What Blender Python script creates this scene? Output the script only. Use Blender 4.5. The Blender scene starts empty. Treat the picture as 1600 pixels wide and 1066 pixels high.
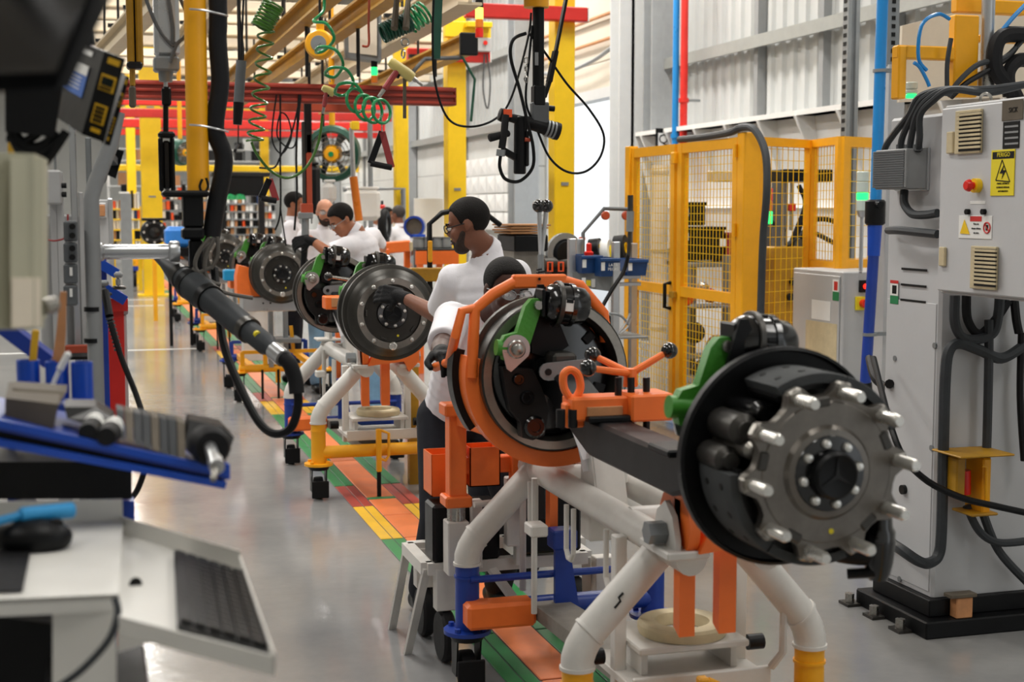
import bpy, math, random
from mathutils import Vector, Matrix
R = math.radians
PI = math.pi
random.seed(7)
sc = bpy.context.scene
C = sc.collection
V = Vector

# ---------------------------------------------------------------- camera
F, PSI, TH, CZ = 2222.0, R(16.47), R(5.35), 1.70       # focal length in px of a 1600 px wide frame, yaw, pitch, eye height
cam_d = bpy.data.cameras.new('camera')
cam = bpy.data.objects.new('camera', cam_d)
C.objects.link(cam)
sc.camera = cam
cam_d.sensor_width = 36.0
cam_d.lens = 36.0 * F / 1600.0
cam_d.clip_start = 0.05
cam_d.clip_end = 400
cam.location = (0, 0, CZ)
cam.rotation_euler = (PI / 2 - TH, 0, -PSI)
cam_d.dof.use_dof = True
cam_d.dof.focus_distance = 5.9
cam_d.dof.aperture_fstop = 4.2

# ---------------------------------------------------------------- world, exposure, roof lights
w = bpy.data.worlds.new('daylight')
sc.world = w
w.use_nodes = True
bg = w.node_tree.nodes['Background']
bg.inputs[0].default_value = (0.93, 0.97, 1.0, 1)
bg.inputs[1].default_value = 1.3
sc.view_settings.view_transform = 'Standard'
sc.view_settings.look = 'None'
sc.view_settings.gamma = 1
sc.view_settings.use_curve_mapping = False
sc.view_settings.exposure = 0.0
sc.cycles.use_denoising = True
sc.cycles.max_bounces = 6
LAMP_W = {1.5: 95.0, 8.0: 210.0, 14.5: 260.0, 21.0: 270.0}
LAMPS = [(x, y) for y in (1.5, 8.0, 14.5, 21.0, 29.0, 38.0, 48.0) for x in (-4.2, 0.6, 4.9)]
for (x, y) in LAMPS:
    ld = bpy.data.lights.new('high_bay_light', 'AREA')
    ld.shape = 'RECTANGLE'
    ld.size = 0.7
    ld.size_y = 3.6
    ld.energy = LAMP_W.get(y, 300.0)
    ld.color = (1.0, 0.97, 0.92)
    lo = bpy.data.objects.new('high_bay_light', ld)
    C.objects.link(lo)
    lo.location = (x, y, 6.55)

# ---------------------------------------------------------------- pixel helpers (1600 x 1066 frame -> world point at a chosen depth)
_f = V((math.sin(PSI) * math.cos(TH), math.cos(PSI) * math.cos(TH), -math.sin(TH)))
_r = V((math.cos(PSI), -math.sin(PSI), 0))
_u = _r.cross(_f)
def ray(x, y):
    return _f + _r * ((x - 800) / F) + _u * ((533 - y) / F)
def pD(x, y, d):
    return V((0, 0, CZ)) + ray(x, y) * d
def pY(x, y, Y):
    v = ray(x, y); return V((0, 0, CZ)) + v * (Y / v.y)
def pX(x, y, X):
    v = ray(x, y); return V((0, 0, CZ)) + v * (X / v.x)
def pZ(x, y, z):
    v = ray(x, y); return V((0, 0, CZ)) + v * ((z - CZ) / v.z)

# ---------------------------------------------------------------- materials
def lin(c):
    return c / 12.92 if c <= 0.04045 else ((c + 0.055) / 1.055) ** 2.4
def hexc(h):
    h = h.lstrip('#')
    return tuple(lin(int(h[i:i + 2], 16) / 255) for i in (0, 2, 4))
M = {}
def mat(name, color, rough=0.5, metal=0.0, var=0.10, scale=9.0, bump=0.0, bscale=60.0, coat=0.0, chips=None, chip_amt=0.30, emit=0.0, alpha=1.0, trans=0.0):
    m = bpy.data.materials.new(name)
    m.use_nodes = True
    nt = m.node_tree
    b = nt.nodes['Principled BSDF']
    c = hexc(color) if isinstance(color, str) else color
    b.inputs['Roughness'].default_value = rough
    b.inputs['Metallic'].default_value = metal
    if coat:
        b.inputs['Coat Weight'].default_value = coat
        b.inputs['Coat Roughness'].default_value = 0.15
    tc = nt.nodes.new('ShaderNodeTexCoord')
    out = None
    if var > 0:
        n = nt.nodes.new('ShaderNodeTexNoise')
        n.inputs['Scale'].default_value = scale
        n.inputs['Detail'].default_value = 5
        n.inputs['Roughness'].default_value = 0.65
        nt.links.new(tc.outputs['Object'], n.inputs['Vector'])
        cr = nt.nodes.new('ShaderNodeValToRGB')
        cr.color_ramp.elements[0].position = 0.28
        cr.color_ramp.elements[1].position = 0.72
        cr.color_ramp.elements[0].color = tuple(max(0, x * (1 - var)) for x in c) + (1,)
        cr.color_ramp.elements[1].color = tuple(min(1, x * (1 + var)) for x in c) + (1,)
        nt.links.new(n.outputs['Fac'], cr.inputs['Fac'])
        out = cr.outputs['Color']
        mr = nt.nodes.new('ShaderNodeMapRange')
        mr.inputs['To Min'].default_value = max(0.02, rough - 0.10)
        mr.inputs['To Max'].default_value = min(1, rough + 0.10)
        nt.links.new(n.outputs['Fac'], mr.inputs['Value'])
        nt.links.new(mr.outputs[0], b.inputs['Roughness'])
        if chips:
            n2 = nt.nodes.new('ShaderNodeTexNoise')
            n2.inputs['Scale'].default_value = scale * 2.6
            n2.inputs['Detail'].default_value = 8
            n2.inputs['Roughness'].default_value = 0.7
            nt.links.new(tc.outputs['Object'], n2.inputs['Vector'])
            r2 = nt.nodes.new('ShaderNodeValToRGB')
            r2.color_ramp.elements[0].position = chip_amt
            r2.color_ramp.elements[1].position = chip_amt + 0.05
            r2.color_ramp.elements[0].color = (1, 1, 1, 1)
            r2.color_ramp.elements[1].color = (0, 0, 0, 1)
            nt.links.new(n2.outputs['Fac'], r2.inputs['Fac'])
            mx = nt.nodes.new('ShaderNodeMix')
            mx.data_type = 'RGBA'
            nt.links.new(r2.outputs['Color'], mx.inputs[0])
            nt.links.new(out, mx.inputs[6])
            mx.inputs[7].default_value = hexc(chips) + (1,)
            out = mx.outputs[2]
        nt.links.new(out, b.inputs['Base Color'])
    else:
        b.inputs['Base Color'].default_value = c + (1,)
    if bump:
        nb = nt.nodes.new('ShaderNodeTexNoise')
        nb.inputs['Scale'].default_value = bscale
        nb.inputs['Detail'].default_value = 4
        nt.links.new(tc.outputs['Object'], nb.inputs['Vector'])
        bp = nt.nodes.new('ShaderNodeBump')
        bp.inputs['Strength'].default_value = bump
        bp.inputs['Distance'].default_value = 0.01
        nt.links.new(nb.outputs['Fac'], bp.inputs['Height'])
        nt.links.new(bp.outputs['Normal'], b.inputs['Normal'])
    if name in ('black', 'black_rubber', 'hose_grey', 'ink', 'glove', 'trousers', 'hair', 'screen', 'lining'):
        b.inputs['Specular IOR Level'].default_value = 0.22
    if emit:
        b.inputs['Emission Color'].default_value = c + (1,)
        b.inputs['Emission Strength'].default_value = emit
    if trans:
        b.inputs['Transmission Weight'].default_value = trans
    if alpha < 1:
        b.inputs['Alpha'].default_value = alpha
    M[name] = m
    return m

mat('orange', '#FA782E', 0.42, var=0.07, chips='#7a3a20', chip_amt=0.27)
mat('orange_floor', '#EB8148', 0.45, var=0.13, scale=5, chips='#5d4a3c', chip_amt=0.30)
mat('white_paint', '#D8D5CF', 0.42, var=0.07, chips='#8b8378', chip_amt=0.25)
mat('yellow', '#F5AC10', 0.40, var=0.06, chips='#8d6a1a', chip_amt=0.23)
mat('yellow_post', '#F4C90A', 0.45, var=0.05)
mat('yellow_old', '#AC7E12', 0.5, var=0.22, scale=7, chips='#5b451c', chip_amt=0.30)
mat('blue', '#163A96', 0.35, var=0.12)
mat('blue_bright', '#0B49B8', 0.32, var=0.08)
mat('blue_pipe', '#1C86CE', 0.30, var=0.05)
mat('blue_bin', '#123E74', 0.4, var=0.12)
mat('blue_tarp', '#2C7FD6', 0.5, var=0.15, bump=0.4, bscale=12)
mat('blue_trim', '#0E92C8', 0.5, var=0.1)
mat('green', '#3E8A2A', 0.42, var=0.12, bump=0.15, bscale=90)
mat('green_floor', '#2C7E45', 0.45, var=0.15, scale=5, chips='#33443a', chip_amt=0.28)
mat('yellow_floor', '#E5B428', 0.45, var=0.12, scale=5, chips='#7d6a3a', chip_amt=0.28)
mat('red_floor', '#A93E30', 0.45, var=0.2, scale=5)
mat('green_dark', '#0C4A38', 0.4, var=0.15)
mat('green_hose', '#1F8A50', 0.28, var=0.12)
mat('olive_hose', '#3E6B22', 0.3, var=0.15)
mat('red', '#D6281F', 0.38, var=0.08)
mat('red_brown', '#8E2A18', 0.38, var=0.15)
mat('black', '#0E0F11', 0.42, var=0.25)
mat('black_gloss', '#0B0B0D', 0.16, var=0.2, coat=0.5)
mat('black_rubber', '#1B1B1D', 0.62, var=0.2, bump=0.1)
mat('hose_grey', '#3C3F42', 0.5, var=0.15)
mat('hose_braid', '#5A5650', 0.45, var=0.2)
mat('cast_iron', '#4B4946', 0.40, 0.75, var=0.2, scale=14)
mat('cast_dark', '#1F1F20', 0.42, 0.5, var=0.2, scale=14)
mat('drum_iron', '#35332F', 0.36, 0.55, var=0.22, scale=14)
mat('ring_iron', '#86817A', 0.34, 0.7, var=0.18, scale=20)
mat('steel', '#A9A6A0', 0.28, 0.9, var=0.1)
mat('machined', '#9E9A93', 0.32, 0.85, var=0.16, scale=20)
mat('alu', '#C4C6C8', 0.30, 0.8, var=0.06)
mat('stud', '#DAD8D2', 0.26, 0.75, var=0.05)
mat('lining', '#47494A', 0.72, 0.1, var=0.15, scale=30, bump=0.15, bscale=150)
mat('spider', '#736E68', 0.38, 0.85, var=0.18, scale=16)
mat('galv', '#8E9294', 0.5, 0.55, var=0.1)
mat('grey_box', '#8D8F90', 0.5, var=0.06)
mat('grey_dark', '#56595C', 0.5, var=0.1)
mat('cabinet', '#C3C4C6', 0.48, var=0.03, scale=3, bump=0.03)
mat('cabinet_old', '#B9B9B9', 0.5, var=0.06, scale=3, bump=0.03)
mat('beige', '#B8B59E', 0.5, var=0.05)
mat('cream', '#C9B89A', 0.55, var=0.08, scale=4)
mat('cream_light', '#E2D6C2', 0.6, var=0.05)
mat('cream_panel', '#D9CFBF', 0.55, var=0.05, scale=3)
mat('wall_panel', '#BFC1C0', 0.55, 0.1, var=0.05, scale=2)
mat('wall_white', '#D8D9D6', 0.55, var=0.04, scale=2)
mat('purlin', '#9FA19E', 0.5, 0.3, var=0.08)
mat('col_white', '#D5D7D8', 0.5, var=0.03)
mat('col_grey', '#9A9D9F', 0.5, var=0.06)
mat('roof', '#CFCBC2', 0.7, var=0.06)
mat('wood', '#C68A5B', 0.6, var=0.2, scale=14)
mat('cardboard', '#A9794E', 0.75, var=0.15)
mat('plank_grey', '#8C877F', 0.7, var=0.2, scale=12)
mat('ring_beige', '#C9BA97', 0.65, var=0.15)
mat('paper', '#F2F1F4', 0.6, var=0.02)
mat('white_sheet', '#ECECEA', 0.5, var=0.02)
mat('tray_white', '#E6E4DE', 0.45, var=0.03)
mat('shirt', '#EFEDF2', 0.85, var=0.03, scale=6, bump=0.5, bscale=11)
mat('trousers', '#22242B', 0.85, var=0.2, bump=0.3, bscale=18)
mat('jeans', '#7BA3C4', 0.85, var=0.15, bump=0.3, bscale=18)
mat('glove', '#141416', 0.7, var=0.2, bump=0.3, bscale=120)
mat('skin_dark', '#4A2B1F', 0.5, var=0.08, scale=20)
mat('skin_brown', '#7A4A34', 0.5, var=0.08, scale=20)
mat('skin_tan', '#A5694A', 0.5, var=0.08, scale=20)
mat('skin_light', '#C98E70', 0.5, var=0.08, scale=20)
mat('hair', '#14100E', 0.7, var=0.3, scale=60, bump=0.5, bscale=200)
mat('hair_grey', '#3A3431', 0.7, var=0.35, scale=60, bump=0.5, bscale=200)
mat('beard', '#33231B', 0.8, var=0.3, scale=60, bump=0.5, bscale=200)
mat('eye', '#E6E2DC', 0.3, var=0)
mat('lip', '#6E3A30', 0.5, var=0.05)
mat('lens', '#DDE6EA', 0.08, var=0, alpha=0.28)
mat('plastic_orange', '#F0561E', 0.4, var=0.05)
mat('lamp_red', '#E02418', 0.3, var=0.03)
mat('lamp_amber', '#E07A1C', 0.3, var=0.03)
mat('lamp_green_on', '#25E070', 0.3, var=0, emit=1.8)
mat('lamp_yellow_on', '#E8E060', 0.3, var=0, emit=1.6)
mat('lamp_red_on', '#FF2A1A', 0.3, var=0, emit=2.0)
mat('lamp_clear', '#C9D4CC', 0.25, var=0.03)
mat('screen', '#1C2320', 0.2, var=0)
mat('label_blue', '#1E63C0', 0.5, var=0.04)
mat('label_white', '#E9E9E6', 0.6, var=0.02)
mat('label_green', '#1F7F4C', 0.6, var=0.02)
mat('label_yellow', '#E9D51E', 0.55, var=0.02)
mat('label_red', '#C92A26', 0.55, var=0.02)
mat('ink', '#141414', 0.6, var=0)
mat('tool_cream', '#D9C77A', 0.45, var=0.06)
mat('tool_red', '#9C3436', 0.5, var=0.1)
mat('display_frame', '#D9A81C', 0.45, var=0.05)
mat('scrub', '#5E5548', 0.7, var=0.2)
mat('marker_blue', '#2B9AD8', 0.4, var=0.05)
mat('grommet', '#B0482C', 0.4, var=0.1)
mat('bulb', '#FFF4E0', 0.4, var=0, emit=6.0)
mat('board', '#E9EAE9', 0.35, var=0.02)

# epoxy floor: cool grey, glossy, with a soft waviness and faint wear
def floor_mat():
    m = bpy.data.materials.new('floor_epoxy'); m.use_nodes = True; nt = m.node_tree
    b = nt.nodes['Principled BSDF']
    tc = nt.nodes.new('ShaderNodeTexCoord')
    n = nt.nodes.new('ShaderNodeTexNoise'); n.inputs['Scale'].default_value = 0.7; n.inputs['Detail'].default_value = 8; n.inputs['Roughness'].default_value = 0.7
    nt.links.new(tc.outputs['Object'], n.inputs['Vector'])
    cr = nt.nodes.new('ShaderNodeValToRGB')
    cr.color_ramp.elements[0].position = 0.3; cr.color_ramp.elements[1].position = 0.75
    cr.color_ramp.elements[0].color = hexc('#7F8082') + (1,)
    cr.color_ramp.elements[1].color = hexc('#9D9C99') + (1,)
    nt.links.new(n.outputs['Fac'], cr.inputs['Fac']); nt.links.new(cr.outputs['Color'], b.inputs['Base Color'])
    mp = nt.nodes.new('ShaderNodeMapping'); mp.inputs['Scale'].default_value = (14, 14, 14)
    nt.links.new(tc.outputs['Object'], mp.inputs['Vector'])
    n2 = nt.nodes.new('ShaderNodeTexNoise'); n2.inputs['Scale'].default_value = 1.0; n2.inputs['Detail'].default_value = 3
    nt.links.new(mp.outputs[0], n2.inputs['Vector'])
    bp = nt.nodes.new('ShaderNodeBump'); bp.inputs['Strength'].default_value = 0.05; bp.inputs['Distance'].default_value = 0.02
    nt.links.new(n2.outputs['Fac'], bp.inputs['Height']); nt.links.new(bp.outputs['Normal'], b.inputs['Normal'])
    mr = nt.nodes.new('ShaderNodeMapRange'); mr.inputs['To Min'].default_value = 0.05; mr.inputs['To Max'].default_value = 0.22
    nt.links.new(n.outputs['Fac'], mr.inputs['Value']); nt.links.new(mr.outputs[0], b.inputs['Roughness'])
    b.inputs['Specular IOR Level'].default_value = 0.7
    M['floor_epoxy'] = m
floor_mat()

# ---------------------------------------------------------------- mesh builder
def frame_from(d, up=V((0, 0, 1))):
    d = d.normalized()
    if abs(d.dot(up)) > 0.98:
        up = V((0, 1, 0)) if abs(d.y) < 0.9 else V((1, 0, 0))
    x = up.cross(d).normalized(); y = d.cross(x)
    return x, y, d
def TR(o, x, y, z):
    return Matrix(((x[0], y[0], z[0], o[0]), (x[1], y[1], z[1], o[1]), (x[2], y[2], z[2], o[2]), (0, 0, 0, 1)))
def aim(o, d, up=V((0, 0, 1))):
    x, y, z = frame_from(V(d), V(up)); return TR(V(o), x, y, z)
def catmull(P, k):
    P = [V(p) for p in P]
    out = []
    n = len(P)
    for i in range(n - 1):
        p0 = P[max(i - 1, 0)]; p1 = P[i]; p2 = P[i + 1]; p3 = P[min(i + 2, n - 1)]
        for j in range(k):
            t = j / k
            out.append(0.5 * ((2 * p1) + (p2 - p0) * t + (2 * p0 - 5 * p1 + 4 * p2 - p3) * t * t + (3 * p1 - p0 - 3 * p2 + p3) * t ** 3))
    out.append(P[-1])
    return out
def base_loc(o):
    s = V((0, 0, 0))
    while o is not None:
        s = s + o.location; o = o.parent
    return s
class MB:
    def __init__(s):
        s.v = []; s.f = []
    def add(s, vs, fs, T=None):
        b = len(s.v)
        for p in vs:
            p = V(p)
            s.v.append(T @ p if T is not None else p)
        for q in fs:
            s.f.append(tuple(i + b for i in q))
        return s
    def box(s, c, size, rot=None, bev=0.0):
        hx, hy, hz = size[0] / 2, size[1] / 2, size[2] / 2
        T = Matrix.Translation(V(c))
        if rot is not None:
            T = T @ (rot if isinstance(rot, Matrix) else Matrix.Rotation(rot, 4, 'Z'))
        if bev <= 0:
            vs = [(x, y, z) for x in (-hx, hx) for y in (-hy, hy) for z in (-hz, hz)]
            fs = [(0, 1, 3, 2), (4, 6, 7, 5), (0, 4, 5, 1), (2, 3, 7, 6), (0, 2, 6, 4), (1, 5, 7, 3)]
            return s.add(vs, fs, T)
        b = min(bev, hx * .9, hy * .9, hz * .9)
        vs = []; idx = {}
        for sx in (-1, 1):
            for sy in (-1, 1):
                for sz in (-1, 1):
                    for a in range(3):
                        p = [sx * (hx - b), sy * (hy - b), sz * (hz - b)]
                        p[a] = (sx * hx, sy * hy, sz * hz)[a]
                        idx[(sx, sy, sz, a)] = len(vs); vs.append(tuple(p))
        fs = []
        for a in range(3):
            o1, o2 = [(1, 2), (2, 0), (0, 1)][a]
            for sg in (-1, 1):
                q = []
                for s1, s2 in ((-1, -1), (1, -1), (1, 1), (-1, 1)):
                    k = [0, 0, 0]; k[a] = sg; k[o1] = s1; k[o2] = s2
                    q.append(idx[(k[0], k[1], k[2], a)])
                fs.append(tuple(q) if sg > 0 else tuple(reversed(q)))
        for a in range(3):
            o1, o2 = [(1, 2), (2, 0), (0, 1)][a]
            for s1 in (-1, 1):
                for s2 in (-1, 1):
                    def K(sa, ax):
                        k = [0, 0, 0]; k[a] = sa; k[o1] = s1; k[o2] = s2
                        return idx[(k[0], k[1], k[2], ax)]
                    q = (K(-1, o1), K(1, o1), K(1, o2), K(-1, o2))
                    fs.append(q if s1 * s2 < 0 else tuple(reversed(q)))
        for sx in (-1, 1):
            for sy in (-1, 1):
                for sz in (-1, 1):
                    q = tuple(idx[(sx, sy, sz, a)] for a in range(3))
                    fs.append(q if sx * sy * sz > 0 else tuple(reversed(q)))
        return s.add(vs, fs, T)
    def bx(s, x0, x1, y0, y1, z0, z1, bev=0.0):
        return s.box(((x0 + x1) / 2, (y0 + y1) / 2, (z0 + z1) / 2), (abs(x1 - x0), abs(y1 - y0), abs(z1 - z0)), None, bev)
    def bar(s, p0, p1, w, h, up=(0, 0, 1), bev=0.0):
        p0 = V(p0); p1 = V(p1)
        T = aim((p0 + p1) / 2, p1 - p0, up)
        L = (p1 - p0).length
        m = MB().box((0, 0, 0), (w, h, L), None, bev)
        return s.add(m.v, m.f, T)
    def lathe(s, prof, n=24, T=None, arc=None):
        vs = []; fs = []
        k = len(prof)
        full = arc is None
        a0, a1 = (0, 2 * PI) if full else arc
        cnt = n if full else n + 1
        for i in range(cnt):
            a = a0 + (a1 - a0) * i / n
            ca, sa = math.cos(a), math.sin(a)
            for (r, h) in prof:
                vs.append((r * ca, r * sa, h))
        for i in range(n):
            j = (i + 1) % cnt if full else i + 1
            for q in range(k - 1):
                a, b, c, d = i * k + q, j * k + q, j * k + q + 1, i * k + q + 1
                if prof[q][0] < 1e-6:
                    fs.append((a, c, d))
                elif prof[q + 1][0] < 1e-6:
                    fs.append((a, b, d))
                else:
                    fs.append((a, b, c, d))
        if not full:
            fs.append(tuple(range(k))[::-1]); fs.append(tuple((cnt - 1) * k + i for i in range(k)))
        return s.add(vs, fs, T)
    def cyl(s, p0, p1, r, r1=None, n=16, bev=0.0):
        p0 = V(p0); p1 = V(p1); r1 = r if r1 is None else r1
        L = (p1 - p0).length
        if bev:
            pr = [(0, 0), (r - bev, 0), (r, bev), (r1, L - bev), (r1 - bev, L), (0, L)]
        else:
            pr = [(0, 0), (r, 0), (r1, L), (0, L)]
        return s.lathe(pr, n, aim(p0, p1 - p0))
    def pipe(s, p0, p1, r, ri, n=20):
        p0 = V(p0); p1 = V(p1); L = (p1 - p0).length
        return s.lathe([(ri, 0), (r, 0), (r, L), (ri, L), (ri, 0)], n, aim(p0, p1 - p0))
    def tube(s, pts, r, n=8, k=0, closed=False):
        P = catmull(pts, k) if k else [V(p) for p in pts]
        rs = r if isinstance(r, (list, tuple)) else None
        m = len(P)
        if closed:
            P = P[:-1] if (P[0] - P[-1]).length < 1e-6 else P
            m = len(P)
        tg = []
        for i in range(m):
            if closed:
                t = P[(i + 1) % m] - P[i - 1]
            else:
                t = P[min(i + 1, m - 1)] - P[max(i - 1, 0)]
            tg.append(t.normalized() if t.length > 1e-9 else V((0, 0, 1)))
        x, y, z = frame_from(tg[0])
        vs = []; fs = []
        for i in range(m):
            t = tg[i]
            x = (x - t * x.dot(t))
            x = x.normalized() if x.length > 1e-6 else frame_from(t)[0]
            y = t.cross(x)
            rr = r if rs is None else rs[0] + (rs[1] - rs[0]) * i / (m - 1) if len(rs) == 2 else rs[i]
            for j in range(n):
                a = 2 * PI * j / n
                vs.append(P[i] + x * (rr * math.cos(a)) + y * (rr * math.sin(a)))
        for i in range(m if closed else m - 1):
            i2 = (i + 1) % m
            for j in range(n):
                j2 = (j + 1) % n
                fs.append((i * n + j, i * n + j2, i2 * n + j2, i2 * n + j))
        if not closed:
            fs.append(tuple(range(n))[::-1]); fs.append(tuple((m - 1) * n + j for j in range(n)))
        return s.add(vs, fs)
    def sph(s, c, r, n=14, m=8, sc3=(1, 1, 1), T=None):
        pr = [(r * math.sin(PI * i / m), -r * math.cos(PI * i / m)) for i in range(m + 1)]
        pr[0] = (0, -r); pr[-1] = (0, r)
        T2 = (T if T is not None else Matrix.Identity(4)) @ Matrix.Translation(V(c)) @ Matrix.Diagonal((sc3[0], sc3[1], sc3[2], 1))
        return s.lathe(pr, n, T2)
    def prism(s, poly, h, T=None, h0=0.0):
        n = len(poly)
        vs = [(p[0], p[1], h0) for p in poly] + [(p[0], p[1], h0 + h) for p in poly]
        fs = [tuple(range(n))[::-1], tuple(range(n, 2 * n))] + [(i, (i + 1) % n, n + (i + 1) % n, n + i) for i in range(n)]
        return s.add(vs, fs, T)
    def torus(s, c, axis, R_, r, n=24, m=8, arc=None):
        T = aim(c, V(axis))
        a0, a1 = arc if arc else (0, 2 * PI)
        pts = [T @ V((R_ * math.cos(a0 + (a1 - a0) * i / n), R_ * math.sin(a0 + (a1 - a0) * i / n), 0)) for i in range(n + (1 if arc else 0))]
        return s.tube(pts, r, m, 0, closed=arc is None)
    def mesh(s, name, smooth=35):
        me = bpy.data.meshes.new(name)
        me.from_pydata([tuple(p) for p in s.v], [], s.f)
        me.update()
        if smooth:
            me.polygons.foreach_set('use_smooth', [True] * len(me.polygons))
            try:
                me.set_sharp_from_angle(angle=R(smooth))
            except Exception:
                pass
        return me
    def build(s, name, m, parent=None, local=False, smooth=35):
        if not s.v:
            return None
        loc = V((0, 0, 0))
        if not local:
            xs = [p[0] for p in s.v]; ys = [p[1] for p in s.v]; zs = [p[2] for p in s.v]
            c = V(((min(xs) + max(xs)) / 2, (min(ys) + max(ys)) / 2, min(zs)))
            s.v = [p - c for p in s.v]
            loc = c - base_loc(parent) if parent is not None else c
        o = bpy.data.objects.new(name, s.mesh(name, smooth))
        C.objects.link(o)
        o.location = loc
        o.parent = parent
        o.data.materials.append(M[m] if isinstance(m, str) else m)
        return o

def tag(o, label=None, cat=None, group=None, kind=None):
    if label: o['label'] = label
    if cat: o['category'] = cat
    if group: o['group'] = group
    if kind: o['kind'] = kind
    return o
def thing(name, label, cat, loc, group=None):
    o = bpy.data.objects.new(name, None)
    o.empty_display_size = 0.1
    C.objects.link(o)
    o.location = V(loc)
    return tag(o, label, cat, group)
def struct(name, label, cat, loc=(0, 0, 0)):
    o = thing(name, label, cat, loc); o['kind'] = 'structure'; return o
def copy_tree(o, parent=None, dloc=None):
    c = o.copy(); C.objects.link(c); c.parent = parent
    if dloc is not None: c.location = o.location + V(dloc)
    for ch in list(o.children):
        copy_tree(ch, c)
    return c
def text(name, s, size, m, parent, o, x, y, depth=0.0006, align='CENTER'):
    """flat lettering: origin o, text runs along x, stands along y"""
    cu = bpy.data.curves.new(name, 'FONT'); cu.body = s; cu.size = size; cu.extrude = depth
    cu.align_x = align; cu.align_y = 'CENTER'; cu.resolution_u = 2
    tmp = bpy.data.objects.new(name + '_tmp', cu); C.objects.link(tmp)
    bpy.context.view_layer.update()
    me = bpy.data.meshes.new_from_object(tmp.evaluated_get(bpy.context.evaluated_depsgraph_get()))
    bpy.data.objects.remove(tmp)
    x = V(x).normalized(); y = V(y).normalized(); z = x.cross(y)
    me.transform(TR(V(o) - base_loc(parent), x, y, z))
    ob = bpy.data.objects.new(name, me); C.objects.link(ob); ob.parent = parent
    me.materials.clear(); me.materials.append(M[m])
    return ob

# ================================================================ SETTING
fl = MB(); fl.bx(-14, 7.3, -6, 62, -0.1, 0.0)
o = fl.build('floor', 'floor_epoxy', smooth=0); tag(o, 'glossy grey epoxy factory floor', 'floor', kind='structure')
# painted guide strip of plates let into the floor, period one work station
strip = struct('trim_1', 'painted guide strip of orange, green, yellow and red plates in the floor', 'floor strip', (1.6, 20, 0))
SX = 1.595
def plate(x0, x1, y0, y1, m, z=0.006):
    MB().bx(x0, x1, y0 + 0.008, y1 - 0.008, 0.0005, z, 0.003).build('floor_plate', m, strip)
for k in range(-1, 7):
    y0 = 2.55 + 4.62 * k
    segs = [(0.0, 2.3, 'green_floor'), (2.3, 3.1, 'green_floor'), (3.1, 4.5, 'green_floor'), (4.5, 5.45 - 0.0, 'yellow_floor')]
    segs = [(0.0, 0.83, 'yellow_floor'), (0.83, 1.45, 'red_floor'), (1.45, 2.9, 'green_floor'), (2.9, 4.62, 'green_floor')]
    for a, b, m in segs:
        for (xa, xb) in ((-0.205, -0.145), (-0.140, -0.088), (0.088, 0.140), (0.145, 0.205)):
            plate(SX + xa, SX + xb, y0 + a + 4.52 - 4.62, y0 + b + 4.52 - 4.62, m)
    for a, b in ((0.0, 0.55), (0.55, 1.0), (1.06, 2.3), (2.3, 3.4), (3.4, 4.62)):
        plate(SX - 0.082, SX + 0.082, y0 + a - 0.1, y0 + b - 0.1, 'orange_floor', 0.008)
    plate(SX - 0.082, SX + 0.082, y0 + 0.9, y0 + 0.96, 'green_floor', 0.009)
# faint painted lane lines crossing the aisle
for yv, m in ((17.5, 'wall_white'), (25.5, 'wall_white'), (27.2, 'wall_white')):
    MB().bx(-1.2, 1.2, yv, yv + 0.09, 0.0003, 0.002).build('lane_line', m, strip, smooth=0)

wall = struct('wall_right', 'grey corrugated hall wall with purlins and an open bay door', 'wall', (7.2, 25, 0))
WX = 7.0
def sheet(y0, z0, z1):
    """one trapezoid-rib cladding sheet, 1 m wide along Y"""
    prof = []
    p = 0.25
    for i in range(4):
        b = i * p
        prof += [(b, 0), (b + 0.10, 0), (b + 0.125, -0.035), (b + 0.205, -0.035), (b + 0.23, 0)]
    prof.append((1.0, 0))
    vs = []; fs = []
    for (a, d) in prof:
        vs += [(WX + d, y0 + a, z0), (WX + d, y0 + a, z1), (WX + 0.05, y0 + a, z0), (WX + 0.05, y0 + a, z1)]
    for i in range(len(prof) - 1):
        a = i * 4; b = a + 4
        fs += [(a, a + 1, b + 1, b), (a + 2, b + 2, b + 3, a + 3)]
    return MB().add(vs, fs)
me_cache = {}
def put_sheet(y0, z0, z1):
    key = (z0, z1)
    if key not in me_cache:
        ob = sheet(0, z0, z1).build('cladding_sheet', 'wall_panel', wall, smooth=0)
        ob.location.y = y0 + 0.5 - wall.location.y
        me_cache[key] = ob
    else:
        ob = me_cache[key].copy(); C.objects.link(ob)
        ob.location.y = y0 + 0.5 - wall.location.y
for i in range(0, 17):
    put_sheet(float(i), 2.5, 7.9)
for i in range(22, 62):
    put_sheet(float(i), 3.15, 7.9)
for y in range(22, 62, 1):
    for j in range(4):                                          # white block wall below the cladding
        MB().bx(WX - 0.06, WX + 0.1, y + 0.006, y + 0.994, j * 0.79 + 0.004, j * 0.79 + 0.786, 0.006).build('wall_panel', 'wall_white', wall)
MB().bx(WX, WX + 0.1, -2, 17.9, 0, 2.6).build('lower_wall', 'wall_white', wall)
MB().bx(WX + 0.06, WX + 0.12, -2, 17.6, 2.5, 8).build('back_sheet', 'wall_panel', wall)
MB().bx(WX + 0.06, WX + 0.12, 21.9, 62, 0, 8).build('back_sheet', 'wall_panel', wall)
for z in (3.42, 5.6):
    MB().bx(WX - 0.2, WX - 0.04, 0, 17.0, z, z + 0.05).bx(WX - 0.21, WX - 0.19, 0, 17.0, z - 0.03, z + 0.10).build('purlin', 'purlin', wall)
for z in (3.05, 4.3, 5.7):
    MB().bx(WX - 0.2, WX - 0.04, 21.8, 62, z, z + 0.05).bx(WX - 0.21, WX - 0.19, 21.8, 62, z - 0.03, z + 0.10).build('purlin', 'purlin', wall)
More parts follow.
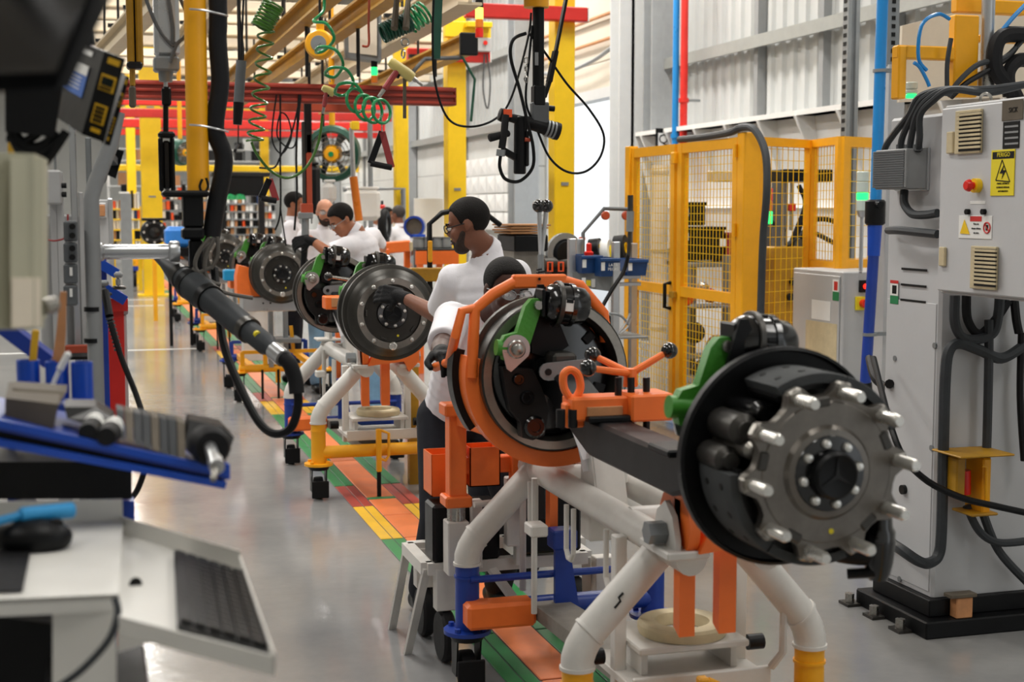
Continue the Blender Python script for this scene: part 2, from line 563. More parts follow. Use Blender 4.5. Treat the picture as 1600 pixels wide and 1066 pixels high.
for px in (1187, 1289, 1400):
    p = pX(px, 120, WX - 0.06)
    MB().box((p.x, p.y, 5.2), (0.1, 0.09, 5.4)).build('wall_post', 'grey_box', wall)
for y in (26.5, 31.5, 37, 43, 50):
    MB().box((WX - 0.06, y, 4.0), (0.12, 0.12, 8)).build('wall_post', 'grey_box', wall)
# white ledge with gusset fins
led = MB().bx(WX - 0.5, WX, 4, 16.6, 2.58, 2.63).build('ledge', 'white_sheet', wall)
MB().add([(WX - 0.5, 4, 2.58), (WX - 0.5, 16.6, 2.58), (WX - 0.28, 16.6, 1.7), (WX - 0.28, 4, 1.7), (WX, 4, 2.58), (WX, 16.6, 2.58), (WX, 16.6, 1.7), (WX, 4, 1.7)],
         [(3, 2, 6, 7), (0, 4, 5, 1), (0, 3, 7, 4), (1, 5, 6, 2), (4, 7, 6, 5)]).build('ledge_back', 'white_sheet', wall, smooth=0)
MB().add([(WX - 0.30, 4, 2.58), (WX - 0.30, 16.6, 2.58), (WX - 0.16, 16.6, 1.2), (WX - 0.16, 4, 1.2)], [(0, 1, 2, 3)]).build('ledge_slope', 'white_sheet', wall, smooth=0)
y = 4.4
while y < 16.6:
    MB().add([(WX - 0.52, y, 2.58), (WX - 0.2, y, 2.58), (WX - 0.18, y, 1.9), (WX - 0.52, y + 0.03, 2.58), (WX - 0.2, y + 0.03, 2.58), (WX - 0.18, y + 0.03, 1.9)],
             [(0, 2, 1), (3, 4, 5), (0, 3, 5, 2), (0, 1, 4, 3), (1, 2, 5, 4)]).build('gusset', 'white_sheet', wall, smooth=0)
    y += 0.8
# bay door: opening Y 18.0 .. 21.8, sectional cream panels above it
bay = struct('door_1', 'open bay door, its cream horizontal panels raised above bright daylight', 'door', (WX, 19.9, 3.2))
for j in range(8):
    MB().bx(WX - 0.02, WX + 0.05, 17.95, 21.85, 3.2 + j * 0.55 + 0.008, 3.2 + (j + 1) * 0.55 - 0.008, 0.01).build('panel', 'cream_panel', bay)
for z in (4.02, 4.36):
    MB().cyl((WX - 0.1, 17.9, z), (WX - 0.1, 21.9, z), 0.025, n=10).build('conduit', 'wood', bay)
MB().bx(WX - 0.22, WX - 0.02, 17.9, 21.9, 3.2, 3.34).build('lintel', 'col_white', bay)
cr = catmull([(WX - 0.15, 17.9, 3.95), (WX - 0.2, 19, 3.75), (WX - 0.2, 20.5, 3.7), (WX - 0.15, 21.8, 3.85)], 6)
MB().tube(cr, 0.03, 6).build('cable', 'col_grey', bay)
# outdoor apron seen through the bay
ap = MB().bx(7.3, 40, 5, 45, -0.12, -0.02).build('ground', 'col_white', smooth=0); tag(ap, 'sunlit pale concrete yard outside the bay door', 'yard', kind='structure')

def column(name, label, x, y, s, ztop, m, web=0.35):
    t = struct(name, label, 'column', (x, y, 0))
    MB().bx(x - s / 2, x + s / 2, y - s / 2, y - s / 2 + 0.03, 0, ztop).build('flange', m, t)
    MB().bx(x - s / 2, x + s / 2, y + s / 2 - 0.03, y + s / 2, 0, ztop).build('flange', m, t)
    MB().bx(x - 0.02, x + 0.02, y - s / 2, y + s / 2, 0, ztop).build('web', m, t)
    MB().bx(x - s * .65, x + s * .65, y - s * .65, y + s * .65, 0, 0.03).build('base_plate', m, t)
    return t
column('trim_2', 'white steel wall column between bay door and corrugated wall', 6.72, 17.45, 0.36, 8, 'col_white')
column('trim_3', 'grey steel wall column beside the red and blue pipes', 6.78, 16.55, 0.3, 8, 'col_grey')
column('trim_4', 'grey steel wall column left of the bay door', 6.72, 22.1, 0.4, 8, 'col_grey')
for i, y in enumerate((31.0, 41.0)):
    column('trim_%d' % (5 + i), ('grey steel wall column by the hanging red strap handle', 'farthest grey steel wall column')[i], 6.72, y, 0.4, 8, 'col_grey')
def vpipe(name, label, px, m, X, z0, z1, r, clips=()):
    p = pX(px, 100, X)
    t = thing(name, label, 'pipe', (p.x, p.y, z0))
    MB().cyl((p.x, p.y, z0), (p.x, p.y, z1), r, n=14).build('pipe_run', m, t)
    for z in clips:
        MB().cyl((p.x, p.y, z), (p.x, p.y, z + 0.05), r * 1.35, n=14).build('pipe_clip', m, t)
        MB().box((p.x + 0.1, p.y, z + 0.025), (0.2, 0.03, 0.03)).build('pipe_bracket', 'galv', t)
    return t
vpipe('wall_pipe', 'bright blue vertical wall pipe beside the red pipe', 1056, 'blue_pipe', 6.5, 0, 7.8, 0.038, (2.5, 4.5))
vpipe('wall_pipe', 'bright red vertical wall pipe near the white column', 1069, 'red', 6.55, 0, 7.8, 0.043, (2.9, 4.3))
sg = thing('column_sign', 'small black grid-letter sign on the white wall column', 'sign', pX(1036, 218, 6.5))
p = pX(1036, 218, 6.5)
MB().box((p.x, p.y, p.z), (0.19, 0.012, 0.26), None, 0.004).build('sign_plate', 'ink', sg)
MB().box((p.x + 0.01, p.y - 0.008, p.z), (0.15, 0.006, 0.15)).build('sign_face', 'label_white', sg)
text('lettering', 'Q', 0.16, 'ink', sg, (p.x, p.y - 0.013, p.z), (1, 0, 0), (0, 0, 1))

o = MB().bx(-14, 7.3, 62, 62.2, 0, 8).build('wall_back', 'wall_white', smooth=0); tag(o, 'pale far end wall of the hall', 'wall', kind='structure')
o = MB().bx(-14.2, -14, -6, 62, 0, 8).build('wall_left', 'wall_white', smooth=0); tag(o, 'pale long side wall out of view', 'wall', kind='structure')
o = MB().bx(-14, 7.3, -6.2, -6, 0, 8).build('wall_fill_block', 'wall_white', smooth=0); tag(o, 'unseen pale wall behind the camera, added to cut fill light', 'wall', kind='structure')  # unseen wall, added to block the sky's fill light from behind the camera
ceil = struct('ceiling', 'cream sheet roof on white rafters', 'ceiling', (-3, 28, 8))
MB().bx(-14, 7.3, -6, 62, 8.0, 8.15).build('roof_sheet', 'roof', ceil, smooth=0)
for y in range(2, 62, 5):
    MB().bx(-14, 7.2, y - 0.08, y + 0.08, 7.55, 8.0).build('rafter', 'cream_light', ceil, smooth=0)
lamp0 = None
for (x, y) in LAMPS:
    if lamp0 is None:
        lamp0 = thing('high_bay_lamp', 'long white high-bay lamp, aisle side row, first from the near end', 'lamp', (x, y, 6.56), 'high-bay lamps')
        MB().bx(x - 0.4, x + 0.4, y - 1.9, y + 1.9, 6.60, 6.72, 0.03).build('housing', 'white_sheet', lamp0)
        for s in (-1, 1):
            MB().cyl((x, y + s * 1.5, 6.7), (x, y + s * 1.5, 8.0), 0.008, n=6).build('suspension_rod', 'steel', lamp0)
    else:
        lc = copy_tree(lamp0); lc.location = (x, y, 6.56)
        lc['label'] = 'long white high-bay lamp, %s row, %s from the near end' % ({-4.2: 'aisle side', 0.6: 'middle', 4.9: 'bay door side'}[x], {1.5: 'first', 8.0: 'second', 14.5: 'third', 21.0: 'fourth', 29.0: 'fifth', 38.0: 'sixth', 48.0: 'seventh'}[y])

# ================================================================ AXLES
AX, AZ, PITCH, HUB0, AL = 1.465, 1.155, 4.62, 2.60, 2.03
def ring_pts(r, n, a0=0.0):
    return [(r * math.cos(a0 + 2 * PI * i / n), r * math.sin(a0 + 2 * PI * i / n)) for i in range(n)]
def star_poly(R_, r_):
    out = []
    for i in range(3):
        a = PI / 2 + i * 2 * PI / 3
        out.append((R_ * math.cos(a), R_ * math.sin(a)))
        a += PI / 3
        out.append((r_ * math.cos(a), r_ * math.sin(a)))
    return out
def hub_core(ax, T, h, cap_r=0.047):
    hub = MB().lathe([(0.0, h - 0.05), (0.082, h - 0.05), (0.082, h + 0.004), (0.078, h + 0.010), (0.052, h + 0.012), (0.050, h + 0.02), (0, h + 0.02)], 32, T).build('hub_flange', 'black_gloss', ax, True)
    for (x, y) in ring_pts(0.064, 8, 0.2):
        MB().lathe([(0.0105, h + 0.008), (0.0105, h + 0.017), (0.008, h + 0.021), (0, h + 0.022)], 10, T @ Matrix.Translation((x, y, 0))).build('flange_bolt', 'stud', hub, True)
    MB().lathe([(cap_r, h + 0.01), (cap_r, h + 0.034), (cap_r - 0.006, h + 0.041), (cap_r - 0.012, h + 0.038), (0, h + 0.038)], 32, T).build('hub_cap', 'black', hub, True)
    st = MB()
    st.prism(star_poly(cap_r - 0.012, 0.0055), 0.004, T @ Matrix.Translation((0, 0, h + 0.037)))
    st.build('star_emblem', 'cast_dark', hub, True)
    return hub
def drum_end(ax, T, studs=True):
    prof = [(0.080, -0.014), (0.120, -0.016), (0.148, -0.012), (0.152, 0.0), (0.186, 0.0), (0.190, -0.006), (0.205, -0.022), (0.222, -0.034), (0.231, -0.05), (0.244, -0.056), (0.2515, -0.062),
            (0.2515, -0.088), (0.236, -0.096), (0.236, -0.195), (0.2515, -0.205), (0.2515, -0.236), (0.246, -0.240), (0.218, -0.240), (0.210, -0.225), (0.210, -0.06), (0.080, -0.04), (0.080, -0.014)]
    d = MB().lathe(prof, 56, T).build('brake_drum', 'drum_iron', ax, True)
    MB().lathe([(0.1525, 0.0), (0.1525, 0.0025), (0.1855, 0.0025), (0.1855, 0.0)], 56, T).build('mounting_face', 'ring_iron', d, True)
    MB().lathe([(0.219, -0.2402), (0.2455, -0.2402), (0.2455, -0.2425), (0.219, -0.2425), (0.219, -0.2402)], 56, T).build('open_edge', 'machined', d, True)
    for i, (x, y) in enumerate(ring_pts(0.169, 10, 0.31)):
        if i == 7:
            MB().lathe([(0.021, 0.0), (0.021, 0.012), (0.016, 0.016), (0.011, 0.016), (0.010, 0.01), (0, 0.01)], 16, T @ Matrix.Translation((x, y, 0))).build('stud_nut', 'stud', d, True)
        else:
            MB().lathe([(0.0125, 0.0), (0.0125, 0.008), (0.009, 0.013), (0, 0.014)], 12, T @ Matrix.Translation((x, y, 0))).build('wheel_stud', 'stud', d, True)
    for i in range(5):
        a = 0.6 + i * 2 * PI / 5
        Tm = T @ Matrix.Rotation(a, 4, 'Z') @ Matrix.Translation((0.136, 0, -0.011))
        MB().box((0, 0, 0), (0.012, 0.032, 0.012), None, 0.002).build('window_slot', 'ink', d, True) if False else MB().add(*(lambda b: (b.v, b.f))(MB().box((0, 0, 0), (0.013, 0.034, 0.012), None, 0.002)), Tm).build('slot_lip', 'cast_iron', d, True)
    hub_core(ax, T, -0.012)
    MB().lathe([(0.0, -0.16), (0.19, -0.165), (0.20, -0.175), (0.20, -0.19), (0.17, -0.2), (0, -0.205)], 40, T).build('dust_shield', 'black_gloss', ax, True)
    for i in range(6):
        a = i * PI / 3 + 0.3
        MB().add(*(lambda b: (b.v, b.f))(MB().box((0, 0, 0), (0.04, 0.03, 0.012), None, 0.003)), T @ Matrix.Rotation(a, 4, 'Z') @ Matrix.Translation((0.172, 0, -0.203))).build('shield_plug', 'black_rubber', ax, True)
    MB().lathe([(0.0065, -0.0), (0.0065, 0.001), (0, 0.001)], 10, T @ Matrix.Translation((0.03, -0.117, -0.0145))).build('paint_dot', 'label_yellow', d, True)
def bare_end(ax, T):
    # scalloped hub spider
    poly = []
    n = 10
    for i in range(n):
        a = 2 * PI * i / n + 0.10
        for da, r in ((-0.30, 0.160), (-0.20, 0.163), (-0.14, 0.174), (-0.10, 0.185), (0, 0.190), (0.10, 0.185), (0.14, 0.174), (0.20, 0.163)):
            poly.append((r * math.cos(a + da), r * math.sin(a + da)))
    sp = MB().prism(poly, 0.024, T, -0.024).build('hub_spider', 'spider', ax, True)
    MB().lathe([(0.075, 0.0), (0.075, 0.014), (0.092, 0.012), (0.100, 0.003), (0.146, 0.0025), (0.149, 0.0)], 56, T).build('machined_ring', 'spider', sp, True)
    for i in range(n):
        a = 2 * PI * i / n + 0.10
        Ts = T @ Matrix.Rotation(a, 4, 'Z') @ Matrix.Translation((0.1675, 0, 0))
        MB().lathe([(0.0135, -0.03), (0.0135, 0.064), (0.0100, 0.072), (0, 0.072)], 18, Ts).build('wheel_stud', 'stud', sp, True)
        MB().add(*(lambda b: (b.v, b.f))(MB().box((0.006, 0, -0.012), (0.034, 0.034, 0.026), None, 0.005)), Ts).build('stud_boss', 'machined', sp, True)
    for i in range(5):
        Tm = T @ Matrix.Rotation(0.42 + i * 2 * PI / 5, 4, 'Z') @ Matrix.Translation((0.148, 0, -0.002))
        MB().add(*(lambda b: (b.v, b.f))(MB().box((0, 0, 0), (0.022, 0.04, 0.016), None, 0.004)), Tm).build('slot_lip', 'cast_iron', sp, True)
    MB().lathe([(0.006, 0.0), (0.006, 0.004), (0, 0.004)], 10, T @ Matrix.Translation((0.012, -0.124, 0.0))).build('paint_dot', 'label_yellow', sp, True)
    hub_core(ax, T, 0.006, 0.05)
    MB().lathe([(0.0, -0.30), (0.12, -0.30), (0.12, -0.06), (0.14, -0.026), (0, -0.026)], 32, T).build('hub_barrel', 'cast_dark', ax, True)
    # two brake shoes with grey linings
    for a0, a1 in ((R(22), R(122)), (R(178), R(292))):
        sh = MB().lathe([(0.170, -0.175), (0.182, -0.175), (0.182, -0.04), (0.170, -0.04)], 20, T, (a0, a1)).build('brake_shoe', 'cast_dark', ax, True)
        mid = (a0 + a1) / 2
        for b0, b1 in ((a0 + 0.04, mid - 0.01), (mid + 0.01, a1 - 0.04)):
            MB().lathe([(0.183, -0.185), (0.203, -0.185), (0.205, -0.18), (0.205, -0.035), (0.203, -0.03), (0.183, -0.03)], 14, T, (b0, b1)).build('brake_lining', 'lining', sh, True)
            for q in range(3):
                for hh in (-0.145, -0.075):
                    aa = b0 + (b1 - b0) * (q + 0.5) / 3
                    MB().lathe([(0.008, 0.0), (0.008, 0.002), (0, 0.002)], 8, T @ Matrix.Rotation(aa, 4, 'Z') @ Matrix.Translation((0.2045, 0, hh)) @ Matrix.Rotation(PI / 2, 4, 'Y')).build('rivet_hole', 'ink', sh, True)
        for hh in (-0.16, -0.09):
            MB().lathe([(0.115, hh), (0.172, hh), (0.172, hh + 0.012), (0.115, hh + 0.012)], 14, T, (a0 + 0.2, a1 - 0.2)).build('shoe_web', 'cast_iron', sh, True)
    # cam rollers and return springs between the shoes, on the left
    for (x, y, r, l0, l1, m) in ((-0.155, 0.085, 0.034, -0.2, -0.05, 'cast_iron'), (-0.182, 0.02, 0.03, -0.2, -0.07, 'cast_iron'), (-0.115, 0.12, 0.024, -0.21, -0.06, 'black_gloss'), (-0.145, 0.045, 0.02, -0.22, -0.03, 'machined')):
        MB().lathe([(0, l0), (r * .7, l0), (r, l0 + .02), (r, l1 - .02), (r * .6, l1 - .01), (r * .6, l1), (0, l1)], 18, T @ Matrix.Translation((x, y, 0))).build('cam_roller', m, ax, True)
    MB().add(*(lambda b: (b.v, b.f))(MB().tube([(-0.14 + 0.010 * math.cos(i * 1.2), -0.03 + 0.010 * math.sin(i * 1.2), -0.16 + 0.003 * i) for i in range(30)], 0.003, 5)), T).build('return_spring', 'steel', ax, True)
    MB().lathe([(0.09, -0.222), (0.236, -0.222), (0.243, -0.216), (0.243, -0.195), (0.236, -0.19), (0.232, -0.206), (0.09, -0.21), (0.09, -0.222)], 56, T).build('dust_shield', 'black', ax, True)
def brake_gear(ax, yp, s):
    """camshaft slack adjuster, spring chamber and brackets on the inner side; s=-1 faces -Y, s=+1 faces +Y"""
    def at(x, z, d=0.0):
        return V((x, yp + s * d, z))
    T = TR(V((0, yp, 0)), V((1, 0, 0)), V((0, 0, 1)), V((0, -1, 0)))
    k = -s
    arm = [(-0.215, 0.115), (-0.205, 0.065), (-0.165, 0.05), (-0.125, 0.075), (-0.118, 0.11), (-0.088, 0.200), (-0.075, 0.235), (-0.088, 0.258), (-0.112, 0.257), (-0.132, 0.235), (-0.160, 0.152), (-0.200, 0.142)]
    sl = MB().prism(arm, 0.034, T, 0.05 if k > 0 else -0.084).build('slack_adjuster', 'green', ax, True)
    MB().cyl(at(-0.225, 0.105, 0.067), at(-0.165, 0.10, 0.067), 0.026, n=14).build('adjuster_worm', 'green', sl, True)
    plate = [(-0.165 + 0.046 * math.cos(a), 0.10 + 0.046 * math.sin(a)) for a in [R(x) for x in range(-30, 200, 20)]] + [(-0.196, 0.038), (-0.182, 0.028)]
    MB().prism(plate, 0.006, T, 0.086 if k > 0 else -0.092).build('cover_plate', 'alu', sl, True)
    MB().lathe([(0.030, 0.09), (0.030, 0.098), (0.026, 0.101), (0.019, 0.101), (0.018, 0.112), (0.012, 0.116), (0, 0.117)], 20, aim((-0.165, yp, 0.10), (0, s, 0))).build('cam_end', 'steel', sl, True)
    MB().cyl(at(-0.093, 0.238, 0.04), at(-0.093, 0.238, 0.105), 0.014, n=12).build('clevis_pin', 'steel', sl, True)
    MB().cyl(at(-0.165, 0.10, -0.02), at(-0.165, 0.10, 0.09), 0.02, n=12).build('camshaft', 'cast_dark', ax, True)
    # chamber: two ribbed black shells with a clamp band, axis mostly +X
    c0 = V((-0.075, yp + s * 0.075, 0.245)); d = V((0.93, 0.0, -0.10)).normalized()
    Tc = aim(c0, d) @ Matrix.Scale(0.84, 4)
    ch = MB().lathe([(0, 0), (0.03, 0.0), (0.062, 0.012), (0.074, 0.03), (0.076, 0.05), (0.084, 0.052), (0.084, 0.066), (0.076, 0.068), (0.077, 0.1), (0.083, 0.102), (0.083, 0.118), (0.074, 0.12), (0.07, 0.16), (0.055, 0.178), (0.02, 0.185), (0, 0.185)], 28, Tc).build('brake_chamber', 'black_gloss', ax, True)
    MB().lathe([(0.0845, 0.050), (0.0885, 0.052), (0.0885, 0.066), (0.0845, 0.068)], 28, Tc).build('clamp_band', 'cast_iron', ch, True)
    for i in range(5):
        MB().add(*(lambda b: (b.v, b.f))(MB().box((0.079, 0, 0.085), (0.008, 0.016, 0.03), None, 0.003)), Tc @ Matrix.Rotation(i * 2 * PI / 5 + 0.4, 4, 'Z')).build('chamber_rib', 'black', ch, True)
    MB().add(*(lambda b: (b.v, b.f))(MB().box((0.0, 0, 0), (0.045, 0.002, 0.035))), TR(c0 + d * 0.071 + V((0, s * 0.0655, 0)), V((1, 0, -0.1)), V((0, 1, 0)), V((0.1, 0, 1)))).build('type_label', 'label_white', ch, True)
    MB().cyl(c0, at(-0.093, 0.238, 0.067), 0.008, n=8).build('push_rod', 'steel', ch, True)
    br = [(-0.095, 0.08), (-0.03, 0.06), (0.03, 0.10), (-0.055, 0.30), (-0.075, 0.30), (-0.105, 0.20)]
    MB().prism(br, 0.012, T, 0.022 if k > 0 else -0.034).build('chamber_bracket', 'black', ax, True)
    MB().add(*(lambda b: (b.v, b.f))(MB().box((0, 0, 0), (0.012, 0.08, 0.09), None, 0.004)), Matrix.Translation(at(-0.078, 0.245, 0.07))).build('chamber_flange', 'black', ax, True)
    link = [(-0.075 + 0.028 * math.cos(a), 0.03 + 0.028 * math.sin(a)) for a in [R(x) for x in range(90, 271, 30)]] + [(0.05 + 0.028 * math.cos(a), 0.038 + 0.028 * math.sin(a)) for a in [R(x) for x in range(-90, 91, 30)]]
    lk = MB().prism(link, 0.012, T, 0.13 if k > 0 else -0.142).build('link_plate', 'galv', ax, True)
    for (x, z) in ((-0.075, 0.03), (0.05, 0.038)):
        MB().cyl(at(x, z, 0.138), at(x, z, 0.146), 0.011, n=12).build('link_pin', 'cast_dark', lk, True)
    MB().add(*(lambda b: (b.v, b.f))(MB().box((0, 0, 0), (0.08, 0.10, 0.06), None, 0.01)), Matrix.Translation(at(-0.01, 0.055, 0.07))).build('link_block', 'cast_iron', ax, True)
    cast = [(-0.20, 0.04), (-0.10, 0.03), (-0.07, -0.03), (-0.045, -0.10), (-0.06, -0.185), (-0.10, -0.20), (-0.135, -0.19), (-0.14, -0.14), (-0.175, -0.10), (-0.19, -0.03)]
    cs = MB().prism(cast, 0.05, T, 0.01 if k > 0 else -0.06).build('anchor_casting', 'cast_dark', ax, True)
    for (x, z, r) in ((-0.095, -0.155, 0.036), (-0.12, -0.06, 0.024), (-0.15, 0.0, 0.02)):
        MB().lathe([(r, 0.04), (r, 0.068), (r * .8, 0.076), (r * .5, 0.076), (r * .45, 0.07), (0, 0.07)], 18, aim((x, yp, z), (0, s, 0))).build('casting_boss', 'black_gloss', cs, True)
def axle(k, near, label):
    t = thing('truck_axle', label, 'axle', (AX + {0: -0.018, 1: 0.025, 2: 0.05}.get(k, 0), HUB0 + PITCH * k, AZ), 'truck axles on the assembly line')
    Tn = TR(V((0, 0, 0)), V((1, 0, 0)), V((0, 0, 1)), V((0, -1, 0)))
    Tf = TR(V((0, AL, 0)), V((-1, 0, 0)), V((0, 0, 1)), V((0, 1, 0)))
    (bare_end if near == 'bare' else drum_end)(t, Tn)
    drum_end(t, Tf)
    brake_gear(t, 0.24, 1)
    brake_gear(t, AL - 0.25, -1)
    sec = [(0.045, -0.055), (0.055, -0.045), (0.055, 0.045), (0.045, 0.055), (-0.045, 0.055), (-0.055, 0.045), (-0.055, -0.045), (-0.045, -0.055)]
    bm = MB(); ys = [0.2, 0.32, 0.5, 0.7, AL - 0.7, AL - 0.5, AL - 0.32, AL - 0.2]; dz = [0, -0.01, -0.07, -0.13, -0.13, -0.07, -0.01, 0]
    vs = []; fs = []
    for y, z in zip(ys, dz):
        for (a, b) in sec: vs.append((a, y, b + z))
    for i in range(len(ys) - 1):
        for j in range(8):
            fs.append((i * 8 + j, i * 8 + (j + 1) % 8, i * 8 + 8 + (j + 1) % 8, i * 8 + 8 + j))
    fs += [tuple(range(8)), tuple(range(56, 64))[::-1]]
    bm.add(vs, fs).build('axle_beam', 'black', t, True)
    for y in (0.72, AL - 0.72):
        MB().box((0, y, -0.068), (0.16, 0.14, 0.02), None, 0.005).build('spring_pad', 'black', t, True)
    # tie rod arm low at the near right
    if near == 'bare':
        MB().tube([(0.05, 0.18, -0.15), (0.10, 0.16, -0.205), (0.16, 0.14, -0.22), (0.20, 0.13, -0.215)], 0.022, 12, 5).build('steering_arm', 'black', t, True)
        MB().lathe([(0, -0.06), (0.02, -0.06), (0.027, -0.045), (0.032, -0.02), (0.036, 0.02), (0.036, 0.05), (0.03, 0.06), (0.028, 0.085), (0.022, 0.1), (0, 0.1)], 20, Matrix.Translation((0.205, 0.13, -0.215))).build('ball_joint', 'black_gloss', t, True)
        MB().cyl((0.19, 0.12, -0.255), (0.14, 0.15, -0.262), 0.012, n=10).build('joint_bolt', 'black', t, True)
    return t
axle(0, 'bare', 'nearest axle, its bare hub showing ten bright wheel studs and brake shoes')
axle(1, 'drum', 'second axle along the line, dark drum under the standing worker\'s arm')
axle(2, 'drum', 'third axle along the line, drum resting on an orange block')
axle(3, 'drum', 'fourth axle along the line, half hidden behind the third one\'s drum')
axle(4, 'drum', 'fifth axle along the line, far behind the dark torque tool')

# ================================================================ TRANSPORT CARTS
def caster(parent, x, y, zt, m_plate, toe=0.0, wheel_r=0.065):
    c = MB().lathe([(0, 0), (0.085, 0), (0.085, 0.014), (0, 0.014)], 16, Matrix.Translation((x, y, zt - 0.014))).build('caster_plate', m_plate, parent)
    for i in range(4):
        a = PI / 4 + i * PI / 2
        MB().cyl((x + 0.066 * math.cos(a), y + 0.066 * math.sin(a), zt), (x + 0.066 * math.cos(a), y + 0.066 * math.sin(a), zt + 0.014), 0.011, n=6).build('plate_bolt', m_plate, c)
    MB().cyl((x, y, zt - 0.04), (x, y, zt - 0.014), 0.055, 0.07, n=16).build('swivel', 'black', c)
    for s in (-1, 1):
        MB().prism([(-0.05, zt - 0.04), (0.035, zt - 0.04), (0.03, wheel_r - 0.02), (-0.03, wheel_r - 0.02)], 0.006, TR(V((x + s * 0.042 - 0.003, y + 0.02, 0)), V((0, 1, 0)), V((0, 0, 1)), V((1, 0, 0)))).build('fork_plate', 'black', c)
    MB().lathe([(0, -0.03), (0.02, -0.034), (0.025, -0.03), (wheel_r - 0.012, -0.026), (wheel_r - 0.003, -0.024), (wheel_r, -0.015), (wheel_r, 0.015), (wheel_r - 0.003, 0.024), (wheel_r - 0.012, 0.026), (0.025, 0.03), (0.02, 0.034), (0, 0.03)], 22, aim((x, y + 0.02, wheel_r), (1, 0, 0))).build('wheel', 'black_rubber', c)
    MB().box((x, y - 0.055, 0.065), (0.10, 0.012, 0.10), None, 0.004).build('toe_guard', 'black', c)
def big_cart(k, label, grp):
    oy = HUB0 + PITCH * k
    t = thing('axle_cart', label, 'cart', (1.6, oy + 1.6, 0), grp)
    XL, XR = 1.245, 1.95
    ZP = 0.215
    for (y, m, nm) in ((oy + 0.98, 'yellow', 'front_frame'), (oy + 2.17, 'blue', 'rear_frame')):
        f = MB()
        for x in (XL, XR):
            f.cyl((x, y, ZP), (x, y, 0.455), 0.043, n=18)
            f.cyl((x, y, 0.40), (x, y, 0.408), 0.047, n=18)
        f.cyl((XL, y, 0.275), (XR, y, 0.275), 0.038, n=16)
        fr = f.build(nm, m, t)
        for x in (XL, XR):
            caster(t, x, y, ZP, m)
        for x, xa in ((XL, 1.50), (XR, 1.72)):
            leg = MB().tube([(x, y, 0.45), (x, y, 0.475), (x + (xa - x) * 0.04, y, 0.505), (x + (xa - x) * 0.13, y, 0.545), (xa, y, 0.775)], 0.046, 16)
            leg.cyl((x, y, 0.445), (x, y, 0.455), 0.050, n=16)
            d = V((xa - x, 0, 0.775 - 0.545)).normalized(); q = V((x + (xa - x) * 0.13, y, 0.545))
            leg.cyl(q - d * 0.004, q + d * 0.006, 0.050, n=16)
            leg.build('leg', 'white_paint', t)
    for x in (1.50, 1.72):
        MB().cyl((x, oy + 0.80, 0.775), (x, oy + 2.25, 0.775), 0.045, n=18).build('side_tube', 'white_paint', t)
    for y in (oy + 1.25, oy + 1.95):
        MB().cyl((1.5, y, 0.79), (1.72, y, 0.79), 0.035, n=14).build('cross_tube', 'white_paint', t)
    # pivot plates with bolt heads, orange swinging cradle between them
    for x, sx in ((1.455, -1), (1.765, 1)):
        T = TR(V((x - 0.008, oy + 0.86, 0)), V((0, 1, 0)), V((0, 0, 1)), V((1, 0, 0)))
        pp = [(-0.075, 0.775), (0.075, 0.775), (0.078, 0.83), (0.055, 0.89), (0.0, 0.925), (-0.05, 0.89), (-0.075, 0.83)]
        pv = MB().prism(pp, 0.016, T).build('pivot_plate', 'white_paint', t)
        MB().cyl((x - 0.06 if sx < 0 else x + 0.01, oy + 0.86, 0.84), (x - 0.01 if sx < 0 else x + 0.06, oy + 0.86, 0.84), 0.032, n=6).build('pivot_bolt', 'galv', pv)
        MB().box((x - 0.02 * sx, oy + 0.86, 0.795), (0.12, 0.2, 0.022), None, 0.004).build('plate_foot', 'white_paint', pv)
    cr = MB()
    Tq = TR(V((1.475, oy + 0.86, 0)), V((0, 1, 0)), V((0, 0, 1)), V((1, 0, 0)))
    dis = [(0.105 * math.cos(a), 0.862 + 0.10 * math.sin(a)) for a in [R(20 * i) for i in range(18)]]
    c = MB().prism(dis, 0.03, Tq).build('cradle_disc', 'orange', t)
    MB().prism([(-0.02, 0.88), (0.04, 0.88), (0.035, 1.0), (0.0, 1.02), (-0.03, 1.0)], 0.02, Tq, 0.002).build('cradle_horn', 'orange', t)
    MB().prism([(-0.04, 0.93), (0.0, 0.93), (0.0, 0.58), (-0.04, 0.56)], 0.045, Tq, 0.0).build('cradle_prong', 'orange', t)
    MB().prism([(-0.04, 0.93), (0.0, 0.93), (0.0, 0.58), (-0.04, 0.56)], 0.05, Tq, 0.115).build('cradle_prong', 'orange', t)
    MB().prism([(1.50, 0.80), (1.56, 0.93), (1.80, 0.93), (1.80, 0.82), (1.74, 0.76), (1.71, 0.82)], 0.05, TR(V((0, oy + 0.80, 0)), V((1, 0, 0)), V((0, 0, 1)), V((0, -1, 0)))).build('cradle_seat', 'orange', t)
    MB().bx(1.66, 1.735, oy + 0.80, oy + 0.94, 0.86, 0.965, 0.01).build('cradle_ear', 'orange', t)
    MB().bx(1.36, 1.42, oy + 1.78, oy + 1.86, 0.62, 0.66, 0.005).build('stop_bracket', 'white_paint', t)
    MB().cyl((1.44, oy + 2.0, 0.775), (1.44, oy + 2.0, 0.30), 0.011, n=8).build('release_rod', 'white_paint', t)
    # lower shelf with the pale wooden ring
    sh = MB().bx(1.42, 1.84, oy + 1.02, oy + 1.36, 0.34, 0.365, 0.003).bx(1.42, 1.84, oy + 1.0, oy + 1.02, 0.33, 0.39, 0.003).build('lower_shelf', 'white_paint', t)
    for x in (1.44, 1.82):
        MB().bx(x - 0.018, x + 0.018, oy + 1.16, oy + 1.2, 0.30, 0.76, 0.003).build('shelf_hanger', 'white_paint', t)
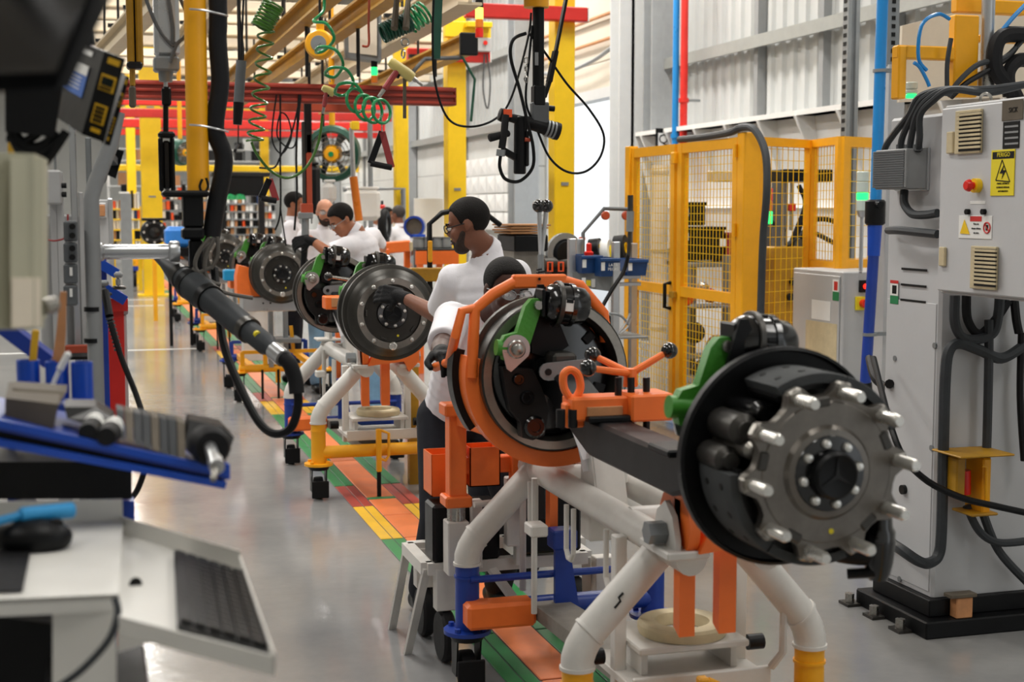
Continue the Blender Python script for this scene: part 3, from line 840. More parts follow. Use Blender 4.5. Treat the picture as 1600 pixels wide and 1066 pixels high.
    MB().bx(1.46, 1.80, oy + 1.06, oy + 1.34, 0.435, 0.455, 0.004).bx(1.48, 1.50, oy + 1.1, oy + 1.3, 0.366, 0.435).bx(1.76, 1.78, oy + 1.1, oy + 1.3, 0.366, 0.435).build('ring_seat', 'white_paint', t)
    MB().lathe([(0.075, 0), (0.128, 0), (0.132, 0.012), (0.132, 0.028), (0.126, 0.036), (0.08, 0.036), (0.075, 0.026), (0.075, 0)], 32, Matrix.Translation((1.64, oy + 1.18, 0.457))).build('wooden_ring', 'ring_beige', t)
    for i, x in enumerate((1.40, 1.86)):
        MB().cyl((x, oy + 1.2, 0.4), (x + (-0.05, 0.05)[i], oy + 1.2, 0.4), 0.024, n=12).build('shelf_knob', 'black', t)
    MB().tube([(1.84, oy + 1.0, 0.39), (1.86, oy + 0.97, 0.44), (1.86, oy + 0.97, 0.56), (1.93, oy + 0.985, 0.56)], 0.012, 8).build('shelf_handle', 'white_paint', t)
    # tread plank between the frames
    MB().add([(1.47, oy + 2.17, 0.30), (1.60, oy + 2.17, 0.30), (1.74, oy + 0.98, 0.30), (1.52, oy + 0.98, 0.30), (1.47, oy + 2.17, 0.25), (1.60, oy + 2.17, 0.25), (1.74, oy + 0.98, 0.25), (1.52, oy + 0.98, 0.25)],
             [(3, 2, 1, 0), (4, 5, 6, 7), (0, 1, 5, 4), (1, 2, 6, 5), (2, 3, 7, 6), (3, 0, 4, 7)]).build('tread_plank', 'plank_grey', t, smooth=0)
    # blue rear details: orange bumper block, brace and rod
    MB().bx(1.22, 1.47, oy + 2.06, oy + 2.16, 0.235, 0.325, 0.012).build('bumper_block', 'orange', t)
    MB().cyl((XL, oy + 2.13, 0.40), (XR, oy + 2.13, 0.40), 0.013, n=10).build('rear_rod', 'blue', t)
    MB().prism([(-0.05, 0.28), (0.04, 0.28), (0.0, 0.52), (-0.05, 0.52)], 0.02, TR(V((1.60, oy + 2.12, 0)), V((1, 0, 0)), V((0, 0, 1)), V((0, -1, 0)))).build('rear_brace', 'blue', t)
    MB().bx(1.53, 1.62, oy + 2.06, oy + 2.14, 0.50, 0.57, 0.006).build('brace_head', 'blue', t)
    # yellow drop handle with its floor pin
    h = MB().bx(1.575, 1.605, oy + 0.90, oy + 0.935, 0.155, 0.41, 0.005)
    hd = h.build('tow_handle', 'yellow', t)
    MB().tube([(1.605, oy + 0.915, 0.40), (1.65, oy + 0.915, 0.38), (1.65, oy + 0.915, 0.25), (1.63, oy + 0.915, 0.22), (1.605, oy + 0.915, 0.23)], 0.009, 8).build('handle_loop', 'yellow', hd)
    MB().cyl((1.59, oy + 0.917, 0.01), (1.59, oy + 0.917, 0.17), 0.013, n=10).build('floor_pin', 'black', hd)
    # U hooks under the side tubes
    for (x, y) in ((1.452, oy + 1.25), (1.452, oy + 1.62), (1.452, oy + 2.02)):
        MB().tube([(x, y, 0.745), (x, y, 0.60), (x, y + 0.02, 0.575), (x, y + 0.05, 0.575), (x, y + 0.07, 0.60), (x, y + 0.07, 0.745)], 0.009, 8).build('u_hook', 'white_paint', t)
    # document holder post with papers
    px, py = 1.575, oy + 1.72
    MB().bx(px - 0.05, px + 0.05, py - 0.045, py + 0.045, 0.62, 0.93, 0.006).build('holder_post', 'white_paint', t)
    MB().cyl((px + 0.075, py + 0.02, 0.80), (px + 0.075, py + 0.02, 1.02), 0.03, n=14).build('holder_tube', 'white_paint', t)
    Th = TR(V((px - 0.02, py - 0.06, 0.80)), V((1, 0, 0)), V((0, -0.35, -0.94)).normalized() * -1, V((0, -0.94, 0.35)).normalized())
    hb = MB(); hb.add(*(lambda b: (b.v, b.f))(MB().box((0.02, 0.08, -0.02), (0.10, 0.27, 0.012), None, 0.003)), Th); hb.add(*(lambda b: (b.v, b.f))(MB().box((0.02, 0.02, 0.045), (0.10, 0.2, 0.008), None, 0.003)), Th)
    for sx in (-0.03, 0.07):
        hb.add(*(lambda b: (b.v, b.f))(MB().box((sx, 0.02, 0.01), (0.006, 0.2, 0.07))), Th)
    hb.build('paper_pocket', 'white_paint', t)
    for i, (rz, dx) in enumerate(((0.10, -0.012), (-0.14, 0.03), (0.25, 0.0))):
        MB().add(*(lambda b: (b.v, b.f))(MB().box((0.01 + dx, 0.14 + 0.02 * i, 0.0 + 0.012 * i), (0.085, 0.16, 0.004))), Th @ Matrix.Rotation(rz, 4, 'Z')).build('paper_sheet', 'paper', t)
    if k == 0: MB().tube([(1.36, oy + 0.936, 0.66), (1.347, oy + 0.936, 0.648), (1.352, oy + 0.936, 0.638), (1.335, oy + 0.936, 0.62)], 0.0035, 5).build('paint_scuff', 'ink', t)
    MB().lathe([(0.0, 0), (0.075, 0), (0.075, 0.02), (0, 0.02)], 20, aim((1.50, oy + 2.2, 0.865), (1, 0, 0))).build('rear_pivot', 'white_paint', t)
    MB().bx(1.42, 1.60, oy + 2.11, oy + 2.28, 0.82, 0.835, 0.004).build('rear_plate', 'white_paint', t)
    Tq2 = TR(V((1.555, oy + 2.2, 0)), V((0, 1, 0)), V((0, 0, 1)), V((1, 0, 0)))
    MB().prism([(-0.02, 0.90), (0.03, 0.90), (0.03, 0.52), (-0.02, 0.52)], 0.03, Tq2).build('cradle_prong', 'orange', t)
    MB().torus((1.50, oy + 2.2, 0.93), (1, 0, 0), 0.085, 0.016, 14, 6, (R(40), R(140))).build('rear_yoke', 'yellow_old', t)
    return t
big_cart(0, 'nearest white tube axle cart with yellow front feet and blue rear posts', 'tube axle carts')
big_cart(1, 'second white tube axle cart, its yellow front frame in full view', 'tube axle carts')
def low_cart(k, label):
    oy = HUB0 + PITCH * k
    t = thing('axle_cart', label, 'cart', (1.6, oy + 1.0, 0), 'low yellow axle carts')
    XL, XR = 1.22, 1.98
    for (y, m, nm) in ((oy + 0.75, 'yellow', 'front_frame'), (oy + 1.75, 'blue', 'rear_frame')):
        f = MB().cyl((XL, y, 0.29), (XR, y, 0.29), 0.035, n=14)
        for x in (XL + 0.03, 1.45, XR - 0.03):
            f.bx(x - 0.018, x + 0.018, y - 0.02, y + 0.02, 0.29, 0.44)
        f.bx(XL + 0.03, XR - 0.03, y - 0.014, y + 0.014, 0.42, 0.45)
        f.build(nm, m, t)
        for x in (XL, XR):
            caster(t, x, y, 0.27, m)
    for x in (XL + 0.1, XR - 0.1):
        MB().bar((x, oy + 0.75, 0.3), (x, oy + 1.75, 0.3), 0.05, 0.05).build('side_rail', 'yellow', t)
    MB().bx(1.54, 1.58, oy + 0.72, oy + 0.78, 0.16, 0.32).build('tow_block', 'yellow', t)
    for x in (1.42, 1.56):
        MB().cyl((x, oy + 0.72, 0.02), (x, oy + 0.72, 0.28), 0.011, n=8).build('floor_pin', 'black', t)
    for x in (1.50, 1.63):
        MB().bx(x - 0.02, x + 0.02, oy + 0.7, oy + 0.76, 0.3, 0.84, 0.003).build('upright', 'galv', t)
    MB().bx(1.40, 1.75, oy + 0.6, oy + 0.9, 0.52, 0.56, 0.004).build('mid_shelf', 'galv', t)
    MB().bar((1.70, oy + 0.75, 0.42), (1.86, oy + 0.75, 0.30), 0.03, 0.03).build('brace', 'yellow', t)
    MB().bar((1.70, oy + 0.75, 0.42), (1.68, oy + 0.75, 0.66), 0.03, 0.03).build('brace', 'yellow', t)
    MB().bx(1.21, 1.66, oy + 0.22, oy + 0.50, 0.83, 0.95, 0.004).build('box_beam', 'alu', t)
    for x in (1.38, 1.44):
        MB().cyl((x, oy + 0.215, 0.90), (x, oy + 0.222, 0.90), 0.008, n=10).build('beam_hole', 'ink', t)
    MB().bx(1.62, 1.78, oy + 0.25, oy + 0.4, 0.89, 0.93, 0.004).build('beam_lug', 'yellow', t)
    MB().prism([(-0.27, 0.955), (0.24, 0.955), (0.24, 1.0), (0.12, 1.03), (0.0, 1.0), (-0.12, 1.04), (-0.17, 1.20), (-0.25, 1.22), (-0.27, 1.12)], 0.24, TR(V((1.44, oy + 0.52, 0)), V((1, 0, 0)), V((0, 0, 1)), V((0, -1, 0)))).build('cradle_block', 'orange', t)
    MB().bx(1.32, 1.60, oy + 1.3, oy + 1.5, 0.3, 1.0, 0.004).build('rear_column', 'white_paint', t)
    MB().bx(1.22, 1.68, oy + 1.42, oy + 1.7, 0.96, 1.04, 0.006).build('rear_cradle', 'orange', t)
    MB().bx(1.15, 1.30, oy + 1.25, oy + 1.4, 1.04, 1.14, 0.01).build('trim_block', 'blue_trim', t)
    return t
low_cart(2, 'third cart along the line, low yellow base with a silver beam and orange block')
low_cart(3, 'fourth cart along the line, low and yellow, behind the silver-beam cart')
low_cart(4, 'fifth cart along the line, small and yellow far down the aisle')

# ================================================================ ORANGE LIFTING FIXTURE under the far drum of the nearest axle
YB = HUB0 + AL                                   # outer face of that drum
fx = thing('drum_fixture', 'orange drum lifting fixture with hoop handle, bins and white wheeled base', 'fixture', (1.45, 5.1, 0))
Tf_ = TR(V((AX, 4.47, AZ)), V((1, 0, 0)), V((0, 0, 1)), V((0, -1, 0)))
MB().lathe([(0.262, -0.05), (0.312, -0.05), (0.312, 0.035), (0.262, 0.035)], 36, Tf_, (R(168), R(288))).build('cradle_arc', 'orange', fx)
MB().lathe([(0.30, -0.12), (0.335, -0.12), (0.335, -0.05), (0.30, -0.05)], 24, Tf_, (R(165), R(215))).build('guard_arc', 'black', fx)
q = lambda x, y, Y: pY(x, y, Y)
YH = 4.44
hoop = [q(737, 590, YH), q(739, 540, YH), q(742, 484, YH), q(770, 460, YH), q(806, 440, YH)]
MB().tube(hoop, 0.019, 12).build('hoop_leg', 'orange', fx)
MB().tube([q(880, 439, YH), q(906, 446, YH), q(943, 490, YH), q(946, 534, YH)], 0.019, 12).build('hoop_leg', 'orange', fx)
MB().bar(q(800, 440, YH), q(884, 439, YH), 0.036, 0.045, bev=0.006).build('hoop_block', 'orange', fx)
MB().cyl(q(843, 436, YH - 0.028), q(843, 436, YH - 0.02), 0.005, n=8).build('hoop_screw', 'ink', fx)
MB().tube([q(742, 482, YH), q(722, 486, YH), q(712, 524, YH), q(702, 566, YH + 0.2), q(680, 574, YH + 0.3)], 0.016, 12).build('grip_bar', 'orange', fx)
MB().cyl(q(918, 512, 4.5), q(950, 512, 4.5), 0.026, n=14).build('hoop_socket', 'orange', fx)
# columns, caps and telescopes
for (px, Yc) in ((712, 4.98), (840, 5.3)):
    a = q(px, 640, Yc); b = q(px, 782, Yc)
    MB().bx(a.x - 0.032, a.x + 0.032, Yc - 0.035, Yc + 0.035, b.z, a.z, 0.004).build('column', 'orange', fx)
    MB().bx(a.x - 0.052, a.x + 0.052, Yc - 0.05, Yc + 0.05, a.z - 0.02, a.z + 0.025, 0.006).build('column_cap', 'orange', fx)
    MB().bx(a.x - 0.05, a.x + 0.05, Yc - 0.05, Yc + 0.05, b.z - 0.02, b.z + 0.022, 0.006).build('column_cap', 'orange', fx)
    MB().cyl((a.x, Yc, 0.40), (a.x, Yc, b.z - 0.02), 0.034, n=18).build('telescope', 'steel', fx)
    MB().bx(a.x - 0.04, a.x + 0.04, Yc - 0.04, Yc + 0.04, 0.36, 0.56, 0.004).build('telescope_sleeve', 'white_paint', fx)
a = q(712, 640, 4.98)
MB().bx(a.x + 0.03, a.x + 0.30, 4.96, 5.02, 0.73, 0.79, 0.004).build('cross_channel', 'orange', fx)
MB().bx(a.x + 0.03, a.x + 0.46, 4.90, 4.97, 0.90, 0.95, 0.004).build('cross_channel', 'orange', fx)
MB().bar((a.x + 0.02, 4.95, 0.95), (a.x + 0.12, 4.6, 0.93), 0.06, 0.07, bev=0.004).build('support_arm', 'orange', fx)
MB().bar((a.x + 0.34, 4.95, 0.92), (a.x + 0.30, 4.55, 0.90), 0.06, 0.07, bev=0.004).build('support_arm', 'orange', fx)
MB().bx(a.x + 0.20, a.x + 0.245, 4.93, 4.98, 0.70, 0.94, 0.004).build('web_plate', 'orange', fx)
MB().bx(a.x + 0.27, a.x + 0.33, 4.93, 4.99, 0.55, 0.95, 0.004).build('spindle_guard', 'cast_dark', fx)
def open_bin(parent, c, sx, sy, sz, m, mi, name='parts_bin'):
    w = 0.004
    b = MB().bx(c.x - sx / 2, c.x + sx / 2, c.y - sy / 2, c.y + sy / 2, c.z, c.z + w)
    b.bx(c.x - sx / 2, c.x - sx / 2 + w, c.y - sy / 2, c.y + sy / 2, c.z, c.z + sz).bx(c.x + sx / 2 - w, c.x + sx / 2, c.y - sy / 2, c.y + sy / 2, c.z, c.z + sz)
    b.bx(c.x - sx / 2, c.x + sx / 2, c.y - sy / 2, c.y - sy / 2 + w, c.z, c.z + sz).bx(c.x - sx / 2, c.x + sx / 2, c.y + sy / 2 - w, c.y + sy / 2, c.z, c.z + sz)
    return b.build(name, m, parent, smooth=0)
open_bin(fx, q(752, 756, 5.0), 0.115, 0.11, 0.145, 'orange', None)
open_bin(fx, q(688, 770, 5.2), 0.10, 0.14, 0.16, 'orange', None)
open_bin(fx, q(846, 756, 5.0), 0.10, 0.11, 0.145, 'orange', None)
# white wheeled base
bl, br = 1.17, 1.80
zb = 0.36
bf = MB()
for y in (5.08, 5.42):
    bf.bar((bl, y, zb), (br, y, zb), 0.045, 0.045)
for x in (bl, 1.38, 1.58, br):
    bf.bar((x, 5.08, zb), (x, 5.42, zb), 0.045, 0.045)
bf.build('base_frame', 'white_paint', fx)
for x, y, dx in ((bl, 5.08, -0.05), (br, 5.08, 0.05), (bl, 5.42, -0.04), (br, 5.42, 0.04)):
    MB().bar((x, y, zb), (x + dx, y + 0.12, 0.0), 0.035, 0.012).build('base_foot', 'white_paint', fx)
    MB().lathe([(0, -0.025), (0.09, -0.025), (0.098, -0.015), (0.098, 0.015), (0.09, 0.025), (0, 0.025)], 22, aim((x + 0.07, y, 0.099), (1, 0, 0))).build('wheel', 'black_rubber', fx)
    MB().bx(x + 0.03, x + 0.11, y - 0.03, y + 0.03, 0.2, zb, 0.003).build('wheel_bracket', 'white_paint', fx)
for x in (1.35, 1.52):
    MB().bx(x - 0.02, x + 0.02, 5.02, 5.06, zb, 0.62, 0.003).build('base_upright', 'white_paint', fx)
MB().bar((1.40, 5.0, 0.36), (1.50, 4.85, 0.20), 0.04, 0.015).build('base_brace', 'white_paint', fx)
MB().bx(1.19, 1.45, 5.06, 5.2, 0.38, 0.60, 0.01).build('drive_box', 'black', fx)
MB().bx(1.52, 1.76, 5.02, 5.15, 0.40, 0.74, 0.01).build('drive_box', 'black', fx)
MB().bx(1.46, 1.51, 5.0, 5.05, 0.44, 0.70, 0.004).build('rod_housing', 'white_paint', fx)
MB().cyl((1.49, 4.90, 0.3), (1.49, 4.90, 0.66), 0.013, n=10).build('lift_rod', 'white_paint', fx)
MB().cyl((1.49, 4.90, 0.64), (1.30, 4.88, 0.635), 0.012, n=10).build('lift_lever', 'white_paint', fx)

# orange screw clamp on the axle beam, with a three-ball handle
YC = 3.92
cl = thing('axle_clamp', 'orange screw clamp with black ball handle gripping the nearest axle beam', 'clamp', q(965, 690, YC))
def bxq(mb, x0, x1, y0, y1, Y, d, bev=0.006):
    a = pY(x0, y1, Y); b = pY(x1, y0, Y)
    return mb.bx(a.x, b.x, Y - d / 2, Y + d / 2, a.z, b.z, bev)
bxq(MB(), 974, 1040, 611, 655, YC - 0.02, 0.14).build('clamp_block', 'orange', cl)
bxq(MB(), 886, 975, 616, 656, YC, 0.10).build('clamp_bar', 'orange', cl)
bxq(MB(), 917, 973, 634, 652, YC - 0.052, 0.01, 0.002).build('wood_pad', 'wood', cl)
bxq(MB(), 880, 910, 628, 668, YC, 0.05).build('clamp_hook', 'orange', cl)
bxq(MB(), 958, 1030, 678, 695, YC - 0.01, 0.13).build('lower_jaw', 'orange', cl)
for px in (966, 986, 1010):
    MB().cyl(q(px, 590, YC - 0.02), q(px, 688, YC - 0.02), 0.011, n=10).build('threaded_rod', 'cast_dark', cl)
MB().tube([q(890, 622, YC), q(881, 605, YC), q(881, 585, YC), q(892, 578, YC), q(903, 586, YC), q(907, 606, YC), q(900, 622, YC)], 0.012, 10, 4, True).build('loop_handle', 'orange', cl)
h0 = q(985, 584, YC)
MB().cyl(q(985, 604, YC), q(985, 576, YC), 0.022, 0.018, n=14).build('handle_hub', 'orange', cl)
for (bx_, by_, dY) in ((926, 555, 0.10), (919, 575, -0.10), (1046, 548, 0.0)):
    e = q(bx_, by_, YC + dY)
    MB().cyl(h0, e, 0.0115, 0.0095, n=10).build('handle_spoke', 'orange', cl)
    MB().sph(e, 0.025, 16, 10).build('handle_ball', 'black_gloss', cl)
for px in (876, 895):
    MB().cyl(q(px, 640, YC - 0.04), q(px, 668, YC - 0.04), 0.014, n=12).build('jaw_screw', 'cast_dark', cl)

# silver ball-handled clamp on the second axle
Y2 = HUB0 + PITCH + AL - 0.72
c2 = thing('axle_clamp', 'orange screw clamp with silver ball handle gripping the second axle beam', 'clamp', q(545, 470, Y2))
bxq(MB(), 506, 553, 462, 483, Y2, 0.14).build('clamp_block', 'orange', c2)
bxq(MB(), 518, 552, 465, 480, Y2 - 0.075, 0.012, 0.002).build('wood_pad', 'wood', c2)
hh = q(551, 438, Y2)
MB().cyl(q(552, 464, Y2), hh, 0.018, n=12).build('handle_hub', 'galv', c2)
for (bx_, by_, dY) in ((513, 432, 0.0), (582, 415, 0.05), (560, 450, -0.15)):
    e = q(bx_, by_, Y2 + dY)
    MB().cyl(hh, e, 0.011, 0.009, n=10).build('handle_spoke', 'steel', c2)
    MB().sph(e, 0.026, 14, 8).build('handle_ball', 'black_gloss', c2)
# silver ball-knob lever standing between the workers and the rack
t = thing('lever_stand', 'silver twin lever with two black ball knobs behind the crouching worker', 'lever', q(845, 480, 6.9))
for (x0, y0, x1, y1) in ((845, 400, 842, 322), (846, 400, 854, 322)):
    MB().cyl(q(x0, y0, 6.9), q(x1, y1, 6.9), 0.012, n=10).build('lever_bar', 'alu', t)
    MB().sph(q(x1, y1, 6.9), 0.034, 16, 10).build('lever_knob', 'black_gloss', t)
MB().cyl(q(845, 470, 6.9), q(845, 398, 6.9), 0.016, n=12).build('lever_socket', 'galv', t)
sp = [q(845, 480, 6.9) + V((0.02 * math.cos(i * 0.9), 0.02 * math.sin(i * 0.9), i * 0.0022)) for i in range(90)]
MB().tube(sp, 0.005, 5).build('lever_spring', 'black', t)
a = q(845, 480, 6.9)
MB().cyl((a.x, a.y, 0.0), (a.x, a.y, a.z + 0.01), 0.03, n=12).build('lever_post', 'grey_dark', t)
MB().cyl((a.x, a.y, 0.0), (a.x, a.y, 0.02), 0.12, n=20).build('lever_base', 'grey_dark', t)

# ================================================================ PEOPLE
def caps(mb, p0, p1, r0, r1):
    p0 = V(p0); p1 = V(p1)
    mb.cyl(p0, p1, r0, r1, n=14); mb.sph(p0, r0, 14, 8); mb.sph(p1, r1, 14, 8)
def fused(mb, name, m, parent, voxel, smooth_it=4, cut=None):
    me = mb.mesh(name, 0)
    ob = bpy.data.objects.new(name, me); C.objects.link(ob)
    rm = ob.modifiers.new('fuse', 'REMESH'); rm.mode = 'VOXEL'; rm.voxel_size = voxel; rm.use_smooth_shade = True
    sm = ob.modifiers.new('soften', 'SMOOTH'); sm.factor = 0.5; sm.iterations = smooth_it
    bpy.context.view_layer.update()
    me2 = bpy.data.meshes.new_from_object(ob.evaluated_get(bpy.context.evaluated_depsgraph_get()))
    bpy.data.objects.remove(ob)
    me2.name = name
    zs = [v.co for v in me2.vertices]
    if not zs:
        return None
    c = V((sum(v.x for v in zs) / len(zs), sum(v.y for v in zs) / len(zs), min(v.z for v in zs)))
    me2.transform(Matrix.Translation(-c))
    o = bpy.data.objects.new(name, me2); C.objects.link(o)
    o.location = c - (base_loc(parent) if parent else V((0, 0, 0)))
    o.parent = parent
    me2.materials.clear(); me2.materials.append(M[m])
    me2.polygons.foreach_set('use_smooth', [True] * len(me2.polygons))
    return o
def hand(mb, wrist, d, palm_n, curl=0.6, size=1.0, mirror=1):
    """palm, four unequal fingers with two bends and a thumb; d points from wrist to knuckles, palm_n out of the palm"""
    d = V(d).normalized(); n = V(palm_n); n = (n - d * n.dot(d)).normalized(); sd = d.cross(n) * mirror
    wrist = V(wrist)
    L = 0.09 * size
    for i in range(4):
        off = (i - 1.5) * 0.021 * size
        caps(mb, wrist + sd * off * 0.6 + d * 0.01, wrist + d * L + sd * off, 0.017 * size, 0.0135 * size)
    for i, ln in enumerate((0.068, 0.080, 0.075, 0.058)):
        off = (i - 1.5) * 0.0215 * size
        p = wrist + d * L + sd * off
        dd = d.copy()
        for j, seg in enumerate((0.45, 0.32, 0.23)):
            a = curl * (0.75 + 0.35 * j)
            dd = (dd * math.cos(a) + n * math.sin(a)).normalized()
            n_ = (n - dd * n.dot(dd))
            pn = p + dd * ln * seg * size * 1.1
            caps(mb, p, pn, (0.0105 - 0.001 * j) * size, (0.0098 - 0.001 * j) * size)
            p = pn
    tb = wrist + d * 0.025 * size - sd * 0.035 * size
    t1 = tb + (d * 0.5 - sd * 0.55 + n * 0.5).normalized() * 0.042 * size
    t2 = t1 + (d * 0.85 + n * 0.5 + sd * 0.1).normalized() * 0.032 * size
    caps(mb, tb, t1, 0.015 * size, 0.0115 * size); caps(mb, t1, t2, 0.0115 * size, 0.009 * size)
def head_mesh(mb, hc, fw, up, s=1.0):
    fw = V(fw).normalized(); up = V(up); up = (up - fw * up.dot(fw)).normalized(); rt = fw.cross(up)
    T = TR(V(hc), rt, fw, up)
    mb.sph((0, -0.012 * s, 0.035 * s), 0.1 * s, 22, 16, (0.76, 0.95, 0.86), T)      # skull
    mb.sph((0, 0.022 * s, -0.03 * s), 0.08 * s, 20, 12, (0.80, 0.85, 1.05), T)       # face
    mb.sph((0, 0.045 * s, -0.088 * s), 0.036 * s, 14, 8, (1.15, 0.95, 0.8), T)       # chin
    mb.sph((0, 0.078 * s, 0.018 * s), 0.03 * s, 12, 8, (1.9, 0.55, 0.42), T)         # brow
    mb.sph((0, 0.096 * s, -0.022 * s), 0.0135 * s, 10, 8, (0.85, 1.0, 1.0), T)       # nose tip
    mb.cyl(T @ V((0, 0.082 * s, 0.012 * s)), T @ V((0, 0.096 * s, -0.02 * s)), 0.009 * s, 0.012 * s, n=10)
    for sx in (-1, 1):
        mb.sph((sx * 0.013 * s, 0.087 * s, -0.027 * s), 0.009 * s, 8, 6, (1, 1, 1), T)
        mb.sph((sx * 0.078 * s, -0.012 * s, -0.005 * s), 0.028 * s, 12, 8, (0.32, 0.68, 1.1), T)
        mb.sph((sx * 0.04 * s, 0.06 * s, -0.03 * s), 0.03 * s, 10, 8, (1, 0.8, 0.9), T)
    mb.sph((0, 0.083 * s, -0.062 * s), 0.02 * s, 10, 8, (1.2, 0.5, 0.32), T)
    mb.sph((0, 0.08 * s, -0.073 * s), 0.019 * s, 10, 8, (1.1, 0.5, 0.35), T)
    return T
def hair_cap(T, s, front=0.08, low=-0.03, fade=0.1, grow=0.6):
    """closed shell over the skull: kept above a hairline that drops from forehead to nape"""
    n, m = 56, 20
    keep = []
    def rad(a, e):
        return V((0.076 * math.cos(e) * math.sin(a), 0.097 * math.cos(e) * math.cos(a), 0.088 * math.sin(e)))
    mb = MB()
    vo = []; vi = []
    for j in range(m + 1):
        for i in range(n):
            a = 2 * PI * i / n
            fr = 0.5 + 0.5 * math.cos(a)
            tb = [(0, low - 0.02), (0.3, low - 0.015), (0.38, 0.0), (0.46, 0.022), (0.53, 0.0), (0.58, -0.015), (0.64, 0.0), (0.72, 0.045), (0.85, front - 0.006), (1.001, front)]
            for (f0, l0), (f1, l1) in zip(tb, tb[1:]):
                if f0 <= fr < f1: line = l0 + (l1 - l0) * (fr - f0) / (f1 - f0)
            e0 = math.asin(max(-0.95, min(0.95, (line - 0.035) / 0.088)))
            e = e0 + (PI / 2 - e0) * (j / m)
            g = (0.007 + 0.005 * math.sin(e)) * grow * min(1, (j + 0.6) / 3)
            p = rad(a, e)
            q_ = p + p.normalized() * g
            vo.append(T @ (V((0, -0.012, 0.035)) * s + q_ * s)); vi.append(T @ (V((0, -0.012, 0.035)) * s + p * s * 0.93))
    N = len(vo)
    fs = []
    for j in range(m):
        for i in range(n):
            i2 = (i + 1) % n
            fs.append((j * n + i, j * n + i2, (j + 1) * n + i2, (j + 1) * n + i))
            fs.append((N + j * n + i2, N + j * n + i, N + (j + 1) * n + i, N + (j + 1) * n + i2))
    for i in range(n):
        i2 = (i + 1) % n
        fs.append((i2, i, N + i, N + i2))
    mb.add(vo + vi, fs)
    return mb
def glasses(T, s, parent, dark=False):
    g = MB()
    for sx in (-1, 1):
        c = [(sx * (0.034 + 0.027 * math.cos(a)) * s, (0.100 - 0.012 * abs(math.cos(a)) * (1 if sx * math.cos(a) > 0 else 0)) * s, (0.002 + 0.018 * math.sin(a)) * s) for a in [2 * PI * i / 18 for i in range(18)]]
        g.tube([T @ V(p) for p in c], 0.0024 * s, 6, 0, True)
        g.tube([T @ (V(p) * s) for p in ((sx * 0.060, 0.088, 0.006), (sx * 0.078, 0.06, 0.006), (sx * 0.081, 0.0, 0.008), (sx * 0.080, -0.025, -0.006))], 0.0026 * s, 6)
    g.tube([T @ (V(p) * s) for p in ((-0.008, 0.1, 0.004), (0.0, 0.103, 0.007), (0.008, 0.1, 0.004))], 0.0026 * s, 6)
    fr = g.build('safety_glasses', 'black' if dark else 'grey_box', parent)
    ln = MB()
    for sx in (-1, 1):
        vs = [T @ V((sx * (0.034 + 0.026 * math.cos(a)) * s, 0.099 * s, (0.002 + 0.017 * math.sin(a)) * s)) for a in [2 * PI * i / 18 for i in range(18)]]
        vs2 = [T @ V((sx * (0.034 + 0.026 * math.cos(a)) * s, 0.0975 * s, (0.002 + 0.017 * math.sin(a)) * s)) for a in [2 * PI * i / 18 for i in range(18)]]
        ln.add(vs + vs2, [tuple(range(18)), tuple(range(18, 36))[::-1]] + [(i, 18 + i, 18 + (i + 1) % 18, (i + 1) % 18) for i in range(18)])
    ln.build('lens', 'lens', fr)
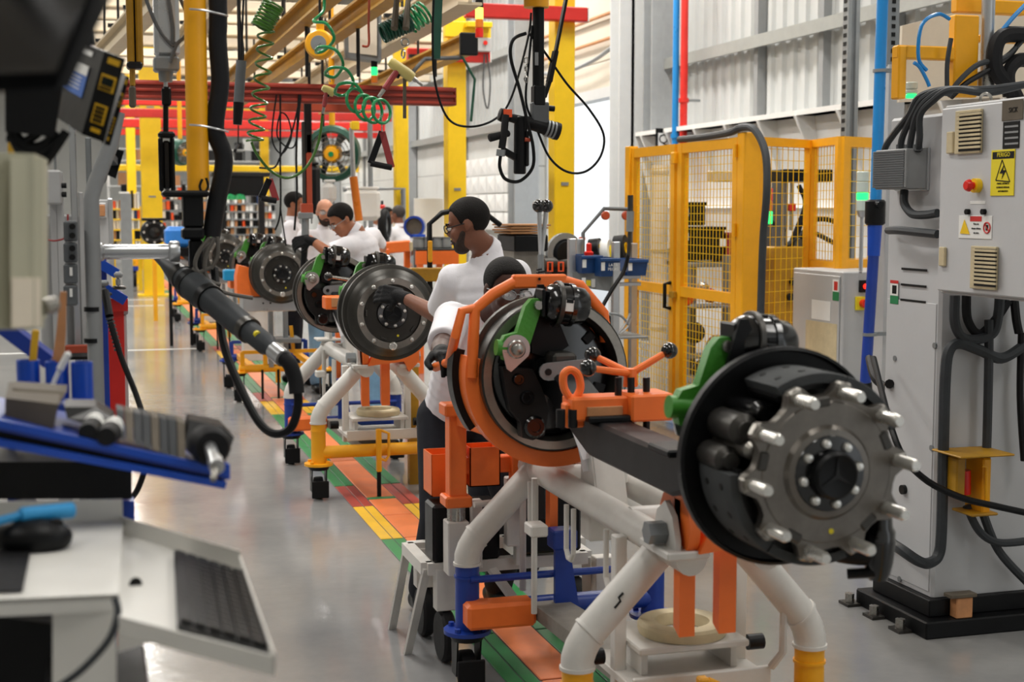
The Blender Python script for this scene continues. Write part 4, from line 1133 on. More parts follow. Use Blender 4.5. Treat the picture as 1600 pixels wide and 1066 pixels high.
def person(label, J, fw, up=(0, 0, 1), skin='skin_brown', hair='hair', trousers='trousers', s=1.0, voxel=0.010, gloves=('L', 'R'), bald=False, beard=False, glass=True, dark_glass=False, side=None, hands=None, hairargs={}, collar=True):
    """J: joints (world). side = direction from the person's left shoulder to right shoulder"""
    g = lambda k: V(J[k])
    base = (g('aL') + g('aR')) / 2
    b = MB()
    hc = g('head')
    T = head_mesh(b, hc, fw, up, s)
    nk = g('neck')
    caps(b, T @ (V((0, -0.02, -0.06)) * s), nk, 0.053 * s, 0.06 * s)
    ch, pv = g('chest'), g('pelvis')
    sL, sR = g('sL'), g('sR')
    caps(b, nk, ch, 0.07 * s, 0.11 * s); caps(b, ch, pv, 0.11 * s, 0.12 * s)
    for k in ('L', 'R'):
        S, E, W = g('s' + k), g('e' + k), g('w' + k)
        caps(b, ch + (S - ch) * 0.4, S, 0.08 * s, 0.058 * s)
        caps(b, S, E, 0.055 * s, 0.040 * s); caps(b, E, E + (W - E) * 0.4, 0.042 * s, 0.040 * s); caps(b, E + (W - E) * 0.4, W, 0.040 * s, 0.028 * s)
        H, K_, A = g('h' + k), g('k' + k), g('a' + k)
        caps(b, pv, H, 0.11 * s, 0.09 * s); caps(b, H, K_, 0.085 * s, 0.055 * s); caps(b, K_, K_ + (A - K_) * 0.35, 0.055 * s, 0.056 * s); caps(b, K_ + (A - K_) * 0.35, A, 0.056 * s, 0.036 * s)
        hd = (hands or {}).get(k)
        if k not in gloves:
            d = V(hd[0]) if hd else (W - E)
            n = V(hd[1]) if hd else V((0, 0, -1)) + (W - E) * 0.01
            hand(b, W, d, n, hd[2] if hd else 0.35, s, 1 if k == 'R' else -1)
    body = fused(b, 'person', skin, None, voxel, 2)
    tag(body, label, 'person')
    # shirt
    sh = MB()
    dS = (sR - sL).normalized()
    for tt, wd, dp in ((0.0, 0.15, 0.115), (0.33, 0.165, 0.135), (0.66, 0.16, 0.135), (1.0, 0.165, 0.135)):
        p = ch + (pv - ch) * tt
        ax = (ch - pv).normalized(); fwd = dS.cross(ax).normalized()
        sh.sph((0, 0, 0), 1.0, 18, 10, (wd * s, dp * s, 0.13 * s), TR(p, dS, fwd, ax))
    for tt in [i / 8 for i in range(9)]:
        p = ch + (pv - ch) * tt
        sh.sph((0, 0, 0), 1.0, 16, 8, (0.163 * s, 0.132 * s, 0.09 * s), TR(p, dS, fwd, ax))
    caps(sh, sL, sR, 0.066 * s, 0.066 * s)
    caps(sh, nk - ax * 0.01, ch, 0.072 * s, 0.12 * s)
    for k in ('L', 'R'):
        S, E = g('s' + k), g('e' + k)
        caps(sh, ch + (S - ch) * 0.3, S, 0.10 * s, 0.075 * s)
        e2 = S + (E - S) * 0.82
        sh.sph(S, 0.074 * s, 14, 8); sh.cyl(S, e2, 0.070 * s, 0.064 * s, n=16)
    st = fused(sh, 'shirt', 'shirt', body, voxel, 5)
    # collar
    if collar:
        cx = V(T.col[0][:3]); cy = V(T.col[1][:3])
        ax2 = (T @ (V((0, -0.02, -0.06)) * s) - nk).normalized()
        cc = nk + ax2 * 0.018 * s
        x_, y_, z_ = frame_from(ax2)
        pts = []
        MB().lathe([(0.066 * s, -0.02 * s), (0.072 * s, -0.025 * s), (0.066 * s, 0.022 * s), (0.060 * s, 0.022 * s), (0.066 * s, -0.02 * s)], 24, TR(cc, x_, y_, z_)).build('collar', 'shirt', body)
    # trousers
    tr = MB()
    tr.sph((0, 0, 0), 1.0, 18, 10, (0.172 * s, 0.138 * s, 0.11 * s), TR(pv - ax * 0.03, dS, fwd, ax))
    for k in ('L', 'R'):
        H, K_, A = g('h' + k), g('k' + k), g('a' + k)
        caps(tr, pv - ax * 0.03, H, 0.125 * s, 0.10 * s); caps(tr, H, K_, 0.098 * s, 0.072 * s); caps(tr, K_, A + (K_ - A) * 0.05, 0.072 * s, 0.064 * s)
    fused(tr, 'trousers', trousers, body, voxel * 1.3, 4)
    ft = V((fw[0], fw[1], 0)).normalized()
    for k in ('L', 'R'):
        A = g('a' + k)
        bt = MB()
        caps(bt, A, (A.x, A.y, 0.05), 0.05 * s, 0.048 * s)
        caps(bt, V((A.x, A.y, 0.045)) - ft * 0.05, V((A.x, A.y, 0.04)) + ft * 0.15, 0.045, 0.04)
        bb = fused(bt, 'boot', 'black', body, 0.012, 3)
    # face
    for sx in (-1, 1):
        MB().sph((0, 0, 0), 0.0125 * s, 12, 8, (1, 1, 0.7), T @ Matrix.Translation(V((sx * 0.032, 0.079, 0.0)) * s)).build('eye', 'eye', body)
        MB().sph((0, 0, 0), 0.006 * s, 10, 6, (1, 1, 1), T @ Matrix.Translation(V((sx * 0.032, 0.0875, 0.0)) * s)).build('iris', 'ink', body)
        MB().tube([T @ (V(p) * s) for p in ((sx * 0.014, 0.094, 0.02), (sx * 0.034, 0.092, 0.026), (sx * 0.054, 0.076, 0.021))], 0.0035 * s, 6, 3).build('eyebrow', 'hair', body)
    MB().tube([T @ (V(p) * s) for p in ((-0.024, 0.086, -0.069), (-0.01, 0.094, -0.067), (0.01, 0.094, -0.067), (0.024, 0.086, -0.069))], 0.0042 * s, 6, 3).build('mouth', 'lip', body)
    if not bald:
        hair_cap(T, s, **hairargs).build('hair', hair, body, smooth=80)
    if beard:
        bm = MB()
        bm.sph((0, 0.048 * s, -0.09 * s), 0.041 * s, 14, 8, (1.25, 1.0, 0.9), T)
        for sx in (-1, 1):
            bm.cyl(T @ (V((sx * 0.062, 0.02, -0.035)) * s), T @ (V((sx * 0.035, 0.05, -0.085)) * s), 0.014 * s, 0.024 * s, n=10)
            bm.sph((sx * 0.062 * s, 0.02 * s, -0.035 * s), 0.015 * s, 10, 6, (1, 1, 1), T)
            bm.cyl(T @ (V((sx * 0.03, 0.075, -0.07)) * s), T @ (V((sx * 0.003, 0.09, -0.052)) * s), 0.009 * s, 0.008 * s, n=8)
        fused(bm, 'beard', hair if beard is True else beard, body, 0.006, 2)
    if glass:
        glasses(T, s, body, dark_glass)
    for k in gloves:
        hd = (hands or {}).get(k)
        W, E = g('w' + k), g('e' + k)
        gm = MB()
        d = V(hd[0]) if hd else (W - E)
        n = V(hd[1]) if hd else V((0, 0, -1)) + (W - E) * 0.01
        caps(gm, W + (E - W).normalized() * 0.05, W + d.normalized() * 0.02, 0.035 * s, 0.032 * s)
        hand(gm, W, d, n, hd[2] if hd else 0.4, 1.12 * s, 1 if k == 'R' else -1)
        fused(gm, 'glove', 'glove', body, 0.006, 2)
    return body, T
q = pY
# 1. bearded worker standing, bent over the second axle's drum
Y1 = 6.35
def J1():
    j = {}
    j['head'] = q(731, 352, Y1); j['neck'] = q(762, 392, Y1 + 0.02); j['chest'] = q(760, 445, Y1 + 0.02); j['pelvis'] = q(788, 590, Y1 - 0.02)
    j['sL'] = q(708, 437, Y1 + 0.10); j['eL'] = q(682, 492, Y1 + 0.36); j['wL'] = q(627, 462, Y1 + 0.62)
    j['sR'] = q(806, 430, Y1 - 0.10); j['eR'] = q(838, 510, Y1 + 0.05); j['wR'] = q(800, 560, Y1 + 0.25)
    j['hL'] = q(770, 605, Y1 + 0.06); j['hR'] = q(810, 605, Y1 - 0.10)
    j['kL'] = j['hL'] + V((-0.04, 0.06, -0.42)); j['kR'] = j['hR'] + V((0.0, 0.02, -0.42))
    for k in 'LR':
        j['a' + k] = V((j['k' + k].x, j['k' + k].y - 0.05, 0.09))
    return j
person('bearded worker in white polo and glasses bent over the second axle', J1(), (-0.86, 0.42, -0.22), (-0.2, 0.1, 1), 'skin_brown', 'hair', glass=True, dark_glass=True, beard='beard', gloves=('L',), voxel=0.009,
       hands={'L': ((-0.6, 0.5, 0.05), (0.1, 0.9, -0.3), 0.45)}, hairargs=dict(front=0.082, low=-0.03))
# 2. worker crouching behind the orange fixture, gripping its bar
Y2_ = 5.32
def J2():
    j = {}
    Y = Y2_
    j['head'] = q(790, 454, Y - 0.05); j['neck'] = q(762, 492, Y + 0.10); j['chest'] = q(742, 535, Y + 0.16); j['pelvis'] = q(720, 640, Y + 0.34)
    j['sL'] = q(806, 510, Y + 0.16); j['eL'] = q(838, 570, Y + 0.12); j['wL'] = q(860, 640, Y + 0.0)
    j['sR'] = q(702, 508, Y + 0.10); j['eR'] = q(688, 573, Y - 0.06); j['wR'] = q(680, 573, Y - 0.40)
    j['sR'] = q(706, 500, Y + 0.08); j['eR'] = q(690, 545, Y - 0.22); j['wR'] = q(690, 554, 4.805)
    j['hR'] = j['pelvis'] + V((-0.09, 0, -0.03)); j['hL'] = j['pelvis'] + V((0.1, 0, -0.03))
    for k, sx in (('L', 0.08), ('R', -0.06)):
        j['k' + k] = V((j['h' + k].x + sx, j['h' + k].y - 0.20, 0.46)); j['a' + k] = V((j['h' + k].x + sx, j['h' + k].y + 0.08, 0.09))
    return j
person('crouching worker in white polo and clear glasses behind the orange drum fixture', J2(), (0.20, -0.95, -0.16), (0.05, -0.1, 1), 'skin_dark', 'hair', voxel=0.008, gloves=('R', 'L'),
       hands={'R': ((0.05, -1.0, 0.08), (0.0, -0.1, -1.0), 1.0)}, hairargs=dict(front=0.080, low=-0.03))
# 3. young worker leaning left over the third axle
Y3 = 10.7
def J3():
    j = {}
    Y = Y3
    j['head'] = q(534, 345, Y); j['neck'] = q(556, 362, Y); j['chest'] = q(563, 385, Y); j['pelvis'] = q(580, 450, Y + 0.05)
    j['sL'] = q(541, 385, Y - 0.14); j['eL'] = q(512, 394, Y - 0.12); j['wL'] = q(484, 373, Y - 0.02)
    j['sR'] = q(582, 370, Y + 0.16); j['eR'] = q(596, 388, Y + 0.25); j['wR'] = q(586, 402, Y + 0.1)
    j['hL'] = j['pelvis'] + V((0, -0.09, -0.04)); j['hR'] = j['pelvis'] + V((0, 0.09, -0.04))
    for k in 'LR':
        j['k' + k] = j['h' + k] + V((-0.03, 0, -0.42)); j['a' + k] = V((j['k' + k].x + 0.03, j['k' + k].y, 0.09))
    return j
person('young dark-haired worker in white polo leaning out with a gloved hand', J3(), (-0.82, -0.20, -0.5), (-0.35, 0, 1), 'skin_tan', 'hair', voxel=0.011, gloves=('L',), trousers='jeans', hands={'L': ((-1, 0.1, -0.3), (0.2, 1, -0.5), 1.1)}, hairargs=dict(front=0.075, low=-0.02, grow=1.2))
def stand(px, py, Y, fw, left=(0, 0, 0), arms=None, lean=0.0):
    """upright figure with head centre at a pixel; fw horizontal facing"""
    h = q(px, py, Y)
    f = V((fw[0], fw[1], 0)).normalized(); r = V((f.y, -f.x, 0))
    k = h.z / 1.63
    j = {'head': h, 'neck': V((h.x, h.y, h.z - 0.15)) - f * 0.03}
    j['chest'] = V((h.x, h.y, h.z - 0.33)) - f * 0.03; j['pelvis'] = V((h.x, h.y, h.z - 0.70)) - f * 0.02
    for kk, sg in (('L', -1), ('R', 1)):
        S = j['neck'] + r * (0.185 * sg) + V((0, 0, -0.07)); j['s' + kk] = S
        j['e' + kk] = S + V((0, 0, -0.27)) + r * 0.05 * sg + f * 0.02; j['w' + kk] = j['e' + kk] + V((0, 0, -0.12)) + f * 0.2 - r * 0.08 * sg
        j['h' + kk] = j['pelvis'] + r * 0.09 * sg + V((0, 0, -0.04)); j['k' + kk] = V((j['h' + kk].x, j['h' + kk].y, 0.5)); j['a' + kk] = V((j['h' + kk].x, j['h' + kk].y, 0.09)) - f * 0.03
    return j
b4, _ = person('bald bearded worker in white polo facing the camera', stand(508, 332, 13.0, (0.05, -1, 0)), (-0.02, -1, -0.05), (0, 0, 1), 'skin_light', 'hair', voxel=0.012, gloves=(), bald=True, beard='beard', trousers='jeans')
person('dark-haired worker in white polo behind the hanging cables', stand(461, 320, 13.9, (0.95, -0.25, 0)), (0.95, -0.25, -0.1), (0, 0, 1), 'skin_tan', 'hair', voxel=0.014, gloves=(), glass=False)
person('worker in white polo seen from behind near the stacked drums', stand(622, 336, 18.3, (-0.5, 0.86, 0)), (-0.5, 0.86, -0.05), (0, 0, 1), 'skin_brown', 'hair_grey', voxel=0.015, gloves=(), glass=False)
person('worker half hidden behind the one facing away', stand(606, 338, 19.6, (0.8, -0.6, 0)), (0.9, -0.4, -0.05), (0, 0, 1), 'skin_tan', 'hair', voxel=0.016, gloves=(), glass=False)
person('worker in white with bright belt beside the red fire extinguisher', stand(584, 338, 20.6, (0.9, -0.4, 0)), (0.9, -0.4, -0.05), (0, 0, 1), 'skin_tan', 'hair', voxel=0.016, gloves=(), glass=False)

# ================================================================ YELLOW SAFETY FENCE
def mesh_panel(parent, P, Q, z0, z1, fw=0.05, fd=0.05, pitch=0.062, mid=None, m='yellow', bars=True, wire=0.0021, diag=False):
    """framed wire-mesh panel standing on the line P-Q (xy), z0..z1"""
    P = V((P[0], P[1], 0)); Q = V((Q[0], Q[1], 0)); d = (Q - P).normalized(); L = (Q - P).length
    nrm = V((d.y, -d.x, 0))
    def pt(a, z, o=0.0): return P + d * a + nrm * o + V((0, 0, z))
    if bars:
        for a in (fw / 2, L - fw / 2):
            MB().bar(pt(a, z0), pt(a, z1), fw, fd, nrm).build('frame_post', m, parent)
        zs = [z0 + fw / 2, z1 - fw / 2] + ([mid] if mid else [])
        for z in zs:
            MB().bar(pt(0.002, z), pt(L - 0.002, z), fd - 0.006, fw, (0, 0, 1)).build('frame_rail', m, parent)
    wm = MB()
    n = int((L - fw) / pitch)
    for i in range(1, n + 1):
        a = fw / 2 + i * (L - fw) / (n + 1)
        wm.bar(pt(a, z0 + fw * .5, 0.003), pt(a, z1 - fw * .5, 0.003), 2 * wire, 2 * wire, nrm)
    k = int((z1 - z0) / pitch)
    for i in range(1, k):
        z = z0 + i * (z1 - z0) / k
        wm.bar(pt(fw * .5, z, -0.003), pt(L - fw * .5, z, -0.003), 2 * wire, 2 * wire, (0, 0, 1))
    o = wm.build('wire_mesh', 'yellow_post', parent, smooth=0); o['kind'] = 'stuff'
FX = 4.36; ZT = 2.19
fa = pX(990, 235, FX); fb = pX(1158, 216, FX); fm = pX(1062, 225, FX)
fence = thing('safety_fence', 'yellow wire-mesh safety cage around the press beside the line', 'fence', (4.6, 9.6, 0))
def fdoor(label, y0, y1):
    mesh_panel(fence, (FX, y0), (FX, y1), 0.06, ZT, 0.075, 0.06, 0.058, 1.06)
fdoor('a', fa.y, fm.y + 0.03); fdoor('b', fm.y - 0.03, fb.y)
MB().bx(FX - 0.03, FX + 0.10, fb.y - 0.11, fb.y, 0.0, ZT + 0.03, 0.006).build('corner_post', 'yellow', fence)
MB().bx(FX - 0.05, FX + 0.03, fa.y - 0.03, fa.y + 0.07, 0.0, ZT + 0.02, 0.004).build('end_post', 'yellow', fence)
hm = pX(1046, 462, FX - 0.04)
MB().tube([(FX - 0.03, hm.y, hm.z + 0.10), (FX - 0.08, hm.y, hm.z + 0.09), (FX - 0.08, hm.y, hm.z - 0.09), (FX - 0.03, hm.y, hm.z - 0.10)], 0.016, 8).build('door_handle', 'black', fence)
MB().box((FX - 0.045, hm.y - 0.08, 1.03), (0.03, 0.09, 0.05), None, 0.004).build('door_latch', 'yellow_old', fence)
p = pX(1053, 247, FX - 0.05)
MB().box((FX - 0.045, p.y, p.z), (0.04, 0.06, 0.09), None, 0.005).build('interlock_switch', 'yellow', fence)
for z in (0.4, 1.5, 2.05):
    MB().cyl((FX - 0.04, fb.y, z), (FX - 0.04, fb.y, z + 0.09), 0.014, n=10).build('hinge', 'yellow', fence)
F1 = V((FX + 0.09, fb.y - 0.07, 0)); 
F2 = pZ(1269, 219, ZT); F3 = pZ(1315, 213, ZT); F4 = pZ(1392, 217, ZT)
mesh_panel(fence, F1, F2, 0.10, ZT, 0.06, 0.05, 0.075, 0.80)
zc = pZ(1290, 425, 1.2).z
mesh_panel(fence, F2, F3, 1.27, ZT, 0.055, 0.05, 0.06)
mesh_panel(fence, F3, F4, 1.27, ZT, 0.07, 0.05, 0.075)
# sheet below the front mesh
MB().bar((F1 + F2) / 2 + V((0, 0, 0.1)) * 0 - V((0, 0, 0)) + V((0, 0, 0.10)) - (F1 + F2) / 2 * 0, (F1 + F2) / 2 * 1.0 + V((0, 0, 0.75)) - V((0, 0, ZT / 2)) * 0, 0.02, 0.6, (1, 0, 0)) if False else None
d12 = V((F2.x - F1.x, F2.y - F1.y, 0))
MB().add(*(lambda b: (b.v, b.f))(MB().box((0, 0, 0), (d12.length, 0.012, 0.62), None, 0.002)), Matrix.Translation(((F1.x + F2.x) / 2, (F1.y + F2.y) / 2, 0.44)) @ Matrix.Rotation(math.atan2(d12.y, d12.x), 4, 'Z')).build('kick_sheet', 'yellow', fence)
# cable conduit along the fence top and down the corner
cab = catmull([pX(1062, 218, FX), pX(1100, 214, FX - 0.02), pX(1140, 207, FX - 0.03), pX(1160, 199, FX - 0.03), pX(1180, 204, FX - 0.03), pX(1196, 240, FX - 0.03), pX(1198, 300, FX - 0.04), pX(1192, 380, FX - 0.04), pX(1188, 508, FX - 0.04)], 6)
o = MB().tube(cab, 0.026, 10).build('conduit_hose', 'hose_grey', None)
tag(o, 'dark grey conduit hose draped over the yellow cage corner', 'hose')

# ---------------------------------------------------------------- inside the cage: press
pr = thing('hydraulic_press', 'yellow based press with dark head behind the cage mesh', 'machine', (5.7, 10.5, 0))
YP = 10.3
def Bq(parent, name, x0, x1, y0, y1, Y, d, m, bev=0.006):
    a = pY(x0, y1, Y); b = pY(x1, y0, Y)
    return MB().bx(min(a.x, b.x), max(a.x, b.x), Y - d / 2, Y + d / 2, min(a.z, b.z), max(a.z, b.z), bev).build(name, m, parent)
a = pY(1192, 385, YP); b = pY(1246, 500, YP)
MB().bx(a.x, b.x, YP - 0.2, YP + 0.3, 0.0, a.z, 0.008).build('press_body', 'yellow_old', pr)
Bq(pr, 'press_head', 1206, 1282, 266, 284, YP + 0.1, 0.4, 'black')
Bq(pr, 'press_arm', 1110, 1212, 268, 284, YP + 0.2, 0.12, 'cream')
Bq(pr, 'press_column', 1208, 1220, 284, 388, YP, 0.1, 'grey_dark')
Bq(pr, 'ram_guide', 1222, 1230, 284, 388, YP + 0.1, 0.06, 'alu')
Bq(pr, 'ram', 1234, 1240, 276, 360, YP, 0.04, 'alu')
Bq(pr, 'ram_seal', 1232, 1242, 318, 330, YP - 0.02, 0.05, 'red')
Bq(pr, 'side_motor', 1244, 1262, 372, 420, YP, 0.25, 'grey_dark')
for (pts, m) in (([(1248, 290), (1258, 320), (1240, 370), (1236, 385)], 'black_rubber'), ([(1262, 300), (1254, 340), (1244, 372)], 'black_rubber'), ([(1250, 372), (1270, 345), (1300, 345), (1318, 360)], 'black_rubber'), ([(1230, 384), (1260, 362), (1300, 378), (1320, 392)], 'hose_grey')):
    MB().tube([pY(x, y, YP - 0.1) for x, y in pts], 0.02, 8, 5).build('press_hose', m, pr)
for (x, y) in ((1203, 330), (1238, 420), (1234, 444)):
    c = pY(x, y + 20, YP - 0.21)
    MB().cyl(c, c + V((0, -0.03, 0)), 0.03, n=12).build('press_knob', 'cast_dark', pr)
def tower(name, label, px, segs, y_bot_pole, Y, r, base_to=None):
    """stack light: segs list of (y0, y1, material) in pixels from the top"""
    p = pY(px, segs[-1][1], Y)
    t = thing(name, label, 'signal light', (p.x, p.y, pY(px, y_bot_pole, Y).z))
    for (y0, y1, m) in segs:
        MB().cyl(pY(px, y1, Y) * V((0, 0, 1)).z + V((0, 0, 0)), pY(px, y0, Y), r, n=18, bev=0.004) if False else None
        z1, z0 = pY(px, y0, Y).z, pY(px, y1, Y).z
        MB().cyl((p.x, p.y, z0 + 0.001), (p.x, p.y, z1 - 0.001), r, n=18, bev=0.004).build('light_segment', m, t)
    zt, zb = p.z, pY(px, y_bot_pole, Y).z
    if abs(zt - zb) > 0.01:
        MB().cyl((p.x, p.y, min(zb, zt)), (p.x, p.y, max(zb, zt)), r * 0.33, n=10).build('light_pole', 'alu', t)
        MB().cyl((p.x, p.y, zt - 0.04), (p.x, p.y, zt), r * 0.55, r * 0.95, n=14).build('light_socket', 'alu', t)
    return t
tower('stack_light', 'red, amber and lit green stack light behind the cage mesh', 1196, [(294, 314, 'lamp_red'), (314, 330, 'lamp_amber'), (330, 350, 'lamp_green_on'), (350, 385, 'grey_dark')], 385, 9.9, 0.05)
tower('stack_light', 'clear stack light glowing green in front of the cage corner', 1347, [(268, 284, 'lamp_clear'), (284, 301, 'lamp_clear'), (301, 313, 'lamp_green_on'), (313, 330, 'lamp_clear')], 424, 8.35, 0.04)
# workpieces and a bench in the cage
bench = thing('cage_bench', 'grey steel bench with dark crates seen through the cage door', 'bench', (5.2, 11.6, 0))
YB2 = 11.6
Bq(bench, 'bench_top', 1062, 1136, 408, 416, YB2, 0.6, 'galv')
for x in (1066, 1132):
    a = pY(x, 412, YB2)
    MB().bx(a.x - 0.03, a.x + 0.03, YB2 - 0.25, YB2 - 0.19, 0, a.z, 0.003).build('leg', 'galv', bench)
for i, (x0, x1, y0, y1, m) in enumerate(((1064, 1090, 318, 352, 'black'), (1064, 1120, 356, 406, 'black'), (1122, 1138, 365, 408, 'tool_red'))):
    nm = ('small black crate on top behind the cage mesh', 'wide black crate on the cage bench', 'dark red box on the cage bench')[i]
    o = thing('parts_crate', nm, 'crate', pY((x0 + x1) / 2, y1, YB2))
    Bq(o, 'crate_body', x0, x1, y0, y1, YB2, 0.35, m, 0.01)
    Bq(o, 'crate_rim', x0 - 1, x1 + 1, y0 - 2, y0 + 3, YB2, 0.38, m, 0.004)
    Bq(o, 'crate_label', x0 + 2, x0 + 12, y0 + 8, y0 + 20, YB2 - 0.18, 0.006, 'label_white', 0)
t = thing('cable_column', 'cream wrapped cable column inside the cage', 'cable column', pX(1028, 600, 4.9))
a = pX(1028, 600, 4.9)
MB().cyl((a.x, a.y, 0), (a.x, a.y, 2.08), 0.075, n=20).build('column_sleeve', 'cream_light', t)
for z in (0.6, 1.3, 2.0):
    MB().cyl((a.x, a.y, z), (a.x, a.y, z + 0.03), 0.08, n=20).build('sleeve_band', 'cream', t)
for i, (x, y, m, r_) in enumerate(((1072, 465, 'plastic_orange', 0.07), (1110, 462, 'tool_red', 0.06), (1098, 450, 'alu', 0.05), (1085, 520, 'cast_iron', 0.09), (1120, 540, 'tool_red', 0.09), (1100, 580, 'cast_iron', 0.1), (1078, 600, 'galv', 0.08), (1125, 610, 'cast_dark', 0.1), (1095, 640, 'tool_red', 0.09))):
    c = pY(x, y, 11.0)
    lab = ['orange', 'red', 'bright silver', 'iron', 'red', 'iron', 'grey', 'black', 'red']
    o = MB().lathe([(0, -0.06), (r_ * .6, -0.06), (r_, -0.03), (r_, 0.02), (r_ * .7, 0.05), (r_ * .4, 0.05), (r_ * .4, 0.08), (0, 0.08)], 16, aim(c, (random.uniform(-.5, .5), -1, random.uniform(-.3, .6)))).build('machine_flange', m)
    tag(o, '%s machined flange piece stored in the cage, %s' % (lab[i], ('just below the bench', 'beside the bench leg', 'hanging over the bench edge', 'middle of the rack', 'right of the iron one', 'lower middle', 'lower left', 'lower right', 'lowest of all')[i]), 'machine part', 'machine parts in the cage')
rk = thing('cage_rack', 'open steel rack holding machined parts in the cage', 'rack', pY(1098, 640, 11.15))
for x in (1064, 1134):
    a = pY(x, 500, 11.15); MB().bx(a.x - 0.02, a.x + 0.02, 11.1, 11.2, 0, 1.3).build('rack_post', 'galv', rk)
for y in (478, 556, 628, 668):
    a = pY(1064, y, 11.15); b = pY(1134, y, 11.15); MB().bx(a.x, b.x, 11.0, 11.35, a.z - 0.015, a.z, 0.002).build('rack_shelf', 'galv', rk)

# small grey cabinet under the cage corner
sc1 = pY(1318, 425, 8.35)
gx0, gx1, gy0, gy1, gz1 = sc1.x, sc1.x + 0.55, 8.35, 9.05, sc1.z
gc = thing('control_cabinet', 'small light grey control cabinet with peeling label below the cage corner', 'cabinet', ((gx0 + gx1) / 2, (gy0 + gy1) / 2, 0))
MB().bx(gx0, gx1, gy0, gy1, 0.35, gz1, 0.008).build('cabinet_body', 'cabinet_old', gc)
MB().bx(gx0 - 0.012, gx0 - 0.001, gy0 + 0.03, gy1 - 0.03, 0.38, gz1 - 0.03, 0.004).build('cabinet_door', 'cabinet_old', gc)
MB().bx(gx0 + 0.05, gx1 - 0.05, gy0 + 0.05, gy1 - 0.05, 0.0, 0.35, 0.005).build('plinth', 'cardboard', gc)
def onX(parent, name, x0, x1, y0, y1, X, t, m, bev=0.001):
    a = pX(x0, y1, X); b = pX(x1, y0, X); c = pX(x1, y1, X); d = pX(x0, y0, X)
    z0 = (a.z + c.z) / 2; z1 = (b.z + d.z) / 2
    return MB().bx(X - t, X, min(a.y, b.y), max(a.y, b.y), z0, z1, bev).build(name, m, parent)
gX = gx0 - 0.013
onX(gc, 'warning_sticker', 1301, 1311, 437, 456, gX, 0.002, 'label_white'); onX(gc, 'sticker_band', 1301, 1311, 456, 470, gX, 0.002, 'label_green'); onX(gc, 'sticker_hand', 1303, 1309, 440, 454, gX - 0.002, 0.001, 'label_red')
onX(gc, 'paper_label', 1268, 1298, 470, 500, gX, 0.002, 'label_white'); onX(gc, 'glue_patch', 1258, 1308, 503, 565, gX, 0.001, 'ring_beige')
c = pY(1350, 445, gy0); MB().bx(c.x - 0.04, c.x + 0.03, gy0 - 0.02, gy0, c.z - 0.05, c.z + 0.03, 0.003).build('lamp_plate', 'ink', gc)
MB().cyl((c.x, gy0 - 0.02, c.z - 0.01), (c.x, gy0 - 0.04, c.z - 0.01), 0.018, n=14).build('red_lamp', 'lamp_red_on', gc)
c = pY(1346, 474, gy0); MB().bx(c.x - 0.05, c.x + 0.05, gy0 - 0.02, gy0, c.z - 0.045, c.z + 0.045, 0.003).build('switch_plate', 'label_yellow', gc)
MB().cyl((c.x, gy0 - 0.02, c.z), (c.x, gy0 - 0.06, c.z), 0.028, n=14).build('rotary_switch', 'lamp_red', gc)

# blue pipe with valve and the grey post behind it
YPp = 7.7
bp = thing('air_pipe', 'long bright blue air pipe with black valve beside the large cabinet', 'pipe', pY(1352, 606, YPp))
MB().cyl(pY(1368, 330, YPp) + (pY(1380, -30, YPp) - pY(1368, 330, YPp)) * 3.2, pY(1368, 330, YPp), 0.035, n=16).build('pipe_run', 'blue_pipe', bp)
MB().cyl(pY(1368, 312, YPp), pY(1367, 352, YPp), 0.062, n=16, bev=0.012).build('valve', 'black', bp)
MB().cyl(pY(1368, 318, YPp - 0.02), pY(1376, 320, YPp - 0.1), 0.022, n=10).build('valve_knob', 'black', bp)
MB().cyl(pY(1367, 352, YPp), pY(1365, 400, YPp), 0.045, 0.038, n=16).build('pipe_coupling', 'blue_bright', bp)
MB().cyl(pY(1365, 398, YPp), pY(1352, 600, YPp) + (pY(1352, 600, YPp) - pY(1365, 398, YPp)) * 0.85, 0.034, n=16).build('pipe_lower', 'blue', bp)
for y in (108, 520):
    MB().cyl(pY(1376 - (y - 100) * 0.04, y, YPp), pY(1376 - (y - 100) * 0.04, y + 5, YPp), 0.046, n=14).build('pipe_clip', 'galv', bp)
    a = pY(1376 - (y - 100) * 0.04, y + 2, YPp); MB().bx(a.x, a.x + 0.13, a.y - 0.015, a.y + 0.015, a.z - 0.012, a.z + 0.012).build('clip_arm', 'galv', bp)
MB().cyl(pY(1352, 598, YPp), pY(1353, 612, YPp), 0.04, n=12).build('pipe_collar', 'black', bp)
a = pY(1388, 400, 7.8)
t = struct('trim_7', 'light grey steel post behind the long blue air pipe', 'post', (a.x, a.y, 0))
MB().bx(a.x - 0.055, a.x + 0.055, 7.75, 7.77, 0, pY(1388, 102, 7.8).z).build('flange', 'cabinet_old', t)
MB().bx(a.x - 0.006, a.x + 0.006, 7.77, 7.95, 0, pY(1388, 102, 7.8).z).build('web', 'cabinet_old', t)
t = thing('strut_post', 'tall galvanised strut post with slotted holes behind the cage', 'post', pY(1330, 420, 9.9))
a = pY(1330, 100, 9.9)
MB().bx(a.x - 0.045, a.x + 0.045, 9.9, 9.96, 0, 4.6).build('strut_channel', 'galv', t)
MB().bx(a.x - 0.05, a.x - 0.02, 9.87, 9.9, 0, 4.6).bx(a.x + 0.02, a.x + 0.05, 9.87, 9.9, 0, 4.6).build('strut_lip', 'galv', t)
sl = MB()
for i in range(60):
    sl.bx(a.x - 0.052, a.x - 0.047, 9.89, 9.94, 0.6 + i * 0.065, 0.63 + i * 0.065)
so = sl.build('strut_slot', 'ink', t); so['kind'] = 'stuff'
a = pY(1390, 60, 7.9)
t = thing('strut_post', 'slotted galvanised strut post above the grey post by the blue pipe', 'post', (a.x, a.y, pY(1388, 102, 7.8).z))
